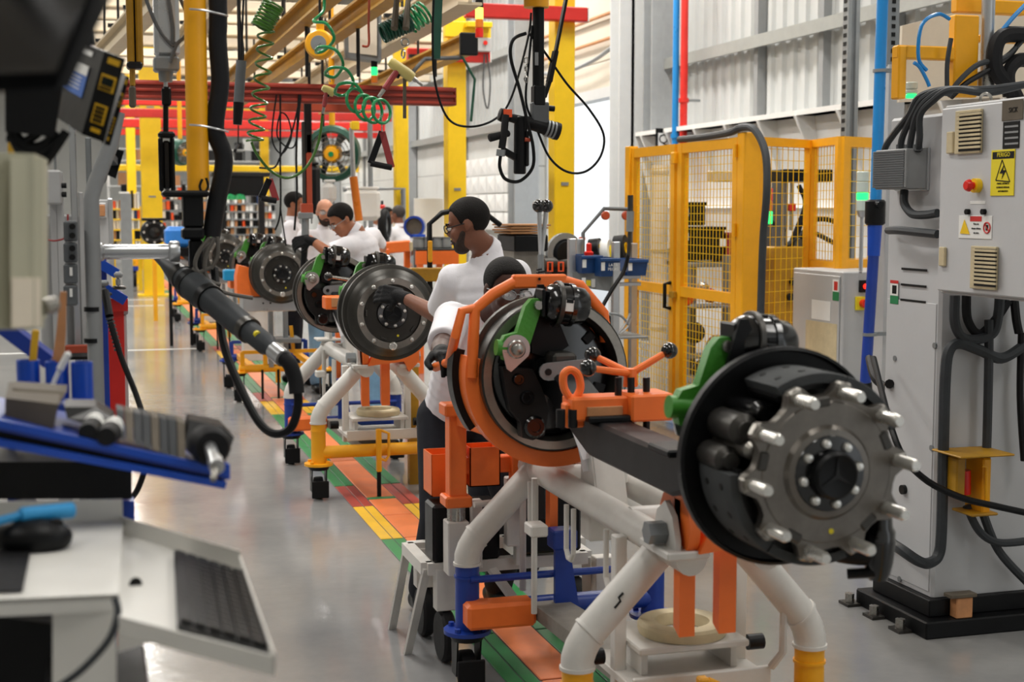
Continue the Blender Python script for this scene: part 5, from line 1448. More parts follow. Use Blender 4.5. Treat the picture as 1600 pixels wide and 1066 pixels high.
MB().bx(a.x - 0.04, a.x + 0.04, 7.86, 7.92, pY(1388, 102, 7.8).z, 5.0).build('strut_channel', 'galv', t)
sl = MB()
for i in range(20):
    sl.bx(a.x - 0.012, a.x + 0.012, 7.855, 7.861, 2.55 + i * 0.05, 2.575 + i * 0.05)
so = sl.build('strut_slot', 'ink', t); so['kind'] = 'stuff'

# ---------------------------------------------------------------- large grey machine cabinet, right
CX, CY = 3.20, 4.88
big = thing('machine_cabinet', 'large pale grey machine cabinet on a black plinth at the frame edge', 'cabinet', (CX + 0.6, CY + 0.4, 0))
zt_b = pX(1440, 180, CX).z
yb_ = pX(1383, 500, CX).y
MB().bx(CX, CX + 1.5, CY, yb_, 0.13, zt_b, 0.012).build('cabinet_body', 'cabinet', big)
MB().bx(CX - 0.08, CX + 1.6, CY - 0.09, yb_ + 0.05, 0.0, 0.07, 0.006).build('plinth', 'black', big)
MB().bx(CX - 0.03, CX + 1.5, CY - 0.03, yb_, 0.07, 0.14, 0.004).build('plinth_beam', 'black', big)
for y in (CY + 0.05, CY + 0.45, yb_ - 0.15):
    MB().cyl((CX - 0.11, y, 0.0), (CX - 0.11, y, 0.05), 0.02, n=8).build('levelling_bolt', 'steel', big)
    MB().bx(CX - 0.14, CX - 0.07, y - 0.04, y + 0.04, 0, 0.012).build('levelling_foot', 'cast_iron', big)
MB().bx(CX - 0.004, CX + 0.001, CY + 0.02, yb_ - 0.02, 0.16, pX(1420, 470, CX).z, 0.002).build('side_panel', 'cabinet', big)
for (x0, x1, y) in ((1409, 1449, 421), (1408, 1448, 446), (1407, 1447, 470)):
    onX(big, 'vent_slot', x0, x1, y - 1.5, y + 2, CX - 0.003, 0.003, 'ink')
onX(big, 'pinch_sticker', 1391, 1404, 438, 462, CX - 0.004, 0.002, 'label_white'); onX(big, 'sticker_band', 1391, 1404, 462, 475, CX - 0.004, 0.002, 'label_green'); onX(big, 'sticker_header', 1391, 1404, 438, 443, CX - 0.006, 0.001, 'label_red'); onX(big, 'sticker_figure', 1394, 1401, 446, 459, CX - 0.006, 0.001, 'ink')
for (x, y) in ((1457, 700), (1400, 560), (1462, 540), (1407, 905)):
    a = pX(x, y, CX); MB().cyl((CX - 0.008, a.y, a.z), (CX, a.y, a.z), 0.012, n=10).build('panel_screw', 'galv', big)
a = pX(1415, 765, CX); MB().cyl((CX - 0.02, a.y, a.z), (CX, a.y, a.z), 0.02, n=12).build('cable_hole', 'cast_dark', big)
# enclosure: its door is the X face toward the line
EX = 3.12
e0 = pX(1470, 300, EX)
ez1 = (pX(1480, 165, EX).z); ez0 = pX(1465, 458, EX).z
ey1 = CY - 0.001; ey0 = 3.55
enc = thing('electrical_enclosure', 'grey electrical enclosure with vents, stop button and yellow danger sign', 'enclosure', (EX + 0.15, (ey0 + ey1) / 2, ez0))
ey1 = (pX(1480, 165, EX).y + pX(1465, 458, EX).y) / 2
MB().bx(EX, EX + 0.34, ey0, ey1, ez0, ez1, 0.006).build('enclosure_body', 'cabinet_old', enc)
MB().bx(EX - 0.02, EX - 0.001, ey0, ey1 - 0.01, ez0 + 0.012, ez1 - 0.012, 0.005).build('enclosure_door', 'cabinet', enc)
DX = EX - 0.0205
def louvre(x0, x1, y0, y1):
    f = onX(enc, 'vent_frame', x0, x1, y0, y1, DX, 0.012, 'ring_beige', 0.002)
    onX(enc, 'vent_recess', x0 + 3, x1 - 3, y0 + 4, y1 - 4, DX - 0.012, 0.002, 'cast_dark', 0)
    n = 9
    for i in range(n):
        ya = y0 + 5 + (y1 - y0 - 10) * i / n
        onX(enc, 'vent_slat', x0 + 3, x1 - 3, ya, ya + (y1 - y0 - 10) / n * 0.55, DX - 0.013, 0.008, 'ring_beige', 0.0005)
louvre(1495, 1537, 172, 240); louvre(1519, 1561, 385, 452)
onX(enc, 'door_latch', 1482, 1493, 206, 240, DX, 0.012, 'ring_beige', 0.003); onX(enc, 'door_latch', 1470, 1480, 386, 416, DX, 0.012, 'ring_beige', 0.003)
onX(enc, 'danger_sign', 1548, 1587, 234, 306, DX, 0.003, 'label_yellow'); onX(enc, 'sign_header', 1551, 1585, 237, 248, DX - 0.003, 0.001, 'ink', 0)
YX = lambda x, y, X: pX(x, y, X)
a = YX(1568, 242, DX - 0.0045); text('sign_lettering', 'PERIGO', 0.022, 'label_yellow', enc, a, (0, -1, 0), (0, 0, 1))
tri = MB(); A = [YX(1566, 250, DX - 0.003), YX(1578, 284, DX - 0.003), YX(1556, 282, DX - 0.003)]
for i in range(3):
    tri.bar(A[i], A[(i + 1) % 3], 0.004, 0.002, (1, 0, 0))
tri.build('sign_triangle', 'ink', enc)
bo = [YX(1569, 258, 0), ] if False else None
bolt = [(1569, 257), (1562, 271), (1567, 271), (1565, 280), (1572, 266), (1567, 266)]
bv = [YX(x, y, DX - 0.0035) for x, y in bolt]
MB().add(bv + [v + V((-0.001, 0, 0)) for v in bv], [tuple(range(6)), tuple(range(6, 12))[::-1]] + [(i, (i + 1) % 6, 6 + (i + 1) % 6, 6 + i) for i in range(6)]).build('sign_bolt', 'ink', enc, smooth=0)
for i, s_ in enumerate(('PAINEL ELÉTRICO', 'SOMENTE PESSOAL', 'AUTORIZADO')):
    a = YX(1567, 287 + i * 6, DX - 0.0035); text('sign_lettering', s_, 0.0088, 'ink', enc, a, (0, -1, 0), (0, 0, 1))
onX(enc, 'maker_plate', 1566, 1600, 156, 188, DX, 0.003, 'grommet' if False else 'scrub'); onX(enc, 'data_plate', 1567, 1594, 190, 232, DX, 0.003, 'ink')
a = YX(1583, 172, DX - 0.004); text('plate_lettering', 'SICK', 0.025, 'cast_dark', enc, a, (0, -1, 0), (0, 0, 1))
for i in range(4):
    onX(enc, 'data_line', 1570, 1591, 196 + i * 9, 199 + i * 9, DX - 0.003, 0.0008, 'grey_box', 0)
a = YX(1529, 290, DX); MB().cyl(a, a + V((-0.022, 0, 0)), 0.026, n=20).build('stop_collar', 'yellow_post', enc)
MB().cyl(a + V((-0.02, 0, 0)), a + V((-0.036, 0, 0)), 0.013, 0.012, n=16).cyl(a + V((-0.036, 0, 0)), a + V((-0.055, 0, 0)), 0.023, 0.019, n=20, bev=0.004).build('stop_button', 'lamp_red', enc)
for x in (1514, 1539):
    a = YX(x, 331, DX); MB().cyl(a, a + V((-0.014, 0, 0)), 0.0105, n=14).build('key_lock', 'ink', enc)
onX(enc, 'name_strip', 1516, 1540, 314, 319, DX, 0.001, 'label_white')
lb = onX(enc, 'risk_label', 1498, 1551, 337, 373, DX, 0.002, 'label_white')
onX(enc, 'risk_header', 1516, 1534, 338, 346, DX - 0.002, 0.001, 'label_red', 0)
tv = [YX(1507, 343, DX - 0.0035), YX(1515, 366, DX - 0.0035), YX(1500, 365, DX - 0.0035)]
MB().add(tv + [v + V((-0.001, 0, 0)) for v in tv], [(0, 1, 2), (5, 4, 3), (0, 3, 4, 1), (1, 4, 5, 2), (2, 5, 3, 0)]).build('risk_triangle', 'yellow_post', enc, smooth=0)
a = YX(1542, 356, DX - 0.003); MB().torus(a, (1, 0, 0), 0.019, 0.003, 20, 6).bar(a + V((0, 0.013, 0.013)), a + V((0, -0.013, -0.013)), 0.004, 0.003, (1, 0, 0)).build('no_touch_ring', 'label_red', enc)
MB().box(a, (0.002, 0.014, 0.02)).build('no_touch_hand', 'ink', enc)
for i, s_ in enumerate(('Risco de', 'choque elétrico', 'não abra')):
    a = YX(1525, 350 + i * 7, DX - 0.0035); text('risk_lettering', s_, 0.009, 'ink', enc, a, (0, -1, 0), (0, 0, 1))
a = YX(1540, 158, EX + 0.1); MB().torus((a.x, a.y, ez1 + 0.02), (0.3, 1, 0), 0.02, 0.006, 18, 6).build('lifting_eye', 'steel', enc)
# junction box with cables
jx = CX - 0.002
jb = thing('junction_box', 'small grey junction box with ribbed lid and four cables', 'junction box', pX(1416, 298, jx))
j = onX(jb, 'box_body', 1400, 1451, 234, 296, jx, 0.10, 'grey_box', 0.004)
j2 = onX(jb, 'box_flange', 1400, 1454, 232, 298, jx, 0.01, 'alu', 0.002)
a = pX(1400, 265, jx - 0.05)
jy = pX(1402, 265, jx).y
MB().bx(jx - 0.102, jx - 0.11, jy - 0.24, jy + 0.01, pX(1400, 294, jx).z, pX(1400, 238, jx).z, 0.002).build('box_lid', 'grey_box', jb)
zz0, zz1 = pX(1400, 294, jx).z, pX(1400, 238, jx).z
for i in range(16):
    z = zz0 + (zz1 - zz0) * (i + 0.5) / 16
    MB().bx(jx - 0.113, jx - 0.109, jy - 0.23, jy, z - 0.0035, z + 0.0035).build('lid_rib', 'grey_dark', jb, smooth=0)
def hose(label, pts, r, m='black_rubber', k=6, n=8, cat='hose', name='machine_hose', grp=None):
    o = MB().tube(catmull(pts, k), r, n).build(name, m); tag(o, label, cat, grp); return o
for i, (x0, c) in enumerate((((1392), 0), ((1407), 1), ((1421), 2), ((1434), 3))):
    pts = [pX(x0, 236, jx - 0.05), pX(x0 + 3, 215, jx - 0.06), pX(1420 + 6 * i, 180, jx - 0.07), pX(1436 + 7 * i, 152 + 2 * i, jx - 0.06), pX(1475 + 4 * i, 140, jx - 0.02), pX(1545, 139 + 2 * i, jx + 0.1), pX(1610, 130, jx + 0.2)]
    if i == 0: pts = [pX(1384, 265, jx - 0.05), pX(1382, 235, jx - 0.06), pX(1395, 212, jx - 0.06)] + pts[2:]
    MB().tube(catmull(pts, 6), 0.0135, 8).build('cable', 'hose_grey', jb)
    if i: MB().cyl(pX(x0, 236, jx - 0.05), pX(x0, 226, jx - 0.05), 0.018, n=10).build('cable_gland', 'grey_dark', jb)
MB().tube(catmull([pX(1413, 298, jx - 0.05), pX(1413, 318, jx - 0.06), pX(1425, 334, jx - 0.06), pX(1445, 336, jx - 0.05), pX(1465, 333, jx - 0.04)], 6), 0.017, 10).build('elbow_hose', 'hose_grey', jb)
hose('grey hose stub running into the enclosure below the junction box', [pX(1388, 360, jx - 0.03), pX(1405, 360, jx - 0.06), pX(1435, 363, jx - 0.06), pX(1465, 366, jx - 0.05)], 0.017, 'hose_grey')
YF = CY - 0.06
hose('long dark hose running down the front of the large cabinet', [pY(1600, 540, YF), pY(1565, 560, YF), pY(1530, 547, YF), pY(1500, 537, YF), pY(1483, 548, YF), pY(1477, 590, YF), pY(1474, 700, YF), pY(1471, 830, YF), pY(1466, 868, YF), pY(1452, 880, YF - 0.02), pY(1435, 877, YF - 0.06), pY(1405, 857, YF), pX(1375, 838, CX - 0.03)], 0.022, 'hose_grey')
hose('dark hose loop hanging under the enclosure nearest the cabinet edge', [pY(1492, 462, YF), pY(1492, 505, YF), pY(1505, 528, YF), pY(1530, 530, YF), pY(1552, 520, YF), pY(1560, 490, YF), pY(1562, 465, YF)], 0.02, 'hose_grey')
hose('dark hose loop hanging in the middle under the enclosure', [pY(1510, 462, YF + 0.02), pY(1512, 500, YF + 0.02), pY(1530, 522, YF + 0.02), pY(1555, 500, YF + 0.02), pY(1575, 470, YF + 0.02)], 0.018, 'black_rubber')
hose('dark hose stub under the enclosure by the frame edge', [pY(1585, 470, YF + 0.02), pY(1588, 500, YF), pY(1592, 520, YF)], 0.018, 'black_rubber')
hose('straight dark hose dropping to the yellow bracket', [pY(1545, 500, YF), pY(1545, 560, YF), pY(1542, 690, YF), pY(1540, 720, YF)], 0.018, 'hose_grey')
hose('dark hose curving up along the frame edge', [pY(1596, 520, YF), pY(1594, 620, YF), pY(1600, 720, YF)], 0.014, 'black_rubber')
hose('black cable sagging across the cabinet front', [pX(1365, 560, 3.1), pY(1400, 690, YF - 0.1), pY(1440, 745, YF - 0.15), pY(1500, 777, YF - 0.15), pY(1560, 792, YF - 0.15), pY(1610, 803, YF - 0.15)], 0.013, 'black')
hose('grey cable hanging from the yellow bracket', [pY(1510, 790, YF), pY(1530, 830, YF - 0.02), pY(1560, 848, YF - 0.02), pY(1610, 845, YF - 0.02)], 0.016, 'hose_grey')
hose('dark cable slanting from the yellow bracket to the frame edge', [pY(1535, 800, YF), pY(1560, 860, YF), pY(1605, 910, YF)], 0.018, 'hose_grey')
hose('black hose looping at the foot of the blue pipe', [pY(1358, 560, 6.5), pY(1366, 590, 6.2), pY(1384, 605, 6.0), pX(1390, 600, CX - 0.02)], 0.02, 'black_rubber')
yb = thing('pump_bracket', 'yellow bracket with red cylinder on the large cabinet front', 'bracket', pY(1515, 800, YF))
Bq(yb, 'bracket_top', 1478, 1562, 703, 711, YF - 0.06, 0.2, 'yellow_old'); Bq(yb, 'bracket_side', 1480, 1496, 711, 775, YF - 0.02, 0.12, 'yellow_old'); Bq(yb, 'bracket_side', 1520, 1536, 712, 800, YF - 0.02, 0.12, 'yellow')
Bq(yb, 'bracket_foot', 1502, 1544, 796, 803, YF - 0.04, 0.14, 'yellow_old')
a = pY(1507, 735, YF - 0.03); b = pY(1507, 772, YF - 0.03); MB().cyl(a, b, 0.025, n=14).build('red_cylinder', 'lamp_red', yb)
MB().tube([pY(1534, 728, YF - 0.1), pY(1541, 730, YF - 0.1), pY(1541, 782, YF - 0.1), pY(1534, 784, YF - 0.1)], 0.007, 8).build('bracket_loop', 'yellow', yb)
wd = thing('packing_block', 'weathered wooden packing block on the cabinet plinth', 'wood block', pY(1500, 960, CY - 0.05))
a = pY(1488, 950, CY - 0.05); MB().bx(a.x, a.x + 0.075, CY - 0.08, CY - 0.031, 0.0705, 0.155, 0.004).build('block', 'wood', wd); MB().bx(a.x - 0.03, a.x + 0.09, CY - 0.085, CY - 0.031, 0.155, 0.17, 0.002).build('shim', 'scrub', wd)
# on top of the cabinet: plywood, yellow frame, chrome cylinder, thick hoses
YT = 5.3
tp = thing('hydraulic_unit', 'yellow framed machine head with chrome cylinder above the large cabinet', 'machine', pY(1500, 150, YT))
MB().add(*(lambda P: (P + [v + V((0, 0.02, 0)) for v in P], [(0, 1, 2, 3), (7, 6, 5, 4), (0, 4, 5, 1), (1, 5, 6, 2), (2, 6, 7, 3), (3, 7, 4, 0)]))([pY(1405, 160, YT + 0.6), pY(1610, 150, YT + 0.6), pY(1610, -10, YT + 0.6), pY(1410, 40, YT + 0.6)])).build('plywood_sheet', 'cream_light', tp, smooth=0)
Bq(tp, 'frame_bar', 1397, 1412, 72, 155, YT, 0.06, 'yellow'); Bq(tp, 'frame_bar', 1398, 1488, 74, 92, YT, 0.05, 'yellow'); Bq(tp, 'frame_plate', 1484, 1526, 25, 152, YT, 0.05, 'yellow'); Bq(tp, 'frame_bar', 1490, 1600, 3, 20, YT + 0.1, 0.05, 'yellow'); Bq(tp, 'frame_bar', 1525, 1600, 58, 66, YT + 0.2, 0.05, 'yellow')
MB().cyl(pY(1541, 140, YT - 0.02), pY(1545, -20, YT - 0.02), 0.028, n=20).build('chrome_cylinder', 'alu', tp)
MB().cyl(pY(1541, 138, YT - 0.02), pY(1541, 112, YT - 0.02), 0.036, n=20).build('cylinder_gland', 'steel', tp)
for i, (pts, r_, m) in enumerate((([(1610, 55), (1570, 55), (1555, 75), (1556, 110), (1580, 140), (1590, 160)], 0.034, 'black_rubber'), ([(1610, 95), (1590, 95), (1575, 115), (1578, 150)], 0.03, 'black_rubber'), ([(1482, 150), (1500, 125), (1530, 100), (1570, 90), (1600, 60)], 0.012, 'hose_grey'), ([(1486, 152), (1510, 130), (1540, 112), (1580, 85), (1610, 30)], 0.012, 'black'), ([(1448, 110), (1435, 90), (1440, 40), (1465, 22), (1484, 30)], 0.008, 'blue_pipe'), ([(1452, 135), (1448, 125), (1437, 105), (1428, 98)], 0.008, 'blue_pipe'), ([(1486, 60), (1480, 100), (1480, 150)], 0.01, 'hose_grey'), ([(1564, 50), (1585, 25), (1610, 0)], 0.01, 'blue_pipe'))):
    MB().tube(catmull([pY(x, y, YT - 0.08) for x, y in pts], 5), r_, 8).build('head_hose', m, tp)
c = pY(1423, 150, YT + 0.2)
tower('stack_light', 'small clear stack light glowing green behind the yellow machine frame', 1424, [(128, 140, 'lamp_clear'), (140, 147, 'lamp_clear'), (147, 154, 'lamp_green_on')], 156, YT + 0.25, 0.026)

# ================================================================ RACK AND POSTS behind the workers
YR = 9.7
rack = thing('bin_rack', 'silver steel rack with blue parts bins beside the cage', 'rack', pY(925, 640, YR))
def post(px, y0, Y, w=0.05):
    a = pY(px, y0, Y); MB().bx(a.x - w / 2, a.x + w / 2, Y - w / 2, Y + w / 2, 0, a.z, 0.003).build('rack_post', 'alu', rack)
post(893, 373, YR); post(962, 378, YR - 0.25)
post(905, 373, YR + 0.55); post(990, 380, YR + 0.5)
def slab(x0, x1, y0, y1, Y, d, m='alu', nm='rack_rail'):
    return Bq(rack, nm, x0, x1, y0, y1, Y, d, m, 0.003)
a = pY(890, 430, YR); b = pY(962, 432, YR - 0.25)
MB().bar(pY(890, 436, YR), pY(960, 445, YR - 0.22), 0.02, 0.10, (0, 0, 1)).build('label_rail', 'galv', rack)
for (x0, x1, y0, y1, m) in ((909, 915, 434, 445, 'label_white'), (916, 923, 438, 447, 'label_yellow'), (924, 930, 436, 449, 'label_white'), (940, 948, 440, 452, 'label_white')):
    Bq(rack, 'rail_label', x0, x1, y0, y1, YR - 0.14, 0.004, m, 0)
MB().add(*(lambda P: (P + [v + V((0, 0, 0.02)) for v in P], [(3, 2, 1, 0), (4, 5, 6, 7), (0, 1, 5, 4), (1, 2, 6, 5), (2, 3, 7, 6), (3, 0, 4, 7)]))([pY(890, 428, YR), pY(962, 434, YR - 0.25), pY(1010, 420, YR + 0.5), pY(915, 418, YR + 0.6)])).build('rack_shelf', 'galv', rack, smooth=0)
slab(965, 1000, 430, 436, YR, 0.05); slab(965, 1000, 441, 447, YR, 0.05); slab(965, 1000, 408, 414, YR + 0.1, 0.04)
slab(893, 990, 520, 526, YR + 0.2, 0.6, 'galv', 'rack_shelf'); slab(893, 990, 600, 606, YR + 0.2, 0.6, 'galv', 'rack_shelf')
def bin_(label, x0, x1, y0, y1, Y, m='blue_bin'):
    a = pY(x0, y1, Y); b = pY(x1, y0, Y)
    t = thing('parts_bin', label, 'bin', ((a.x + b.x) / 2, Y, a.z), 'parts bins on the silver rack')
    w, h, d = b.x - a.x, b.z - a.z, 0.32
    k = 0.88
    vs = []
    for (s, z) in ((k, 0), (1, h)):
        for (sx, sy) in ((-1, -1), (1, -1), (1, 1), (-1, 1)):
            vs.append((sx * w / 2 * s, sy * d / 2 * s, z))
    vs += [(v[0] * 0.93, v[1] * 0.93, z_) for v, z_ in zip(vs[:4], [0.01] * 4)] + [(v[0] * 0.93, v[1] * 0.93, h) for v in vs[4:8]]
    fs = [(3, 2, 1, 0)] + [(i, (i + 1) % 4, 4 + (i + 1) % 4, 4 + i) for i in range(4)] + [(4 + i, 4 + (i + 1) % 4, 12 + (i + 1) % 4, 12 + i) for i in range(4)] + [(12 + i, 12 + (i + 1) % 4, 8 + (i + 1) % 4, 8 + i) for i in range(4)] + [(8, 9, 10, 11)]
    MB().add(vs, fs).build('bin_shell', m, t, True, smooth=0)
    MB().box((0, -d / 2 - 0.004, h - 0.012), (w * 1.02, 0.012, 0.022), None, 0.003).build('bin_lip', m, t, True)
    MB().box((-w * 0.36, -d / 2 * 0.97 - 0.003, h * 0.55), (w * 0.18, 0.003, h * 0.45)).build('bin_label', 'label_white', t, True)
    return t, (a.x + b.x) / 2, a.z, w, h, d
bin_('blue parts bin with a red piece on its rim, first on the rack', 897, 930, 398, 426, YR)
t, cx, cz, w_, h_, d_ = bin_('dark blue parts bin with white print on the rack front', 926, 957, 402, 431, YR - 0.12)
text('bin_lettering', 'LATA', 0.028, 'label_white', t, (cx + 0.02, YR - 0.12 - d_ / 2 - 0.003, cz + h_ * 0.62), (1, 0, 0), (0, 0, 1)); text('bin_lettering', 'PEÇAS', 0.028, 'label_white', t, (cx + 0.02, YR - 0.12 - d_ / 2 - 0.003, cz + h_ * 0.40), (1, 0, 0), (0, 0, 1))
bin_('blue parts bin between the rack post and the cage', 968, 1000, 404, 430, YR + 0.05)
bin_('dark bin on the lower rack shelf', 905, 950, 492, 520, YR + 0.2, 'black')
o = MB().lathe([(0, 0), (0.03, 0), (0.035, 0.03), (0.02, 0.04), (0.02, 0.09), (0, 0.1)], 12, Matrix.Translation(pY(920, 401, YR - 0.1))).build('red_plug', 'lamp_red'); tag(o, 'small red cap resting on the blue bin rim', 'cap')
hp = thing('lamp_frame', 'dark tubular frame with two orange lamps above the blue bins', 'frame', pY(945, 400, YR + 0.9))
YQ = YR + 0.9
MB().tube([pY(911, 364, YQ) * 1.0 - V((0, 0, pY(911, 364, YQ).z)), pY(911, 364, YQ), pY(944, 326, YQ), pY(980, 327, YQ), pY(986, 338, YQ), pY(986, 338, YQ) - V((0, 0, pY(986, 338, YQ).z))], 0.016, 10).build('frame_tube', 'grey_dark', hp)
for (x, y) in ((945, 337), (977, 337)):
    a = pY(x, y, YQ - 0.03); MB().cyl(a, a + V((0, -0.03, 0)), 0.035, n=18, bev=0.006).build('orange_lamp', 'grommet', hp)
MB().cyl(pY(905, 373, YQ), pY(914, 373, YQ), 0.014, n=8).build('clamp_arm', 'grommet', hp)
for i, (x, y, r_, m, lab) in enumerate(((930, 382, 0.075, 'black', 'black and yellow roll standing behind the blue bins'), (946, 386, 0.085, 'label_white', 'white edged roll standing behind the blue bins'), (970, 382, 0.10, 'black_rubber', 'black cushion pad behind the blue bins'), (958, 390, 0.07, 'label_yellow', 'yellow roll standing behind the blue bins'))):
    c = pY(x, y + 6, YR + 0.45)
    t = thing('tape_roll', lab, 'roll', c)
    MB().lathe([(r_ * .4, -0.04), (r_, -0.04), (r_, 0.04), (r_ * .4, 0.04), (r_ * .4, -0.04)], 22, aim(c, (0.8, -0.6, 0.1))).build('roll', m, t)
    MB().lathe([(r_ * .38, -0.042), (r_ * .42, -0.045), (r_ * .42, 0.045), (r_ * .38, 0.042), (r_ * .38, -0.042)], 18, aim(c, (0.8, -0.6, 0.1))).build('core', 'yellow_post', t)
# hoses and tools hanging by the cage
g = thing('hanging_nozzle', 'steel air nozzle on a black hose beside the cage post', 'air tool', pY(985, 330, 9.2))
MB().cyl(pY(985, 305, 9.2), pY(985, 330, 9.2), 0.02, n=12).build('nozzle_cap', 'cast_iron', g); MB().cyl(pY(985, 330, 9.2), pY(984, 362, 9.2), 0.026, n=12).build('nozzle_body', 'galv', g); MB().cyl(pY(984, 362, 9.2), pY(982, 400, 9.2), 0.014, n=10).build('nozzle_stem', 'cast_iron', g)
MB().tube(catmull([pY(982, 398, 9.2), pY(974, 425, 9.2), pY(955, 455, 9.15), pY(935, 490, 9.1)], 6), 0.014, 8).build('nozzle_hose', 'black', g)
for lab, pts, m in (('steel snap clip hanging at the rack post', [(985, 490), (978, 505), (968, 520), (980, 512), (986, 498)], 'alu'), ('red and grey cable hooked on the rack post', [(952, 490), (966, 492), (975, 498), (982, 508)], 'galv')):
    o = MB().tube(catmull([pY(x, y, 9.25) for x, y in pts], 5), 0.009, 7).build('wire_clip', m); tag(o, lab, 'clip')
# yellow crane posts
def ypost(label, px, X, w, ztop, z0=0.0):
    a = pX(px, 300, X)
    t = thing('crane_post', label, 'post', (a.x, a.y, z0), 'yellow crane posts')
    MB().bx(a.x - w / 2, a.x + w / 2, a.y - w / 2, a.y + w / 2, z0, ztop, 0.008).build('post_body', 'yellow_post', t)
    for z in (1.9, 3.6): MB().bx(a.x - w * .18, a.x + w * .18, a.y - w / 2 - 0.012, a.y - w / 2, z, z + 0.03).build('post_clip', 'galv', t)
    MB().bx(a.x - w * .8, a.x + w * .8, a.y - w * .8, a.y + w * .8, z0, z0 + 0.03).build('base_plate', 'yellow_post', t)
    return a, t
P1, _ = ypost('tall yellow crane post at the bay door', 877, 4.1, 0.19, 6.0)
P2, _ = ypost('tall yellow crane post under the red cross beam end', 711, 4.1, 0.22, 6.0)
P3, _ = ypost('slim yellow crane post behind the strap handle', 627, 4.1, 0.18, 6.0)
ypost('distant thin yellow crane post beyond the cables', 414, 4.1, 0.2, 6.0)
pl = pD(237, 240, 27)
ypost('broad yellow crane post far down the aisle', 237, pl.x, 0.38, 6.0)
pl2 = pD(206, 240, 31)
ypost('narrow yellow crane post beside the broad far one', 206, pl2.x, 0.2, 6.0)

# ================================================================ LEFT-HAND WORK STATION
def slabq(P, off):
    """solid with face P (4 points) extruded by vector off"""
    off = V(off); n = len(P)
    return MB().add(list(P) + [p + off for p in P], [tuple(range(n)), tuple(range(n, 2 * n))[::-1]] + [(i, n + i, n + (i + 1) % n, (i + 1) % n) for i in range(n)])
def thing_at(name, label, cat, p, grp=None): return thing(name, label, cat, p, grp)
# tilted monitor close to the lens
t = thing('tilted_monitor', 'large dark tilted monitor seen from below, nearest to the camera', 'monitor', pD(60, 140, 1.35))
P = [pD(-90, 150, 1.30), pD(108, 138, 1.30), pD(190, -40, 1.42), pD(-90, -60, 1.42)]
slabq(P, (0.0, 0.05, 0.03)).build('monitor_shell', 'black', t, smooth=0)
PM_ = [pD(-90, 118, 1.295), pD(88, 112, 1.295), pD(150, -40, 1.405), pD(-90, -60, 1.405)]
MB().cyl(pD(20, 60, 1.42), pD(20, 60, 1.42) + V((-0.1, 0.1, 1.5)), 0.02, n=10).build('monitor_arm', 'black', t)
slabq(PM_, (0, 0.003, 0.002)).build('monitor_screen', 'black_gloss', t, smooth=0)
# two controller boxes with yellow displays
def controller(label, F4, d, back, lab=True):
    TL, TR_, BR, BL = [pD(x, y, d) for x, y in F4]
    off = pD(back[0], back[1], d + back[2]) - TL
    t = thing('tool_controller', label, 'controller', BL)
    slabq([TL, BL, BR, TR_], off).build('controller_case', 'black', t, smooth=0)
    ex = (TR_ - TL); ey = (BL - TL); nz = ex.cross(ey).normalized()
    if nz.dot(V((0, 0, CZ)) - TL) < 0: nz = -nz
    def pnl(u0, u1, v0, v1, m, nm, h=0.004, base=0.0):
        Q = [TL + ex * u + ey * v + nz * base for u, v in ((u0, v0), (u0, v1), (u1, v1), (u1, v0))]
        return slabq(Q, nz * h).build(nm, m, t, smooth=0)
    if lab: MB().cyl(TL + off * .5, TL + off * .5 + V((-0.1, 0, 1.0)), 0.012, n=8).build('hanger_rod', 'black', t)
    pnl(0.06, 0.94, 0.03, 0.97, 'cast_dark', 'front_panel')
    pnl(0.3, 0.85, 0.05, 0.12, 'display_frame', 'maker_strip', 0.002, 0.004)
    pnl(0.2, 0.9, 0.25, 0.44, 'display_frame', 'display_frame', 0.002, 0.004); pnl(0.28, 0.82, 0.28, 0.375, 'screen', 'display', 0.002, 0.006)
    for i in range(4):
        pnl(0.25 + 0.15 * i, 0.35 + 0.15 * i, 0.395, 0.425, 'ink', 'display_key', 0.003, 0.006)
    pnl(0.25, 0.85, 0.60, 0.83, 'display_frame', 'keypad', 0.002, 0.004)
    for i in range(3):
        for j in range(4):
            pnl(0.34 + 0.15 * i, 0.45 + 0.15 * i, 0.625 + 0.05 * j, 0.66 + 0.05 * j, 'ink', 'keypad_key', 0.003, 0.006)
    pnl(0.35, 0.8, 0.88, 0.93, 'display_frame', 'status_strip', 0.002, 0.004)
    if lab:
        n2 = off.cross(ey).normalized()
        if n2.dot(V((0, 0, CZ)) - TL) < 0: n2 = -n2
        B0 = TL + n2 * 0.001
        Q = lambda u0, u1, v0, v1, k: [B0 + off * u + ey * v + n2 * k for u, v in ((u0, v0), (u0, v1), (u1, v1), (u1, v0))]
        slabq(Q(0.28, 0.98, 0.30, 0.62, 0), n2 * 0.001).build('blue_label', 'label_blue', t, smooth=0)
        slabq(Q(0.28, 0.98, 0.24, 0.36, 0.0012), n2 * 0.001).build('label_header', 'label_white', t, smooth=0)
        for i in range(4):
            slabq(Q(0.42, 0.85, 0.40 + 0.045 * i, 0.412 + 0.045 * i, 0.0012), n2 * 0.0006).build('label_line', 'label_white', t, smooth=0)
        slabq(Q(0.30, 0.62, 0.06, 0.12, 0), n2 * 0.001).build('serial_label', 'label_white', t, smooth=0)
    return t
controller('black tool controller with blue label and yellow display', [(163, 80), (196, 92), (162, 222), (128, 210)], 2.6, (118, 62, 0.22))
controller('black tool controller tucked behind the blue-labelled one', [(198, 118), (203, 121), (172, 228), (164, 226)], 2.75, (182, 112, 0.15), False)
controller('small black controller on the bent grey pole', [(176, 206), (188, 210), (180, 250), (168, 246)], 4.05, (163, 204, 0.1), False)
t = thing('small_screen', 'small black screen hanging from the bent grey pole', 'screen', pD(180, 278, 3.9))
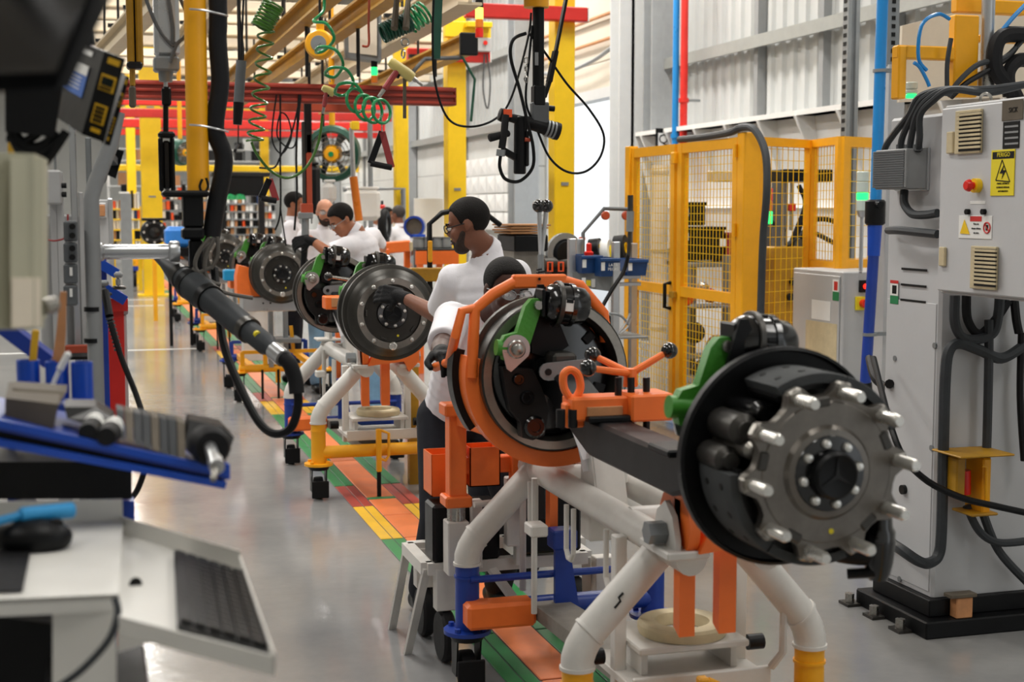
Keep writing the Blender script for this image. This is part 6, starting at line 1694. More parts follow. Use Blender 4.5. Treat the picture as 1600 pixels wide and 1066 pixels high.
slabq([pD(171, 231, 3.9), pD(165, 272, 3.9), pD(181, 279, 3.9), pD(194, 236, 3.9)], (0, 0.04, 0)).build('screen_case', 'black', t, smooth=0)
MB().tube(catmull([pD(166, 272, 3.92), pD(162, 284, 3.92), pD(152, 290, 3.92)], 5), 0.005, 6).build('screen_cable', 'black', t)
# dark controller mass and cable bundle behind the monitor
t = thing('cable_tray', 'dark cable box with a bundle of black cables under the monitor', 'cable box', pD(50, 200, 2.5))
MB().cyl(pD(50, 140, 2.5), pD(50, 140, 2.5) + V((0, 0, 1.2)), 0.02, n=8).build('box_hanger', 'black', t)
slabq([pD(8, 140, 2.4), pD(8, 205, 2.4), pD(85, 215, 2.4), pD(100, 120, 2.4)], (0, 0.15, 0.02)).build('box_case', 'black', t, smooth=0)
for pts in (([(15, 200), (30, 235), (60, 242), (95, 215)]), ([(20, 205), (45, 228), (70, 225), (88, 205)]), ([(70, 255), (85, 235), (98, 215), (104, 205)]), ([(12, 215), (30, 220), (50, 235), (76, 225)]), ([(85, 60), (80, 140), (65, 200), (40, 222)])):
    MB().tube(catmull([pD(x, y, 2.42) for x, y in pts], 6), 0.008, 7).build('bundle_cable', 'black', t)
t = thing('yellow_guard', 'small yellow guard block behind the black cables', 'guard', pD(25, 240, 2.7))
slabq([pD(12, 215, 2.7), pD(12, 240, 2.7), pD(33, 246, 2.7), pD(33, 212, 2.7)], (0, 0.1, 0)).build('guard_block', 'display_frame', t, smooth=0)
# pale cabinet at the frame edge
o = None
t = thing('pale_cabinet', 'pale beige cabinet blurred at the frame edge', 'cabinet', pD(30, 515, 1.95))
slabq([pD(-60, 236, 1.85), pD(-60, 516, 1.85), pD(54, 515, 1.9), pD(54, 240, 1.9)], (0.01, 0.25, 0)).build('cabinet_body', 'beige', t, smooth=0)
slabq([pD(16, 246, 1.86), pD(16, 514, 1.86), pD(68, 512, 1.93), pD(68, 246, 1.93)], (0, 0.04, 0)).build('cabinet_door', 'beige', t, smooth=0)
slabq([pD(18, 434, 1.855), pD(18, 512, 1.855), pD(64, 510, 1.915), pD(64, 434, 1.915)], (0, 0.006, 0)).build('lower_plate', 'cream_light', t, smooth=0)
a = pD(-110, 515, 2.2); MB().bx(a.x - 0.03, a.x + 0.03, a.y, a.y + 0.06, 0, a.z, 0.004).bar((a.x, a.y + 0.03, a.z + 0.02), (pD(-20, 500, 2.05)), 0.03, 0.03).build('cabinet_post', 'beige', t)
MB().cyl(pD(66, 480, 1.93), pD(84, 476, 1.95), 0.012, n=12).build('cabinet_knob', 'steel', t)
# bent grey pole carrying switch boxes
YG = 3.95
t = thing('bent_pole', 'grey painted pole bent toward the controllers', 'pole', pY(145, 640, YG))
a = pY(145, 400, YG)
MB().tube([(a.x, YG, 0), (a.x, YG, pY(145, 312, YG).z), pY(148, 290, YG), pY(173, 225, YG), pY(183, 175, YG)], 0.0205, 16).build('pole_tube', 'grey_box', t)
MB().bar(pY(168, 240, YG), pD(180, 228, 4.05), 0.02, 0.02).bar(pY(168, 240, YG), pD(180, 255, 3.92), 0.02, 0.02).build('mount_bar', 'grey_dark', t)
for y in (483, 532):
    b = pY(145, y, YG); MB().cyl((b.x, YG, b.z - 0.006), (b.x, YG, b.z + 0.006), 0.023, n=14).build('pole_strap', 'black', t)
MB().cyl((a.x, YG, 0), (a.x, YG, 0.015), 0.1, n=18).build('pole_base', 'grey_box', t)
sb_ = ((345, 378, 'two black buttons', 2), (379, 411, 'one black button and a key switch', 2), (412, 444, 'a white strip, upper of the plain two', 0), (445, 478, 'a white strip, lowest in the column', 0))
for (y0, y1, lb, nb) in sb_:
    t = thing('switch_box', 'dark grey switch box with %s' % lb, 'switch box', pY(110, y1, YG), 'switch boxes on the grey pole')
    Bq(t, 'box_case', 100, 121, y0, y1 - 1, YG - 0.01, 0.06, 'grey_dark', 0.004)
    for i in range(nb):
        c = pY(113, y0 + 9 + 14 * i, YG - 0.04); MB().cyl(c, c + V((0, -0.012, 0)), 0.008, n=14).build('push_button', 'ink', t)
    if not nb: Bq(t, 'name_strip', 109, 113, y0 + 6, y0 + 19, YG - 0.042, 0.003, 'label_white', 0)
t = thing('profile_stand', 'upright aluminium profile stand behind the pale cabinet', 'stand', pY(95, 600, 4.3))
for (x0, x1, y0, m) in ((107, 118, 195, 'alu'), (76, 98, 268, 'cabinet_old'), (84, 88, 240, 'galv'), (122, 130, 300, 'cabinet_old'), (133, 142, 215, 'galv')):
    p0 = pY(x0, y0, 4.3); p1 = pY(x1, y0, 4.3); MB().bx(p0.x, p1.x, 4.28, 4.33, 0, p0.z, 0.003).build('profile', m, t)
Bq(t, 'valve_block', 73, 96, 266, 320, 4.25, 0.08, 'cabinet_old'); Bq(t, 'back_plate', 66, 128, 335, 560, 4.36, 0.02, 'cabinet_old')
for y in (290, 304):
    MB().cyl(pY(96, y, 4.22), pY(104, y, 4.22), 0.008, n=10).build('valve_port', 'cast_dark', t)
MB().tube(catmull([pY(75, 375, 4.2), pY(88, 376, 4.2), pY(104, 368, 4.2), pY(106, 335, 4.2)], 5), 0.003, 6).build('thin_cable', 'tool_red', t)
# tool rack: blue uprights and slanted shelves, red bin behind
YK = 4.6
t = thing('tool_rack', 'blue steel tool rack with two slanted shelf arms', 'rack', pY(158, 650, YK))
p0 = pY(151, 400, YK); p1 = pY(166, 400, YK); MB().bx(p0.x, p1.x, YK - 0.02, YK + 0.03, 0, p0.z, 0.003).build('upright', 'blue', t)
for (x0, y0, x1, y1) in ((140, 402, 183, 428), (146, 440, 196, 470)):
    MB().bar(pY(x0, y0, YK - 0.04), pY(x1, y1, YK - 0.04), 0.03, 0.03, (0, 0, 1)).build('shelf_arm', 'blue_bright', t)
    slabq([pY(x0, y0, YK), pY(x1, y1, YK), pY(x1, y1, YK) + V((0, 0.3, 0)), pY(x0, y0, YK) + V((0, 0.3, 0))], (0, 0, 0.008)).build('shelf_plate', 'blue', t, smooth=0)
t = thing('red_bin', 'tall red waste bin with flared rim behind the tool rack', 'bin', pY(160, 640, 4.75))
c = pY(160, 470, 4.8)
MB().add([(c.x + sx * w, 4.8 + sy * w, z) for z, w in ((0.0, 0.055), (c.z - 0.03, 0.065), (c.z - 0.03, 0.078), (c.z + 0.01, 0.078)) for sx, sy in ((-1, -1), (1, -1), (1, 1), (-1, 1))],
         [(3, 2, 1, 0)] + [(4 * k + i, 4 * k + (i + 1) % 4, 4 * k + 4 + (i + 1) % 4, 4 * k + 4 + i) for k in range(3) for i in range(4)] + [(12, 13, 14, 15)]).build('bin_shell', 'red', t, smooth=0)
t = thing('grey_pedestal', 'grey pedestal standing beside the tall red bin', 'pedestal', pY(183, 640, 5.0))
c = pY(183, 490, 5.0); MB().bx(c.x - 0.05, c.x + 0.03, 4.95, 5.15, 0, c.z, 0.004).build('pedestal_body', 'cabinet_old', t); MB().bx(c.x - 0.055, c.x + 0.035, 4.94, 5.16, c.z, c.z + 0.02, 0.003).build('pedestal_cap', 'galv', t)
for lab, (x0, x1, y0, y1), m in (('grey machine vise clamped on the upper shelf arm', (178, 192, 425, 452), 'grey_box'), ('grey pipe clamp on the lower shelf arm', (150, 170, 438, 462), 'galv')):
    t = thing('shelf_clamp', lab, 'clamp', pY((x0 + x1) / 2, y1, YK - 0.12))
    Bq(t, 'clamp_jaw', x0, x1, y0, y0 + 9, YK - 0.12, 0.05, m); Bq(t, 'clamp_body', x0 + 3, x1 - 4, y0 + 9, y1 - 4, YK - 0.12, 0.04, m); Bq(t, 'clamp_foot', x0 - 2, x1 + 5, y1 - 5, y1, YK - 0.1, 0.06, 'cast_iron')
t = thing('air_hose', 'black air hose with ribbed boot hanging from the grey clamp', 'hose', pY(215, 770, 4.3))
MB().tube(catmull([pY(165, 460, 4.35), pY(172, 500, 4.3), pY(190, 560, 4.25), pY(212, 615, 4.2), pY(225, 660, 4.15), pY(228, 720, 4.1), pY(215, 765, 4.1), pY(195, 790, 4.15)], 6), 0.0085, 8).build('hose_run', 'black', t)
for i in range(9):
    c0 = pY(171 + i * 1.6, 496 + i * 6, 4.3); c1 = pY(172 + i * 1.6, 499 + i * 6, 4.3); MB().cyl(c0, c1, 0.012, n=10).build('boot_ring', 'grey_dark', t)
MB().cyl(pY(164, 455, 4.35), pY(171, 494, 4.3), 0.012, n=10).build('hose_fitting', 'cast_dark', t)
t = thing('wood_box', 'shallow orange-brown wooden box behind the grey pole', 'box', pY(130, 555, 4.2))
Bq(t, 'box_side', 102, 158, 538, 552, 4.12, 0.02, 'grommet', 0.003); Bq(t, 'box_floor', 102, 158, 550, 556, 4.25, 0.25, 'ink', 0.003); Bq(t, 'box_back', 102, 158, 538, 552, 4.37, 0.02, 'grommet', 0.003)
# blue tool tray with double lip
DT = 2.35
def tz(x, y): return pD(x, y, DT)
tray = thing('tool_tray', 'sloping blue tool tray with a double lip', 'tray', tz(180, 720))
A0, A1 = pD(-30, 655, 2.2), pD(354, 738, 2.35)
bk = V((-0.06, 0.30, 0.015))
slabq([A0, A1, A1 + bk, A0 + bk], (0, 0, -0.012)).build('tray_floor', 'blue', tray, smooth=0)
MB().bar(A0, A1, 0.012, 0.012, (0, 0, 1)).build('tray_lip', 'blue_bright', tray)
MB().bar(pD(-30, 686, 2.2), pD(352, 758, 2.35), 0.012, 0.012, (0, 0, 1)).build('tray_lip', 'blue_bright', tray)
MB().bar(pD(-30, 671, 2.23), pD(350, 748, 2.38), 0.016, 0.02, (0, 0, 1)).build('tray_core', 'black', tray)
MB().bar(A1, A1 + bk, 0.012, 0.025, (0, 0, 1)).build('tray_lip', 'blue_bright', tray)
t = thing('stained_block', 'stained grey-brown wooden block at the upper end of the blue tray', 'block', pD(60, 665, 2.33))
slabq([pD(8, 622, 2.3), pD(8, 664, 2.3), pD(82, 676, 2.3), pD(92, 632, 2.3)], (0.0, 0.12, 0.012)).build('block_body', 'scrub', t, smooth=0)
slabq([pD(20, 606, 2.36), pD(16, 626, 2.34), pD(92, 634, 2.34), pD(104, 612, 2.38)], (0, 0.06, 0.004)).build('block_cap', 'scrub', t, smooth=0)
t = thing('air_gripper', 'black tool with two white ring collars lying in the blue tray', 'tool', pD(140, 680, 2.33))
slabq([pD(100, 636, 2.36), pD(105, 655, 2.34), pD(172, 675, 2.34), pD(180, 655, 2.36), pD(150, 636, 2.4)], (0, 0.1, 0.0)).build('tool_body', 'black', t, smooth=0)
for (x, y) in ((141, 672), (170, 678)):
    MB().cyl(pD(x + 8, y - 12, 2.38), pD(x + 6, y - 8, 2.34), 0.017, n=16).cyl(pD(x + 6, y - 8, 2.34), pD(x + 3, y - 3, 2.31), 0.0155, n=16).build('ring_collar', 'label_white', t)
    MB().cyl(pD(x + 3, y - 3, 2.31), pD(x - 4, y + 5, 2.26), 0.018, 0.015, n=16).build('tool_nose', 'black_rubber', t)
t = thing('ribbed_pad', 'ribbed dark rubber block standing in the blue tray', 'pad', pD(235, 700, 2.35))
for i in range(8):
    x = 182 + i * 13.5; y = 640 + i * 2.6
    slabq([pD(x, y, 2.40), pD(x + 2, y + 44 + i * 2, 2.33), pD(x + 13.5, y + 48 + i * 2, 2.33), pD(x + 12, y + 2.5 + (i % 2), 2.40)], (0, 0.07 + 0.004 * (i % 2), 0.0)).build('pad_rib', 'scrub' if i % 3 == 1 else 'hose_grey', t, smooth=0)
t = thing('socket_head', 'black square tool head with silver drive shaft at the tray end', 'tool', pD(325, 735, 2.35))
slabq([pD(296, 656, 2.4), pD(288, 700, 2.36), pD(300, 712, 2.36), pD(352, 722, 2.36), pD(366, 684, 2.4), pD(348, 666, 2.4)], (0, 0.08, 0)).build('head_shell', 'black', t, smooth=0)
MB().lathe([(0, 0), (0.026, 0.0), (0.033, 0.015), (0.033, 0.045), (0, 0.05)], 22, aim(pD(332, 700, 2.30), (pD(322, 690, 2.36) - pD(332, 700, 2.30)))).build('head_boss', 'black_rubber', t)
MB().cyl(pD(326, 692, 2.32), pD(336, 722, 2.24), 0.010, n=16).cyl(pD(336, 720, 2.245), pD(339, 730, 2.22), 0.0125, n=16).build('drive_shaft', 'alu', t)
MB().cyl(pD(338, 728, 2.225), pD(333, 750, 2.19), 0.006, 0.005, n=12).build('drive_tip', 'steel', t)
# blue cups and brushes
for i, (x0, x1, y0, y1, lb) in enumerate(((28, 63, 562, 625, 'holding an orange-handled brush, at the frame edge'), (73, 108, 564, 625, 'holding a broad wooden paddle'), (113, 146, 565, 634, 'standing empty beside the paddle'))):
    c = pD((x0 + x1) / 2, y1, 2.75); c1 = pD((x0 + x1) / 2, y0, 2.75)
    h = c1.z - c.z; r_ = (x1 - x0) / 2 / F * 2.75
    t = thing('tool_cup', 'round blue cup %s' % lb, 'cup', c, 'blue tool cups')
    MB().lathe([(0, 0), (r_, 0), (r_, h), (r_ - 0.003, h), (r_ - 0.003, 0.006), (0, 0.006)], 26, Matrix.Translation(c)).build('cup_shell', 'blue_bright', t)
t = MB().bar(pD(48, 600, 2.75), pD(56, 515, 2.75), 0.014, 0.01, bev=0.003).build('brush_handle', 'display_frame'); tag(t, 'narrow orange brush handle standing in a blue cup', 'brush')
t = slabq([pD(88, 605, 2.76), pD(98, 605, 2.76), pD(103, 520, 2.76), pD(104, 456, 2.76), pD(94, 456, 2.76), pD(88, 520, 2.76), pD(82, 560, 2.76)], (0, 0.012, 0)).build('wooden_paddle', 'wood', smooth=0); tag(t, 'broad bare wooden paddle standing in a blue cup', 'paddle')
t = thing('white_brush', 'white brush with slim handle leaning beside the cups', 'brush', pD(85, 608, 2.5))
MB().cyl(pD(80, 608, 2.5), pD(92, 580, 2.5), 0.004, n=8).build('brush_stem', 'label_white', t); MB().bar(pD(92, 580, 2.5), pD(108, 550, 2.5), 0.014, 0.012, bev=0.004).build('brush_grip', 'label_white', t)
# shelf for the cups, black bench arm, blue post
t = thing('cup_shelf', 'narrow blue shelf carrying the round cups', 'shelf', pD(90, 636, 2.8))
slabq([pD(10, 626, 2.68), pD(160, 638, 2.68), pD(160, 630, 2.95), pD(10, 618, 2.95)], (0, 0, -0.012)).build('shelf_board', 'blue', t, smooth=0)
MB().bar(pD(0, 505, 2.9), pD(80, 565, 2.9), 0.03, 0.03).build('shelf_strut', 'blue', t)
MB().bar(pD(20, 630, 2.9), pD(20, 860, 2.9), 0.02, 0.02, (0, 1, 0)).build('shelf_leg', 'blue', t)
t = thing('black_bench', 'black bench beam on a blue leg under the tool tray', 'bench', pZ(170, 1066, 0.3))
slabq([pD(-30, 722, 2.7), pD(-30, 780, 2.7), pD(206, 780, 2.75), pD(206, 722, 2.75)], (0, 0.2, 0)).build('bench_beam', 'black', t, smooth=0)
a = pD(200, 780, 2.85); MB().bx(a.x - 0.012, a.x + 0.012, a.y - 0.02, a.y + 0.02, 0, a.z, 0.002).build('bench_leg', 'blue', t)
a = pD(40, 780, 2.85); MB().bx(a.x - 0.02, a.x + 0.02, a.y - 0.02, a.y + 0.02, 0, a.z, 0.002).build('bench_leg', 'blue', t)
slabq([pD(70, 705, 2.9), pD(70, 716, 2.9), pD(150, 716, 2.9), pD(150, 700, 2.9)], (0, 0.02, 0)).build('note_card', 'label_white', t, smooth=0)
# white keyboard tray
kz = 1.165
kt = thing('keyboard_stand', 'white sheet-metal keyboard stand, angled and out of focus', 'stand', pZ(250, 1000, 0.4))
K = [pZ(187, 832, kz), pZ(376, 890, kz), pZ(430, 1050, kz), pZ(186, 985, kz)]
slabq(K, (0, 0, -0.006)).build('tray_floor', 'tray_white', kt, smooth=0)
for i, j, h in ((0, 1, 0.028), (1, 2, 0.022), (2, 3, 0.018)):
    slabq([K[i], K[j], K[j] + V((0, 0, h)), K[i] + V((0, 0, h))], (K[(j + 1) % 4] - K[j]).normalized() * 0.004).build('tray_rim', 'tray_white', kt, smooth=0)
K2 = [pZ(-40, 818, 1.185), pZ(192, 812, 1.185), pZ(186, 930, 1.185), pZ(-40, 940, 1.185)]
slabq(K2, (0, 0, -0.006)).build('side_tray', 'tray_white', kt, smooth=0)
slabq([K2[0], K2[1], K2[1] + V((0, 0, 0.035)), K2[0] + V((0, 0, 0.035))], (0, -0.004, 0)).build('tray_rim', 'tray_white', kt, smooth=0)
slabq([K2[3], K2[2], K2[2] - V((0, 0, 0.022)), K2[3] - V((0, 0, 0.022))], (0, 0.004, 0)).build('tray_rim', 'tray_white', kt, smooth=0)
slabq([pD(82, 945, 1.9), pD(82, 1090, 1.9), pD(182, 1090, 1.9), pD(182, 945, 1.9)], (0.0, 0.16, 0)).build('pedestal', 'tray_white', kt, smooth=0)
slabq([pD(184, 985, 1.95), pD(184, 1020, 1.95), pD(250, 1000, 2.0)], (0, 0.05, 0)).build('tray_gusset', 'tray_white', kt, smooth=0)
MB().cyl(pZ(212, 912, kz + 0.001), pZ(212, 912, kz + 0.003), 0.009, n=16).build('cable_slot', 'ink', kt)
base_p = pD(140, 1080, 1.95); MB().bx(base_p.x - 0.06, base_p.x + 0.08, base_p.y, base_p.y + 0.2, 0, base_p.z, 0.004).build('pedestal_foot', 'black', kt)
slabq([pD(-30, 960, 2.1), pD(-30, 1090, 2.1), pD(84, 1090, 2.1), pD(84, 975, 2.1)], (0, 0.05, 0)).build('dark_housing', 'black', kt, smooth=0)
kb = thing('keyboard', 'black keyboard lying in the white stand tray', 'keyboard', pZ(345, 960, kz))
KB = [pZ(272, 872, kz), pZ(384, 908, kz), pZ(425, 1036, kz), pZ(277, 990, kz)]
slabq([p + V((0, 0, 0.012)) for p in KB], (0, 0, -0.0115)).build('keyboard_case', 'black', kb, smooth=0)
e1 = KB[1] - KB[0]; e2 = KB[3] - KB[0]; e12 = KB[2] - KB[1]
for i in range(6):
    for j in range(15):
        u0 = 0.04 + i * 0.157; v0 = 0.03 + j * 0.063
        def kp(u, v): return KB[0] + e1 * u + (e2 * (1 - u) + e12 * u) * v + V((0, 0, 0.0125))
        slabq([kp(u0, v0), kp(u0 + 0.135, v0), kp(u0 + 0.135, v0 + 0.052), kp(u0, v0 + 0.052)], (0, 0, 0.005)).build('keyboard_key', 'black', kb, smooth=0)
t = thing('computer_mouse', 'black computer mouse on a dark pad at the frame edge', 'mouse', pZ(50, 850, 1.19))
c = pZ(50, 852, 1.19)
MB().sph((0, 0, 0), 1, 20, 12, (0.062, 0.04, 0.03), Matrix.Translation(c + V((0, 0, 0.012))) @ Matrix.Rotation(-0.3, 4, 'Z')).build('mouse_shell', 'black', t); MB().sph((0, 0, 0), 1, 12, 8, (0.012, 0.005, 0.008), Matrix.Translation(c + V((0.035, -0.012, 0.034)))).build('mouse_wheel', 'black_rubber', t)
o = slabq([pZ(-40, 865, 1.187), pZ(48, 860, 1.187), pZ(35, 925, 1.187), pZ(-40, 928, 1.187)], (0, 0, 0.002)).build('mouse_pad', 'black_rubber', smooth=0); tag(o, 'dark mouse pad on the white side tray', 'mouse pad')
t = thing('blue_marker', 'light blue capped marker lying behind the mouse', 'marker', pZ(60, 808, 1.2))
MB().cyl(pD(-30, 822, 2.1), pD(30, 806, 2.15), 0.007, n=12).build('marker_barrel', 'marker_blue', t); MB().cyl(pD(30, 806, 2.15), pD(116, 797, 2.2), 0.0125, n=14, bev=0.003).build('marker_cap', 'marker_blue', t)
hose('grey cable hanging from the white keyboard stand', [pD(180, 935, 1.85), pD(184, 960, 1.84), pD(170, 1000, 1.83), pD(130, 1045, 1.82), pD(90, 1075, 1.82)], 0.005, 'hose_grey', cat='cable', name='keyboard_cable')

# ---------------------------------------------------------------- torque tool on the yellow arm
YN = 4.15
arm = thing('tool_manipulator', 'yellow vertical tool arm with black cable sleeve and pivot', 'tool arm', pY(305, 375, YN))
MB().cyl(pY(310, 298, YN), pY(310, 298, YN) + V((0.002, 0, 1.64)), 0.031, n=22).build('arm_tube', 'yellow', arm)
MB().tube([pY(340, 60, YN) + V((0, 0, 1.2)), pY(340, -30, YN), pY(340, 60, YN), pY(344, 130, YN), pY(336, 200, YN), pY(350, 250, YN), pY(338, 320, YN), pY(330, 370, YN)], 0.026, 12, 5).build('cable_sleeve', 'black_rubber', arm)
for y in (22, 203):
    MB().tube([pY(296, y - 8, YN - 0.04), pY(318, y - 6, YN - 0.05), pY(345, y, YN - 0.045), pY(356, y + 3, YN)], 0.003, 6, 4).build('tie_wire', 'alu', arm)
MB().tube(catmull([pY(316, 280, YN - 0.04), pY(312, 292, YN - 0.04), pY(318, 302, YN - 0.04), pY(325, 292, YN - 0.04), pY(322, 278, YN - 0.04)], 5), 0.004, 6).build('hose_loop', 'black', arm)
Bq(arm, 'pivot_plate', 253, 325, 298, 308, YN, 0.10, 'black'); Bq(arm, 'pivot_block', 286, 316, 305, 356, YN, 0.07, 'black'); Bq(arm, 'pivot_foot', 284, 318, 356, 374, YN, 0.08, 'black')
Bq(arm, 'arm_neck', 296, 316, 374, 430, YN, 0.05, 'black')
for pts in ([(328, 372), (310, 395), (306, 420), (330, 440), (345, 445)], [(335, 372), (322, 400), (322, 430), (345, 455), (395, 466)], [(340, 370), (340, 400), (330, 420)], [(300, 420), (312, 425), (330, 418)]):
    MB().tube(catmull([pY(x, y, YN - 0.06) for x, y in pts], 6), 0.006, 7).build('tool_cable', 'hose_braid', arm)
o = thing('station_rail', 'grey overhead rail carrying the yellow arm and air cylinder, above the frame', 'beam', (0.3, 4.2, 3.38))
MB().bx(-1.2, 1.6, 4.12, 4.22, 3.38, 3.5, 0.006).build('rail_profile', 'galv', o)
MB().bx(-1.2, 1.6, 4.28, 4.36, 3.38, 3.5, 0.006).build('rail_profile', 'galv', o)
for x in (-1.1, 1.5): MB().cyl((x, 4.24, 3.5), (x, 4.24, 8.0), 0.03, n=10).build('hanger_rod', 'galv', o)
cy = thing('air_cylinder', 'grey air cylinder with black rod left of the yellow arm', 'cylinder', pY(260, 310, 4.3))
Bq(cy, 'cylinder_barrel', 241, 278, -30, 90, 4.3, 0.075, 'alu', 0.012); MB().cyl(pY(260, -28, 4.3), V((pY(260, -28, 4.3).x, 4.3, 3.38)), 0.02, n=10).build('cylinder_hanger', 'galv', cy); Bq(cy, 'cylinder_end', 240, 279, 90, 112, 4.3, 0.085, 'galv', 0.006)
MB().cyl(pY(259, 112, 4.3), pY(259, 128, 4.3), 0.022, 0.019, n=16).build('rod_gland', 'galv', cy); MB().cyl(pY(259, 128, 4.3), pY(259, 140, 4.3), 0.006, n=10).build('piston_rod', 'alu', cy); Bq(cy, 'rod_clevis', 253, 267, 136, 166, 4.3, 0.03, 'black'); MB().cyl(pY(259, 164, 4.3), pY(259, 208, 4.3), 0.008, n=10).build('rod_link', 'black', cy)
Bq(cy, 'handle_cap', 247, 273, 206, 216, 4.3, 0.05, 'black'); 
for x in (249, 267): Bq(cy, 'handle_side', x, x + 5, 214, 300, 4.3, 0.04, 'black')
Bq(cy, 'handle_core', 255, 266, 220, 296, 4.3, 0.02, 'cast_dark')
for pts in ([(225, -10), (245, 40), (268, 70), (275, 66)], [(262, -10), (270, 40), (270, 68)], [(278, -10), (294, 30), (290, 55), (276, 70), (266, 98)]):
    MB().tube(catmull([pY(x, y, 4.24) for x, y in pts], 6), 0.0055, 7).build('air_line', 'grey_dark', cy)
rt = thing('reaction_tube', 'bright aluminium reaction tube with domed end', 'tube', pY(205, 405, YN))
MB().lathe([(0, 0), (0.018, 0.003), (0.026, 0.012), (0.026, 0.02), (0.021, 0.026), (0.0205, 0.2), (0.029, 0.205), (0.031, 0.225), (0.028, 0.232), (0, 0.232)], 26, aim(pY(148, 394, YN), pY(268, 393, YN) - pY(148, 394, YN))).build('tube_body', 'alu', rt)
nt = thing('nut_runner', 'long dark angled nut-runner tool with yellow marks', 'power tool', pD(380, 520, 3.8))
d0, d1 = pD(246, 402, 4.15), pD(443, 560, 3.7)
dv = (d1 - d0); Ln = dv.length
MB().lathe([(0, 0), (0.012, 0), (0.016, 0.06 * Ln), (0.030, 0.16 * Ln), (0.034, 0.2 * Ln), (0.034, 0.24 * Ln), (0.042, 0.27 * Ln), (0.044, 0.40 * Ln), (0.036, 0.43 * Ln), (0.036, 0.68 * Ln), (0.029, 0.72 * Ln), (0.029, 0.88 * Ln), (0.022, 0.9 * Ln), (0.022, 0.96 * Ln), (0, 0.96 * Ln)], 22, aim(d0, dv)).build('tool_housing', 'hose_grey', nt)
for a_, r_, m in ((0.19, 0.036, 'cast_iron'), (0.27, 0.045, 'cast_dark'), (0.415, 0.042, 'cast_dark'), (0.72, 0.036, 'cast_iron')):
    MB().cyl(d0 + dv * a_, d0 + dv * (a_ + 0.035), r_, n=20).build('tool_collar', m, nt)
MB().cyl(d0 + dv * 0.425, d0 + dv * 0.44, 0.0375, n=20).build('white_band', 'label_white', nt)
MB().bar(pD(352, 492, 3.86), pD(362, 505, 3.83), 0.01, 0.012).build('yellow_mark', 'display_frame', nt); MB().cyl(pD(401, 522, 3.76), pD(403, 524, 3.75), 0.010, n=10).build('yellow_dot', 'label_yellow', nt)
MB().cyl(d0 + dv * 0.93, d0 + dv * 1.0, 0.024, n=16).build('cable_gland', 'alu', nt)
MB().tube(catmull([d1, pD(460, 590, 3.7), pD(466, 630, 3.7), pD(455, 668, 3.7), pD(430, 678, 3.72), pD(405, 660, 3.76), pD(375, 605, 3.82), pD(350, 540, 3.9), pD(340, 470, 4.0), pD(335, 420, 4.05)], 7), 0.0115, 10).build('tool_hose', 'black', nt)
MB().tube(catmull([d1 - dv * 0.02, pD(452, 568, 3.7), pD(461, 592, 3.7), pD(464, 615, 3.7)], 6), 0.02, 12).build('hose_boot', 'black_rubber', nt)

# ================================================================ OVERHEAD
def ibeam(mb, p0, p1, w, h, tf=0.018):
    p0 = V(p0); p1 = V(p1); up = V((0, 0, 1))
    mb.bar(p0 + up * tf / 2, p1 + up * tf / 2, w, tf); mb.bar(p0 + up * (h - tf / 2), p1 + up * (h - tf / 2), w, tf); mb.bar(p0 + up * h / 2, p1 + up * h / 2, w * 0.16, h - tf)
    return mb
def beam(label, p0, p1, w, h, m, name='crane_rail', grp='overhead rails', cap=None):
    t = thing(name, label, 'beam', p0, grp)
    p0 = V(p0); p1 = V(p1)
    ibeam(MB(), p0, p1, w, h).build('rail_profile', m, t, smooth=0)
    d = (p1 - p0)
    for k in range(1, 5):
        c = p0 + d * (k / 5 + 0.04)
        MB().bx(c.x - w * .7, c.x + w * .7, c.y - 0.03, c.y + 0.03, c.z + h, c.z + h + 0.03).build('rail_clamp', 'cast_dark', t)
        MB().cyl((c.x, c.y, c.z + h + 0.03), (c.x, c.y, c.z + h + 0.7), 0.012, n=8).build('hanger_rod', 'cast_dark', t)
    if cap: MB().bx(p0.x - w * .6, p0.x + w * .6, p0.y - 0.05, p0.y, p0.z - 0.02, p0.z + h + 0.01, 0.01).build('end_stop', cap, t)
    return t
beam('yellow overhead rail directly above the line', (1.50, 5.5, 3.0), (1.50, 19, 3.0), 0.11, 0.15, 'yellow_old')
beam('yellow overhead rail second from the line', (1.87, 5.5, 3.0), (1.87, 19, 3.0), 0.11, 0.15, 'yellow_old')
beam('cream overhead beam whose end stops short of the red cross beam', (2.38, 9.0, 3.0), (2.52, 19, 3.0), 0.16, 0.22, 'cream', 'crane_beam')
beam('yellow overhead rail with a black rubber end stop', (3.10, 11.8, 3.0), (3.16, 20, 3.0), 0.13, 0.16, 'yellow_old', cap='black')
a, b = pZ(290, -25, 3.1), pZ(150, 110, 3.1)
beam('weathered cream beam left of the yellow arm', a, b, 0.13, 0.18, 'cream', 'crane_beam')
a, b = pZ(395, -30, 3.3), pZ(262, 105, 3.3)
beam('cream beam behind the black cable sleeve', a, b, 0.13, 0.2, 'cream', 'crane_beam')
ck = [(8, 15.0), (27, 17.5), (47, 15.8), (66, 19.5), (84, 22), (99, 25), (35, 28), (112, 29), (128, 33)]
lb = ['topmost', 'second from the top', 'third from the top', 'fourth from the top', 'fifth from the top', 'sixth from the top', 'wide and far', 'low and far', 'lowest and farthest']
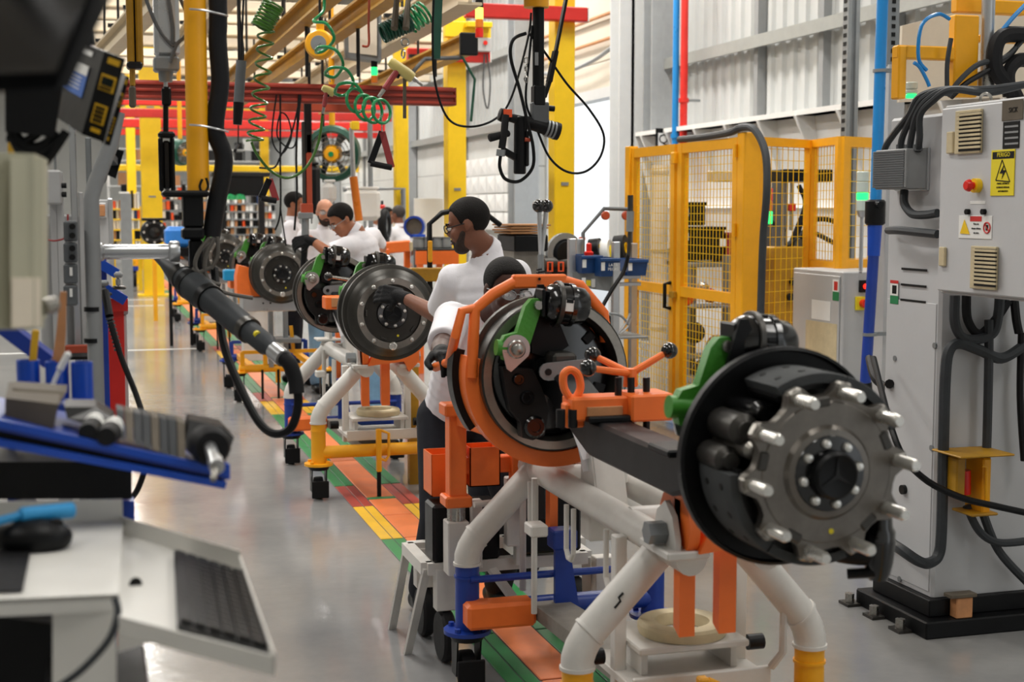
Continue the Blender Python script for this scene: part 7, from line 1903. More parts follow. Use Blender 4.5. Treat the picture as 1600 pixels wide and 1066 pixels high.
for i, (y, Y) in enumerate(ck):
    a = pY(120, y, Y); b = pY(690, y, Y)
    h = 0.16 if i % 2 else 0.10
    t = thing('cross_beam', 'cream cross beam under the roof, %s' % lb[i], 'beam', (a.x, Y, a.z), 'cream cross beams')
    MB().bx(a.x, b.x, Y - 0.06, Y + 0.06, a.z, a.z + h, 0.004).build('beam_web', 'cream_light', t); MB().bx(a.x, b.x, Y - 0.11, Y + 0.11, a.z - 0.02, a.z, 0.003).build('beam_flange', 'cream', t)
    for x in (a.x + 0.5, b.x - 0.5): MB().cyl((x, Y, a.z + h), (x, Y, 7.9), 0.02, n=8).build('hanger_rod', 'cast_dark', t)
def xbeam(label, x0, x1, y, Y, h, m, end='label_white', name='cross_beam', cat='beam', grp=None):
    a = pY(x0, y, Y); b = pY(x1, y, Y)
    t = thing(name, label, cat, (a.x, Y, a.z - h / 2), grp)
    MB().bx(a.x, b.x, Y - h * .4, Y + h * .4, a.z - h * 0.5, a.z + h * 0.5, h * 0.08).build('beam_body', m, t)
    MB().bx(b.x, b.x + 0.012, Y - h * .4, Y + h * .4, a.z - h * 0.48, a.z + h * 0.48).build('end_plate', end, t)
    return t
t = xbeam('dark red grooved cross beam hung over the line', 190, 708, 140, 10.4, 0.135, 'red_brown', 'red_brown')
a = pY(190, 140, 10.4); b = pY(708, 140, 10.4)
for dz in (-0.05, 0.0, 0.045):
    MB().bx(a.x, b.x, 10.325, 10.35, a.z + dz - 0.012, a.z + dz + 0.008, 0.004).build('beam_rib', 'red_brown', t)
for x in (255, 375, 480, 560, 680):
    c = pY(x, 120, 10.4); MB().cyl((c.x, 10.4, c.z), (c.x, 10.4, 3.2), 0.014, n=8).build('hanger_rod', 'cast_dark', t)
xbeam('short orange beam below the dark red cross beam', 415, 552, 162, 12.0, 0.12, 'grommet', 'grommet')
xbeam('bright red cross beam fixed to the tall yellow post', 726, 916, 16, P1.y - 0.2, 0.125, 'red', grp='bright red cross beams')
xbeam('bright red cross beam ending beside the signal light', 636, 764, 85, P2.y - 0.2, 0.14, 'red', grp='bright red cross beams')
for i, (x0, x1, y, Y, h, m) in enumerate(((180, 600, 157, 24, 0.14, 'red'), (180, 610, 176, 27, 0.16, 'red'), (180, 600, 192, 30, 0.18, 'red'), (180, 590, 206, 34, 0.14, 'red'), (160, 640, 170, 36, 0.12, 'yellow_post'), (170, 560, 262, 38, 0.16, 'yellow_post'))):
    xbeam(('distant red cross beam, highest', 'distant red cross beam, second highest', 'distant red cross beam, third highest', 'distant red cross beam, lowest', 'distant yellow cross beam among the red ones', 'distant low yellow cross beam')[i], x0, x1, y, Y, h, m, m, grp='distant cross beams')
    
t = thing('post_bracket', 'yellow bracket plate with grey box on the yellow post top', 'bracket', pY(735, 60, P2.y - 0.3))
Bq(t, 'bracket_plate', 694, 765, 36, 58, P2.y - 0.25, 0.12, 'yellow_post'); Bq(t, 'bracket_arm', 727, 766, 36, 43, P2.y - 0.35, 0.2, 'yellow_post'); Bq(t, 'relay_box', 728, 766, 60, 80, P2.y - 0.3, 0.1, 'cabinet_old'); c = pY(758, 67, P2.y - 0.36); MB().cyl(c, c + V((0, -0.02, 0)), 0.025, n=12).build('relay_button', 'lamp_red', t)
tower('stack_light', 'yellow, amber and red signal light hanging by the red cross beam', 749, [(-5, 12, 'ink'), (12, 30, 'lamp_yellow_on'), (30, 44, 'lamp_amber'), (44, 59, 'lamp_red')], 59, 10.5, 0.03)
tower('stack_light', 'small green lit signal light under the white light box', 585, [(88, 105, 'ink'), (105, 118, 'lamp_green_on'), (118, 130, 'lamp_amber')], 130, 11.4, 0.026)
t = thing('light_box', 'white faced rectangular light box hanging between the rails', 'light box', pY(560, 92, 11.5))
slabq([pY(538, 15, 11.5), pY(540, 90, 11.5), pY(596, 96, 11.3), pY(596, -5, 11.3)], (0.02, 0.18, 0)).build('box_case', 'galv', t, smooth=0)
slabq([pY(544, 22, 11.48), pY(545, 82, 11.48), pY(589, 87, 11.3), pY(589, 5, 11.3)], (0, 0.003, 0)).build('box_face', 'cream_light', t, smooth=0)
# yellow hoist drum
t = thing('tool_balancer', 'yellow round tool balancer with grey dial under the rails', 'balancer', pY(497, 90, 8.6))
Tb = aim(pY(500, 70, 8.7), (-0.35, -1, 0.05))
MB().lathe([(0, -0.05), (0.08, -0.05), (0.088, -0.03), (0.088, 0.03), (0.075, 0.05), (0.05, 0.052), (0, 0.052)], 26, Tb).build('drum_case', 'yellow', t); MB().lathe([(0, 0.0525), (0.048, 0.0525), (0.046, 0.058), (0.012, 0.058), (0.012, 0.065), (0, 0.065)], 22, Tb).build('dial', 'galv', t)
Bq(t, 'top_lug', 494, 506, 36, 54, 8.7, 0.03, 'yellow'); MB().cyl(pY(500, 36, 8.7), V((pY(500, 36, 8.7).x, 8.7, 3.0)), 0.008, n=8).build('hook', 'cast_dark', t); MB().cyl(pY(508, 90, 8.7), pY(516, 128, 8.6), 0.004, n=6).build('wire_rope', 'steel', t)
# coiled hoses
def coil(path, r, turns, n=14, axis_up=V((0, 0, 1))):
    P = catmull(path, 12); m = len(P); out = []
    N = int(turns * n)
    for i in range(N + 1):
        u = i / N * (m - 1); k = min(int(u), m - 2); p = P[k].lerp(P[k + 1], u - k); t = (P[k + 1] - P[k]).normalized()
        x, y, z = frame_from(t, V((0, 1, 0))); a = 2 * PI * turns * i / N
        rr = r(i / N) if callable(r) else r
        out.append(p + x * rr * math.cos(a) + y * rr * math.sin(a))
    return out
YC1 = 7.6
t = thing('coiled_hose', 'olive green spiral air hose hanging in long loose turns', 'hose', pY(425, 275, YC1))
MB().tube(coil([pY(428, 6, YC1), pY(408, 44, YC1)], 0.055, 9), 0.0065, 6).build('tight_coil', 'olive_hose', t)
MB().tube(coil([pY(416, 42, YC1), pY(412, 100, YC1), pY(404, 170, YC1), pY(398, 222, YC1)], 0.042, 9), 0.0065, 6).build('loose_coil', 'olive_hose', t)
MB().tube(catmull([pY(393, 222, YC1), pY(402, 242, YC1), pY(424, 268, YC1), pY(450, 278, YC1), pY(478, 262, YC1), pY(497, 225, YC1), pY(504, 180, YC1)], 6), 0.0075, 8).build('hose_tail', 'olive_hose', t)
t = thing('coiled_hose', 'bright green spiral air hose ending in four stacked loops', 'hose', pY(590, 190, 7.4))
MB().tube(catmull([pY(505, -20, 7.6), pY(506, 15, 7.6), pY(490, 33, 7.5), pY(510, 37, 7.4), pY(522, 60, 7.4), pY(508, 78, 7.5), pY(494, 82, 7.5), pY(500, 73, 7.4), pY(524, 78, 7.35), pY(536, 100, 7.4), pY(524, 120, 7.5), pY(508, 116, 7.5), pY(518, 106, 7.4), pY(540, 108, 7.35), pY(552, 128, 7.4), pY(540, 148, 7.5), pY(524, 146, 7.5), pY(530, 132, 7.4), pY(552, 130, 7.35), pY(564, 142, 7.35)], 6), 0.0085, 8).build('loose_spiral', 'green_hose', t)
for (x, y, r_) in ((556, 157, 0.062), (570, 168, 0.066), (582, 172, 0.066), (596, 174, 0.062)):
    MB().torus(pY(x, y, 7.38), (0.5, -0.85, 0.1), r_ , 0.0085, 30, 8).build('hose_loop', 'green_hose', t)
t = thing('coiled_hose', 'dark green coiled hose bundle hooked to the yellow rail', 'hose', pY(630, 60, 7.8))
MB().tube(coil([pY(598, 52, 7.7), pY(640, 34, 7.7)], 0.048, 10), 0.009, 7).build('tight_coil', 'green_dark', t); MB().tube(coil([pY(640, 34, 7.7), pY(664, 18, 7.7)], 0.062, 4), 0.008, 7).build('end_loops', 'green_hose', t)
for x in (616, 634): MB().cyl(pY(x, 45, 7.6), pY(x + 4, -5, 7.7), 0.02, 0.014, n=8).build('leather_strap', 'scrub', t)
MB().torus(pY(633, 66, 7.6), (0.3, 1, 0), 0.02, 0.005, 16, 6).build('snap_ring', 'steel', t); MB().torus(pY(630, 84, 7.6), (1, 0.2, 0), 0.022, 0.005, 16, 6).build('snap_ring', 'steel', t)
def pistol(label, bx0, by0, bx1, by1, gx, gy, Y, s=1.0):
    t = thing('air_driver', label, 'air tool', pY(gx, gy, Y))
    a, b = pY(bx0, by0, Y), pY(bx1, by1, Y); d = b - a; L = d.length
    MB().lathe([(0, 0), (0.02 * s, 0.003), (0.027 * s, 0.02), (0.029 * s, 0.45 * L), (0.031 * s, 0.8 * L), (0.027 * s, L), (0, L)], 18, aim(a, d)).build('motor_body', 'tool_cream', t)
    MB().cyl(b, b + d * 0.16, 0.013 * s, n=12).cyl(b + d * 0.16, b + d * 0.42, 0.009 * s, n=10).build('bit_chuck', 'steel', t)
    m = a + d * 0.42; g = pY(gx, gy, Y)
    MB().bar(m, g, 0.03 * s, 0.036 * s, (0, 1, 0), 0.008).build('grip', 'tool_red', t); MB().cyl(g, g + (g - m) * 0.35, 0.011 * s, n=12).build('swivel', 'steel', t)
    MB().bar(m + d * 0.12 + (g - m) * 0.1, m + d * 0.15 + (g - m) * 0.35, 0.012, 0.02, (0, 1, 0)).build('trigger', 'black', t)
    return t
pistol('cream pistol air driver with dark red grip hanging from the snap ring', 608, 95, 645, 122, 600, 140, 7.5)
pistol('small cream pistol air driver above the olive hose', 503, 136, 522, 146, 506, 168, 7.6, 0.75)
t = thing('green_strip', 'dark green vertical strip hanging beside the coiled hose', 'strap', pY(686, 92, 7.6)); slabq([pY(676, -10, 7.6), pY(676, 92, 7.6), pY(688, 92, 7.6), pY(692, -10, 7.6)], (0, 0.01, 0)).build('strip', 'green_dark', t, smooth=0)
t = thing('green_strip', 'pale green bent strap dangling near the yellow post', 'strap', pY(735, 185, 9.5)); MB().tube([pY(722, 88, 11.7), pY(742, 124, 11.7), pY(736, 190, 11.7)], 0.012, 4).build('strip', 'green_dark', t)
t = thing('green_strip', 'narrow sage strap hanging under the cream air driver', 'strap', pY(632, 188, 7.5)); slabq([pY(630, 122, 7.5), pY(630, 185, 7.5), pY(635, 185, 7.5), pY(635, 122, 7.5)], (0, 0.008, 0)).build('strip', 'scrub', t, smooth=0)
t = thing('folded_strap', 'dark folded straps under the yellow rail end stop', 'strap', pY(690, 95, 12)); MB().tube([pY(640, 118, 12), pY(664, 92, 12), pY(722, 90, 11.9)], 0.02, 6).build('strip', 'grey_dark', t)
# strap handles
def strap(label, ax_, ay, w, h, Y, hook, m='tool_red'):
    t = thing('strap_handle', label, 'handle', pY(ax_, ay + h, Y))
    top = pY(ax_, ay, Y); l = pY(ax_ - w * .55, ay + h * .88, Y); r_ = pY(ax_ + w * .45, ay + h, Y)
    s_ = 0.017
    MB().bar(top, l, s_ * 2, s_ * .6, (0, 1, 0)).build('webbing', 'black', t); MB().bar(top, r_, s_ * 2, s_ * .6, (0, 1, 0)).build('webbing', m, t); MB().cyl(l, r_, 0.016, n=14).build('grip_roll', 'black_rubber', t)
    MB().tube([top, pY(hook[0], hook[1], Y)], 0.004, 6).build('hook_cord', 'steel', t)
strap('red and black strap handle hanging below the green loops', 597, 206, 33, 56, 7.4, (596, 180)); strap('small dark strap handle dangling from the olive hose', 421, 280, 24, 34, 7.6, (424, 268))
# hanging cables
def cable(label, pts, Y, r=0.006, m='black'):
    o = MB().tube(catmull([pY(x, y, Y) for x, y in pts], 7), r, 7).build('hanging_cable', m); tag(o, label, 'cable', 'hanging cables')
cable('long black cable sagging from the rails to the hanging nut runner', [(678, -10), (676, 60), (680, 130), (700, 185), (735, 198), (775, 185), (800, 150), (825, 60), (830, 20)], 7.0)
cable('black cable loop wound beside the orange beam', [(432, 148), (425, 215), (440, 240), (455, 215), (450, 185), (438, 178), (434, 215), (460, 228), (470, 150)], 10.31)
cable('straight black cable hanging through the fan view', [(467, 148), (463, 240), (464, 300), (460, 360)], 10.31, 0.008); cable('straight black cable hanging left of the dark-haired worker', [(438, 148), (438, 250), (438, 330), (430, 360)], 10.31, 0.007)
cable('forked black cable dropping onto the third axle', [(438, 322), (441, 345), (447, 384)], 10.31, 0.005); cable('black cable slanting between the coil and the fan', [(470, 148), (455, 210), (438, 245), (428, 262), (405, 262)], 10.31, 0.007)
cable('thin grey cable strung across the roof beams', [(372, -10), (376, 40), (380, 90), (368, 140)], 8.2, 0.006); cable('grey cables hanging by the yellow post', [(757, 85), (755, 140), (762, 170), (766, 130), (761, 85)], P2.y - 0.26, 0.01, 'grey_dark')
cable('thin rust cable under the yellow rail', [(577, -5), (576, 40), (576, 70), (566, 72)], 8.0, 0.007, 'grommet')
for i, (x, y0, y1, Y, lab) in enumerate(((373, 95, 195, 8.0, 'grey balancer tube with black tip hanging before the red beam'), (368, 225, 238, 13, 'tiny dark cable plug hanging in the distance'))):
    t = thing('cable_plug', lab, 'plug', pY(x, y1, Y)); k = 0.5 if i else 1
    MB().cyl(pY(x + 4, y0, Y), pY(x, y1 - (y1 - y0) * .35, Y), 0.028 * k, n=12).build('plug_body', 'grey_dark', t); MB().cyl(pY(x, y1 - (y1 - y0) * .35, Y), pY(x - 2, y1, Y), 0.03 * k, 0.024 * k, n=12).build('plug_tip', 'black', t); MB().cyl(pY(x + 4, y0, Y), pY(x + 8, -20, Y), 0.006, n=6).build('plug_cord', 'black', t)
t = thing('rail_profile', 'yellow vertical rail profile with dark slot at the station', 'rail', pY(208, 165, 5.2)); Bq(t, 'profile_side', 199, 207, -30, 105, 5.2, 0.06, 'yellow_old'); Bq(t, 'profile_side', 213, 221, -30, 105, 5.2, 0.06, 'yellow_old'); Bq(t, 'profile_slot', 206, 214, -30, 100, 5.21, 0.04, 'ink'); Bq(t, 'profile_tail', 202, 212, 135, 168, 5.2, 0.05, 'scrub'); Bq(t, 'profile_clip', 198, 222, 98, 108, 5.2, 0.08, 'cast_dark'); Bq(t, 'profile_mid', 203, 211, 104, 136, 5.2, 0.03, 'yellow_old')
# hoist columns
t = thing('hoist_column', 'orange and grey lifting column hanging over the third axle', 'hoist', pY(478, 440, 11.2))
YHc = 11.2
Bq(t, 'column_upper', 476, 486, 160, 240, YHc, 0.06, 'cast_dark'); Bq(t, 'column_sleeve', 479, 486, 210, 320, YHc, 0.06, 'grommet'); Bq(t, 'column_side', 473, 477, 190, 330, YHc, 0.04, 'cast_iron'); Bq(t, 'column_foot', 470, 488, 318, 334, YHc, 0.08, 'grommet')
for x in (468, 486): Bq(t, 'guide_rod', x, x + 2, 330, 350, YHc, 0.02, 'alu')
Bq(t, 'gripper_head', 466, 488, 332, 342, YHc, 0.09, 'galv'); MB().cyl(pY(477, 342, YHc), pY(477, 372, YHc), 0.03, n=14).build('spindle', 'galv', t); MB().cyl(pY(477, 372, YHc), pY(473, 430, YHc), 0.03, 0.022, n=14).build('gripper_hose', 'black', t)
t = thing('hoist_column', 'slanted orange hydraulic ram beside the fan', 'hoist', pY(556, 340, 12.5)); MB().cyl(pY(549, 200, 12.5), pY(552, 280, 12.5), 0.022, n=12).build('ram_rod', 'alu', t); MB().cyl(pY(552, 276, 12.5), pY(561, 345, 12.5), 0.036, n=14).build('ram_body', 'lamp_amber', t); Bq(t, 'ram_head', 548, 560, 190, 203, 12.5, 0.1, 'yellow_post')
for (x0, x1, y0, y1, Y, m, lab) in ((482, 498, 258, 335, 13.6, 'black', 'black ribbed hoist motor above the bald worker'), (503, 524, 285, 318, 14.5, 'label_white', 'white sheet panel hanging above the bald worker'), (540, 592, 296, 345, 17, 'white_sheet', 'white wrapped machine behind the young worker')):
    t = thing('hung_unit', lab, 'machine', pY(x0, y1, Y)); Bq(t, 'unit_body', x0, x1, y0, y1, Y, 0.25, m, 0.05); MB().bx(pY(x0, y0, Y).x + 0.05, pY(x0, y0, Y).x + 0.13, Y - 0.04, Y + 0.04, 0, pY(x0, y1, Y).z).build('unit_base', 'cabinet_old', t) if Y == 17 else MB().cyl(pY(x0 + 3, y0, Y), V((pY(x0 + 3, y0, Y).x, Y, 7.9)), 0.015, n=8).build('unit_rod', 'cast_dark', t); Bq(t, 'unit_cap', x0 + 2, x1 - 2, y0 - 4, y0, Y, 0.2, 'cast_dark' if m == 'black' else m, 0.01)
# fans
def fan(label, x, y, Y, r, facing):
    t = thing('ring_fan', label, 'fan', pY(x, y + r, Y)); c = pY(x, y, Y); rr = r / F * Y * 1.14
    T = aim(c, facing)
    MB().lathe([(rr * .76, -0.1), (rr * .86, -0.12), (rr, -0.1), (rr * 1.05, 0.0), (rr, 0.08), (rr * .84, 0.10), (rr * .76, 0.06), (rr * .76, -0.1)], 36, T).build('fan_ring', 'green_dark', t)
    MB().lathe([(0, -0.16), (rr * .26, -0.15), (rr * .34, -0.05), (rr * .34, 0.05), (rr * .25, 0.1), (0, 0.11)], 20, T).build('fan_motor', 'yellow', t); MB().lathe([(0, 0.11), (rr * .1, 0.11), (rr * .1, 0.12), (0, 0.12)], 14, T).build('motor_badge', 'green_hose', t)
    for i in range(6):
        MB().add([(rr * .2, -0.05 * rr, -0.03), (rr * .8, -0.16 * rr, -0.05), (rr * .8, 0.16 * rr, 0.05), (rr * .2, 0.05 * rr, 0.03), (rr * .2, -0.05 * rr, -0.022), (rr * .8, -0.16 * rr, -0.042), (rr * .8, 0.16 * rr, 0.058), (rr * .2, 0.05 * rr, 0.038)], [(3, 2, 1, 0), (4, 5, 6, 7), (0, 1, 5, 4), (1, 2, 6, 5), (2, 3, 7, 6), (3, 0, 4, 7)], T @ Matrix.Rotation(i * PI / 3, 4, 'Z')).build('fan_blade', 'galv', t, smooth=0)
    for k in (0.35, 0.5, 0.65, 0.8):
        MB().torus(T @ V((0, 0, 0.085)), facing, rr * k, 0.004, 30, 5).build('guard_ring', 'steel', t)
    for i in range(8):
        a_ = i * PI / 4; MB().bar(T @ V((rr * .25 * math.cos(a_), rr * .25 * math.sin(a_), 0.09)), T @ V((rr * .85 * math.cos(a_), rr * .85 * math.sin(a_), 0.08)), 0.006, 0.006).build('guard_spoke', 'steel', t)
    MB().cyl(c + V((0, 0.02, rr)), V((c.x, c.y + 0.02, 7.9)), 0.03, n=10).build('fan_hanger', 'yellow', t)
fan('large dark green ring fan with yellow motor above the workers', 520, 240, 14.5, 37, V((-0.35, -1, -0.1))); fan('small dark green fan far behind the yellow arm', 282, 238, 20, 17, V((0.8, -1, -0.1)))
t = thing('far_machine', 'dark machine block with green lamps in the far aisle', 'machine', pY(390, 306, 30)); Bq(t, 'machine_case', 345, 410, 275, 306, 30, 0.6, 'black', 0.02); Bq(t, 'machine_top', 330, 420, 270, 276, 30, 0.7, 'cast_dark', 0.01); [MB().bx(pY(x, 300, 30).x - 0.06, pY(x, 300, 30).x + 0.06, 29.9, 30.1, 0, pY(x, 304, 30).z).build('machine_leg', 'cast_dark', t) for x in (347, 408)]
for x in (360, 375): MB().lathe([(0, 0), (0.13, 0), (0.09, 0.09), (0, 0.12)], 12, Matrix.Translation(pY(x, 312, 29.6))).build('green_lamp', 'green_hose', t)
# nut runner hanging at the right
YV = 6.6
t = thing('hanging_nut_runner', 'black twin-handle nut runner hanging from a dark post', 'power tool', pY(815, 275, YV))
MB().cyl(pY(841, 136, YV) + V((0, 0, 1.0)), pY(841, 136, YV), 0.028, n=16).build('suspension_tube', 'black', t); Bq(t, 'tube_window', 836, 841, 82, 102, YV - 0.03, 0.006, 'grey_box', 0)
MB().cyl(pY(838, 12, YV), pY(838, -20, YV), 0.06, n=16).build('swivel_cap', 'yellow', t)
Bq(t, 'bracket', 832, 850, 134, 165, YV, 0.06, 'black'); Bq(t, 'bracket_lower', 830, 856, 160, 196, YV, 0.05, 'grey_dark')
MB().cyl(pY(842, 168, YV), pY(866, 170, YV), 0.014, n=12).build('lever_knob', 'black', t)
dd = pY(874, 206, YV) - pY(780, 178, YV)
a = pY(779, 178, YV); 
MB().lathe([(0, 0), (0.03, 0.004), (0.034, 0.02), (0.034, 0.05), (0.022, 0.06), (0.024, 0.12), (0.03, 0.13), (0.032, 0.2), (0.034, 0.235), (0.036, 0.24), (0.036, dd.length), (0, dd.length)], 20, aim(a, dd)).build('tool_barrel', 'black', t)
for u in (0.78, 0.84, 0.9): MB().cyl(a + dd * u, a + dd * (u + 0.03), 0.042, n=20).build('barrel_ring', 'galv', t)
MB().cyl(a + dd * 0.93, a + dd * 1.0, 0.044, 0.042, n=20).build('barrel_nose', 'black_rubber', t)
Bq(t, 'orange_tag', 787, 800, 171, 183, YV - 0.036, 0.004, 'plastic_orange', 0)
MB().cyl(pY(814, 182, YV), pY(812, 272, YV), 0.033, 0.030, n=18, bev=0.005).build('motor_can', 'black', t); Bq(t, 'motor_flat', 820, 825, 205, 260, YV - 0.01, 0.05, 'cast_dark'); MB().cyl(pY(820, 218, YV - 0.03), pY(828, 219, YV - 0.03), 0.01, n=10).build('orange_button', 'grommet', t)
MB().tube([pY(790, 180, YV - 0.03), pY(788, 205, YV - 0.04), pY(784, 232, YV - 0.04)], 0.018, 12).build('pistol_grip', 'black_rubber', t); MB().bar(pY(784, 234, YV - 0.03), pY(812, 250, YV), 0.02, 0.03).build('grip_bridge', 'black', t); MB().cyl(pY(764, 216, YV - 0.03), pY(796, 208, YV - 0.02), 0.02, 0.016, n=14, bev=0.005).build('side_handle', 'black_rubber', t)
MB().cyl(pY(783, 234, YV - 0.04), pY(782, 244, YV - 0.04), 0.022, n=14).build('cable_gland', 'galv', t)
MB().tube(catmull([pY(782, 244, YV - 0.04), pY(781, 262, YV - 0.04), pY(790, 280, YV - 0.03), pY(812, 283, YV - 0.02), pY(832, 262, YV - 0.04), pY(833, 230, YV - 0.05), pY(824, 190, YV - 0.05), pY(812, 140, YV - 0.04), pY(798, 90, YV - 0.04), pY(802, 62, YV - 0.04), pY(822, 52, YV - 0.04)], 7), 0.0085, 8).build('tool_cable', 'black', t)
MB().tube(catmull([pY(826, 52, YV), pY(850, 80, YV), pY(885, 130, YV), pY(920, 170, YV), pY(943, 210, YV), pY(938, 245, YV), pY(915, 268, YV), pY(885, 268, YV), pY(858, 245, YV), pY(838, 200, YV), pY(822, 160, YV), pY(826, 100, YV), pY(832, 40, YV)], 7), 0.006, 8).build('loop_cable', 'black', t)
for y in (95, 108, 124): MB().torus(pY(822, y, YV), (1, 0.2 * (y % 3), 0.1), 0.016, 0.004, 14, 6).build('chain_link', 'steel', t)
t = thing('support_strap', 'black ribbed support strap hanging beside the nut runner', 'strap', pY(853, 150, YV)); MB().bar(pY(888, -20, YV) + (pY(888, -20, YV) - pY(868, 82, YV)) * 1.5, pY(868, 82, YV), 0.012, 0.034, (0, 1, 0)).build('strap_upper', 'black', t); MB().bar(pY(868, 80, YV), pY(858, 128, YV), 0.02, 0.045, (0, 1, 0)).build('strap_boot', 'black_rubber', t); MB().bar(pY(858, 128, YV), pY(850, 152, YV), 0.018, 0.03, (0, 1, 0)).build('strap_tail', 'black', t)

# ================================================================ BACKGROUND AREA
t = thing('notice_board', 'plain white board standing behind the stacked drums', 'board', pY(668, 372, 17.0)); a = pY(647, 372, 17); b = pY(692, 310, 17)
MB().bx(a.x, b.x, 16.98, 17.02, a.z, b.z, 0.004).build('board_face', 'board', t)
for x in (a.x + 0.03, b.x - 0.03): MB().bx(x - 0.02, x + 0.02, 16.99, 17.03, 0, b.z).build('board_leg', 'galv', t)
t = thing('drum_table', 'orange steel table carrying stacked grey brake drums', 'table', pY(660, 440, 14.5)); a = pY(640, 388, 14.5); b = pY(706, 388, 14.5)
MB().bx(a.x, b.x, 14.2, 14.9, a.z - 0.02, a.z, 0.003).build('table_top', 'cast_dark', t); MB().bx(a.x, b.x, 14.2, 14.24, a.z - 0.16, a.z - 0.02, 0.003).build('table_apron', 'orange', t)
for x in (a.x + 0.05, b.x - 0.05):
    for y in (14.24, 14.86): MB().bx(x - 0.03, x + 0.03, y - 0.03, y + 0.03, 0, a.z - 0.02).build('leg', 'orange', t)
for i in range(4):
    x = a.x + 0.07 + i * (b.x - a.x - 0.1) / 3.6
    o = MB().lathe([(0, 0), (0.058, 0), (0.066, 0.01), (0.062, 0.06), (0.053, 0.1), (0.06, 0.105), (0.06, 0.118), (0.05, 0.118), (0.05, 0.02), (0, 0.02)], 20, Matrix.Translation((x, 14.4, a.z)), ).build('steel_drum', 'galv'); tag(o, 'grey steel ring drum on the orange table, %s from its aisle end' % ('first', 'second', 'third', 'fourth')[i], 'drum', 'ring drums on the orange table')
t = thing('robot_arm', 'orange handling arm resting beside the orange table', 'machine', pY(615, 430, 13.6)); YO = 13.6
MB().bar(pY(598, 388, YO), pY(640, 384, YO), 0.10, 0.11, bev=0.01).build('arm_beam', 'orange', t); MB().bar(pY(600, 388, YO), pY(596, 420, YO), 0.09, 0.12, (0, 1, 0), 0.01).build('arm_column', 'orange', t); Bq(t, 'arm_tip', 638, 643, 378, 392, YO, 0.12, 'ring_beige'); a = pY(596, 420, YO); MB().cyl((a.x, YO, 0), (a.x, YO, a.z), 0.09, n=14).build('arm_base', 'orange', t)
t = thing('push_frame', 'black tubular push frame on a yellow trolley behind the bearded worker', 'trolley', pY(672, 470, 8.4)); YW = 8.5
MB().tube([pY(672, 470, YW), pY(671, 350, YW), pY(690, 333, YW), pY(744, 322, YW), pY(782, 352, YW)], 0.017, 10).build('push_bar', 'black', t); Bq(t, 'trolley_beam', 640, 700, 418, 440, YW, 0.1, 'yellow_old'); Bq(t, 'bar_grip', 669, 675, 376, 410, YW - 0.02, 0.03, 'yellow')
for x in (644, 696):
    a = pY(x, 440, YW); MB().bx(a.x - 0.03, a.x + 0.03, YW - 0.03, YW + 0.03, 0, a.z).build('trolley_leg', 'yellow_old', t)
t = thing('blue_reel', 'blue rimmed hose reel on the stand by the white board', 'reel', pY(648, 372, 16.4)); MB().lathe([(0.1, -0.06), (0.125, -0.06), (0.125, 0.06), (0.1, 0.06), (0.1, -0.06)], 24, aim(pY(648, 354, 16.4), (-0.4, -1, 0))).build('reel_rim', 'blue', t); MB().lathe([(0, -0.02), (0.1, -0.02), (0.1, 0.02), (0, 0.02)], 20, aim(pY(648, 354, 16.4), (-0.4, -1, 0))).build('reel_core', 'scrub', t); Bq(t, 'reel_foot', 643, 662, 366, 372, 16.4, 0.2, 'blue_bright'); a = pY(650, 372, 16.4); MB().cyl((a.x, 16.4, 0), (a.x, 16.4, a.z), 0.03, n=8).build('reel_stand', 'grey_dark', t)
t = thing('fire_extinguisher', 'red and white fire extinguisher on the grey column', 'extinguisher', pY(597, 338, 21)); a = pY(597, 338, 21); b = pY(597, 320, 21); MB().cyl(a, b, 0.05, n=14, bev=0.015).build('tank', 'red', t); MB().cyl(b, b + V((0, 0, 0.06)), 0.02, n=8).build('valve_head', 'ink', t); MB().bx(a.x - 0.04, a.x + 0.04, 20.97, 21.03, 0, a.z).build('stand_post', 'col_grey', t); MB().cyl(a + V((0, 0, 0.05)), a + V((0, 0, 0.11)), 0.052, n=14).build('tank_label', 'label_white', t)
t = thing('truck_tyre_ring', 'black tyre leaning beside the half hidden worker', 'tyre', pY(601, 362, 17.5)); MB().torus(pY(601, 352, 17.5), (1, -0.45, 0), 0.15, 0.055, 26, 10).build('tyre_tread', 'black_rubber', t); MB().torus(pY(601, 352, 17.5), (1, -0.45, 0), 0.10, 0.02, 22, 8).build('tyre_rim', 'galv', t); a = pY(601, 362, 17.5); MB().bx(a.x - 0.05, a.x + 0.05, 17.45, 17.6, 0, a.z - 0.09).build('tyre_stand', 'grey_dark', t)
t = thing('pipe_gantry', 'grey pipe gantry standing behind the young worker', 'gantry', pY(590, 420, 19)); MB().tube([pY(536, 296, 19), pY(630, 295, 19), pY(630, 295, 19) - V((0, 0, pY(630, 295, 19).z))], 0.035, 10).build('gantry_tube', 'galv', t); MB().tube([pY(578, 190, 19), pY(578, 190, 19) - V((0, 0, pY(578, 190, 19).z))], 0.035, 10).build('gantry_tube', 'galv', t)
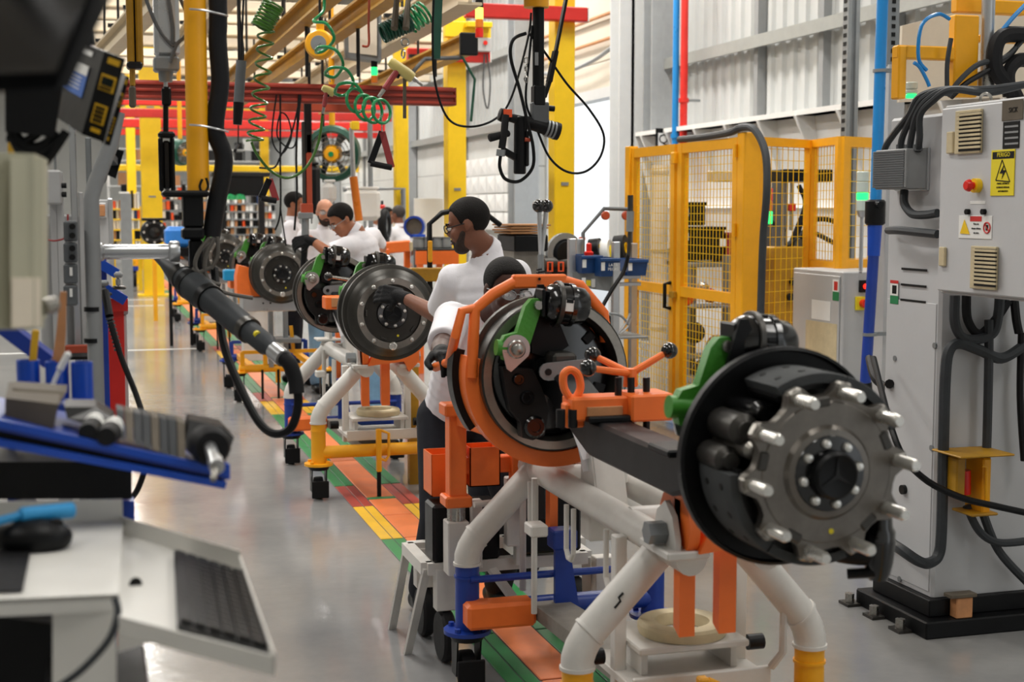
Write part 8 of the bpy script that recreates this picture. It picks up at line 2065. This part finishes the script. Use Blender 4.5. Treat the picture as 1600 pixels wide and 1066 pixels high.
# quilted translucent panel and white ductwork on the bay wall
t = thing('quilted_panel', 'white quilted panel on the wall behind the standing worker', 'panel', pX(762, 325, 6.75))
y0, y1 = pX(802, 300, 6.75).y, pX(725, 300, 6.75).y; z1 = pX(760, 246, 6.75).z; n = 6
for i in range(n):
    for j in range(4):
        ya = y0 + (y1 - y0) * i / n; yb_2 = y0 + (y1 - y0) * (i + 1) / n; za = z1 - 0.32 * (j + 1); zb = z1 - 0.32 * j
        c = V((6.715, (ya + yb_2) / 2, (za + zb) / 2)); q4 = [V((6.74, ya + .01, za + .01)), V((6.74, yb_2 - .01, za + .01)), V((6.74, yb_2 - .01, zb - .01)), V((6.74, ya + .01, zb - .01))]
        MB().add(q4 + [c], [(1, 0, 4), (2, 1, 4), (3, 2, 4), (0, 3, 4), (0, 1, 2, 3)]).build('quilt_cell', 'white_sheet', t, smooth=0)
t = thing('cardboard_bale', 'brown cardboard sheets stacked behind the standing worker', 'cardboard', pY(812, 372, 8.8))
for i in range(4): Bq(t, 'cardboard_sheet', 782 + 3 * (i % 2), 846 - 4 * i, 350 + i * 4, 353 + i * 4, 8.8, 0.4, 'cardboard', 0.002)
Bq(t, 'bale_base', 790, 842, 366, 392, 8.8, 0.4, 'black', 0.01)
a = pY(816, 392, 8.8); MB().bx(a.x - 0.1, a.x + 0.1, 8.65, 8.95, 0, a.z).build('bale_pallet', 'plank_grey', t)
t = thing('spare_axle', 'black axle end with grey hub standing before the bay door', 'axle', pY(880, 440, 11.2))
MB().lathe([(0.12, -0.02), (0.17, -0.02), (0.17, 0.02), (0.12, 0.02), (0.12, -0.02)], 26, aim(pY(882, 396, 11.2), (0.2, -1, 0))).build('hub_ring', 'galv', t); MB().lathe([(0, -0.01), (0.12, -0.01), (0.10, 0.05), (0, 0.06)], 22, aim(pY(882, 396, 11.2), (0.2, -1, 0))).build('hub_centre', 'black', t); MB().cyl(pY(848, 412, 11.2), pY(890, 412, 11.2), 0.07, n=16).build('axle_tube', 'cast_iron', t); a = pY(870, 420, 11.2); MB().bx(a.x - 0.08, a.x + 0.08, 11.1, 11.3, 0, a.z).build('axle_stand', 'black', t)
for x0 in (856, 873): MB().tube([pY(x0, 410, 11.0), pY(x0, 424, 11.0), pY(x0 + 7, 424, 11.0), pY(x0 + 7, 410, 11.0)], 0.008, 6, 0, True).build('stand_loop', 'plastic_orange', t)
# blue tarpaulin crate and small far cart
t = thing('tarp_crate', 'bright blue tarpaulin covered crate in the aisle', 'crate', pY(275, 400, 18)); Bq(t, 'tarp', 258, 296, 354, 386, 18, 0.5, 'blue_tarp', 0.05); Bq(t, 'crate_base', 262, 300, 386, 400, 18, 0.5, 'black', 0.01); [MB().bx(pY(x, 400, 18).x - 0.02, pY(x, 400, 18).x + 0.02, 17.98, 18.02, 0, pY(x, 400, 18).z).build('crate_leg', 'black', t) for x in (265, 297)]
def far_axle(px, py, Y, r, label):
    t = thing('truck_axle', label, 'axle', pY(px, py + 16, Y), 'truck axles on the assembly line'); T = aim(pY(px, py, Y), (0.05, -1, 0))
    MB().lathe([(0, -0.2), (r, -0.2), (r, -0.02), (r * .75, 0.0), (r * .7, 0.02), (r * .4, 0.0), (0, 0.0)], 28, T).build('brake_drum', 'cast_dark', t); MB().lathe([(0, 0), (r * .42, 0.0), (r * .4, 0.06), (0, 0.07)], 18, T).build('hub_flange', 'black_gloss', t)
    for (x, y) in ring_pts(r * .8, 8): MB().lathe([(0.02, -0.02), (0.02, 0.02), (0, 0.02)], 8, T @ Matrix.Translation((x, y, 0))).build('wheel_stud', 'stud', t)
    a = pY(px, py + 14, Y); MB().bx(a.x - 0.03, a.x + 0.03, Y + 0.05, Y + 0.12, 0, a.z).build('support_stand', 'yellow', t)
    MB().bx(-0.18 + pY(px, py, Y).x, 0.18 + pY(px, py, Y).x, Y - 0.02, Y + 0.1, pY(px, py, Y).z + r * 0.9, pY(px, py, Y).z + r * 1.12, 0.01).build('chamber_pair', 'black', t)
far_axle(241, 363, 22, 0.19, 'small far axle hub in front of the broad yellow post')
t = thing('axle_cart', 'distant yellow cart with blue corners below the far axle hub', 'cart', pZ(242, 447, 0), 'low yellow axle carts'); c = pZ(242, 447, 0); k = c.y / 2222 / math.cos(PSI)
w2 = 28 * k
for s_ in (-1, 1):
    MB().lathe([(0, -0.04), (0.17, -0.04), (0.17, 0.04), (0, 0.04)], 16, aim((c.x + s_ * w2, c.y, 0.17), (1, 0, 0))).build('wheel', 'black_rubber', t); MB().bar((c.x + s_ * w2, c.y, 0.35), (c.x + s_ * w2 * .3, c.y, 0.9), 0.1, 0.1).build('leg', 'yellow', t); MB().bx(c.x + s_ * w2 - 0.12, c.x + s_ * w2 + 0.12, c.y - 0.1, c.y + 0.1, 0.34, 0.44).build('corner_plate', 'blue', t)
MB().bx(c.x - w2, c.x + w2, c.y - 0.08, c.y + 0.08, 0.36, 0.50).build('front_frame', 'yellow', t); MB().bx(c.x - w2, c.x + w2, c.y + 0.8, c.y + 0.95, 0.5, 0.62).build('rear_frame', 'yellow', t)
for x in (-.6, 0, .6): MB().bx(c.x + x * w2 - 0.04, c.x + x * w2 + 0.04, c.y - 0.05, c.y + 0.05, 0.45, 0.95).build('upright', 'yellow', t)
# grey partition with a pin board, left of the aisle
t = thing('partition', 'grey partition panel with a framed cork board by the aisle', 'partition', pY(172, 440, 9.5)); Bq(t, 'panel_sheet', 140, 172, 312, 420, 9.5, 0.05, 'cabinet_old'); Bq(t, 'cork_frame', 143, 166, 317, 341, 9.46, 0.02, 'cabinet'); Bq(t, 'cork', 145, 164, 320, 338, 9.445, 0.01, 'wood'); Bq(t, 'edge_post', 171, 176, 310, 430, 9.5, 0.06, 'alu'); a = pY(156, 420, 9.5); MB().bx(a.x - 0.07, a.x + 0.07, 9.48, 9.52, 0, a.z).build('panel_foot', 'cabinet_old', t)
# distant storage racks full of cartons and parts
random.seed(21)
PAL = ['label_white', 'cardboard', 'black', 'wood', 'label_white', 'grey_box', 'ring_beige', 'label_white', 'cast_dark', 'label_white', 'black', 'cream_light', 'cardboard', 'label_white', 'black', 'grey_box', 'plastic_orange', 'blue_bin']
CN = {'label_white': 'white', 'cardboard': 'brown cardboard', 'black': 'black', 'wood': 'tan', 'grey_box': 'grey', 'ring_beige': 'beige', 'plastic_orange': 'orange', 'cast_dark': 'dark grey', 'blue_bin': 'navy', 'cream_light': 'cream'}
meb = {}
ORD = 'first second third fourth fifth sixth seventh eighth ninth tenth eleventh twelfth thirteenth fourteenth fifteenth sixteenth seventeenth eighteenth'.split()
def carton(c, sx, sy, sz, m, where, grp):
    if m not in meb:
        b = MB().box((0, 0, 0.5), (1, 1, 1), None, 0.03).box((0, -0.505, 0.62), (0.32, 0.01, 0.3)).box((0, 0, 0.985), (1.05, 1.05, 0.09))
        ob = b.build('carton', m, None, True); meb[m] = ob
    else:
        ob = meb[m].copy(); C.objects.link(ob)
    ob.location = c; ob.scale = (sx, sy, sz)
    tag(ob, '%s carton, %s' % (CN[m], where), 'box', grp)
def store(label, x0, x1, ys, Y, m, cols, fill=0.85):
    a0 = pY(x0, ys[0], Y); b0 = pY(x1, ys[0], Y)
    t = thing('storage_rack', label, 'rack', ((a0.x + b0.x) / 2, Y, 0), 'storage racks')
    for x in (a0.x, (a0.x + b0.x) / 2, b0.x): MB().bx(x - 0.04, x + 0.04, Y + 0.26, Y + 0.34, 0, a0.z + 0.05).build('rack_post', m, t)
    for i, y in enumerate(ys):
        z = pY(x0, y, Y).z
        if z < 0.05: continue
        MB().bx(a0.x, b0.x, Y - 0.3, Y + 0.3, z - 0.03, z, 0.005).build('rack_shelf', m, t)
        gap = (pY(x0, ys[max(i - 1, 0)], Y).z - z) if i else 0.5
        n = cols
        for j in range(n):
            if random.random() > fill: continue
            w = (b0.x - a0.x) / n
            mm = random.choice(PAL); h = max(0.08, min(gap - 0.04, random.uniform(0.12, 0.4)))
            carton((a0.x + w * (j + 0.5), Y - 0.05, z), w * random.uniform(0.6, 0.95), 0.45, h, mm, '%s along shelf %s of the %s' % (ORD[j], ('one', 'two', 'three', 'four', 'five', 'six')[i], label.split(' rack')[0] + ' rack'), label.split(' rack')[0] + ' cartons')
store('white far rack with mixed cartons in the aisle centre', 340, 428, [318, 330, 342, 354, 366, 378], 32, 'galv', 15, 0.92)
store('orange far rack beside the broad yellow post', 176, 218, [326, 342, 358, 374, 388], 30, 'yellow_post', 9, 0.9)
store('grey far rack between yellow arm and post', 252, 340, [312, 328, 344, 360, 376], 36, 'galv', 14, 0.9)
store('long upper far rack under the roof', 168, 420, [232, 250, 290], 46, 'white_sheet', 18, 0.7)
t = thing('far_screen', 'small dark monitor on the far rack beam', 'monitor', pY(196, 300, 28)); Bq(t, 'screen_case', 189, 198, 288, 300, 28, 0.05, 'black'); Bq(t, 'screen_foot', 186, 202, 300, 303, 28, 0.2, 'label_white')
a = pY(196, 303, 28); MB().bx(a.x - 0.1, a.x + 0.1, 27.9, 28.1, 0, a.z).build('screen_stand', 'galv', t)
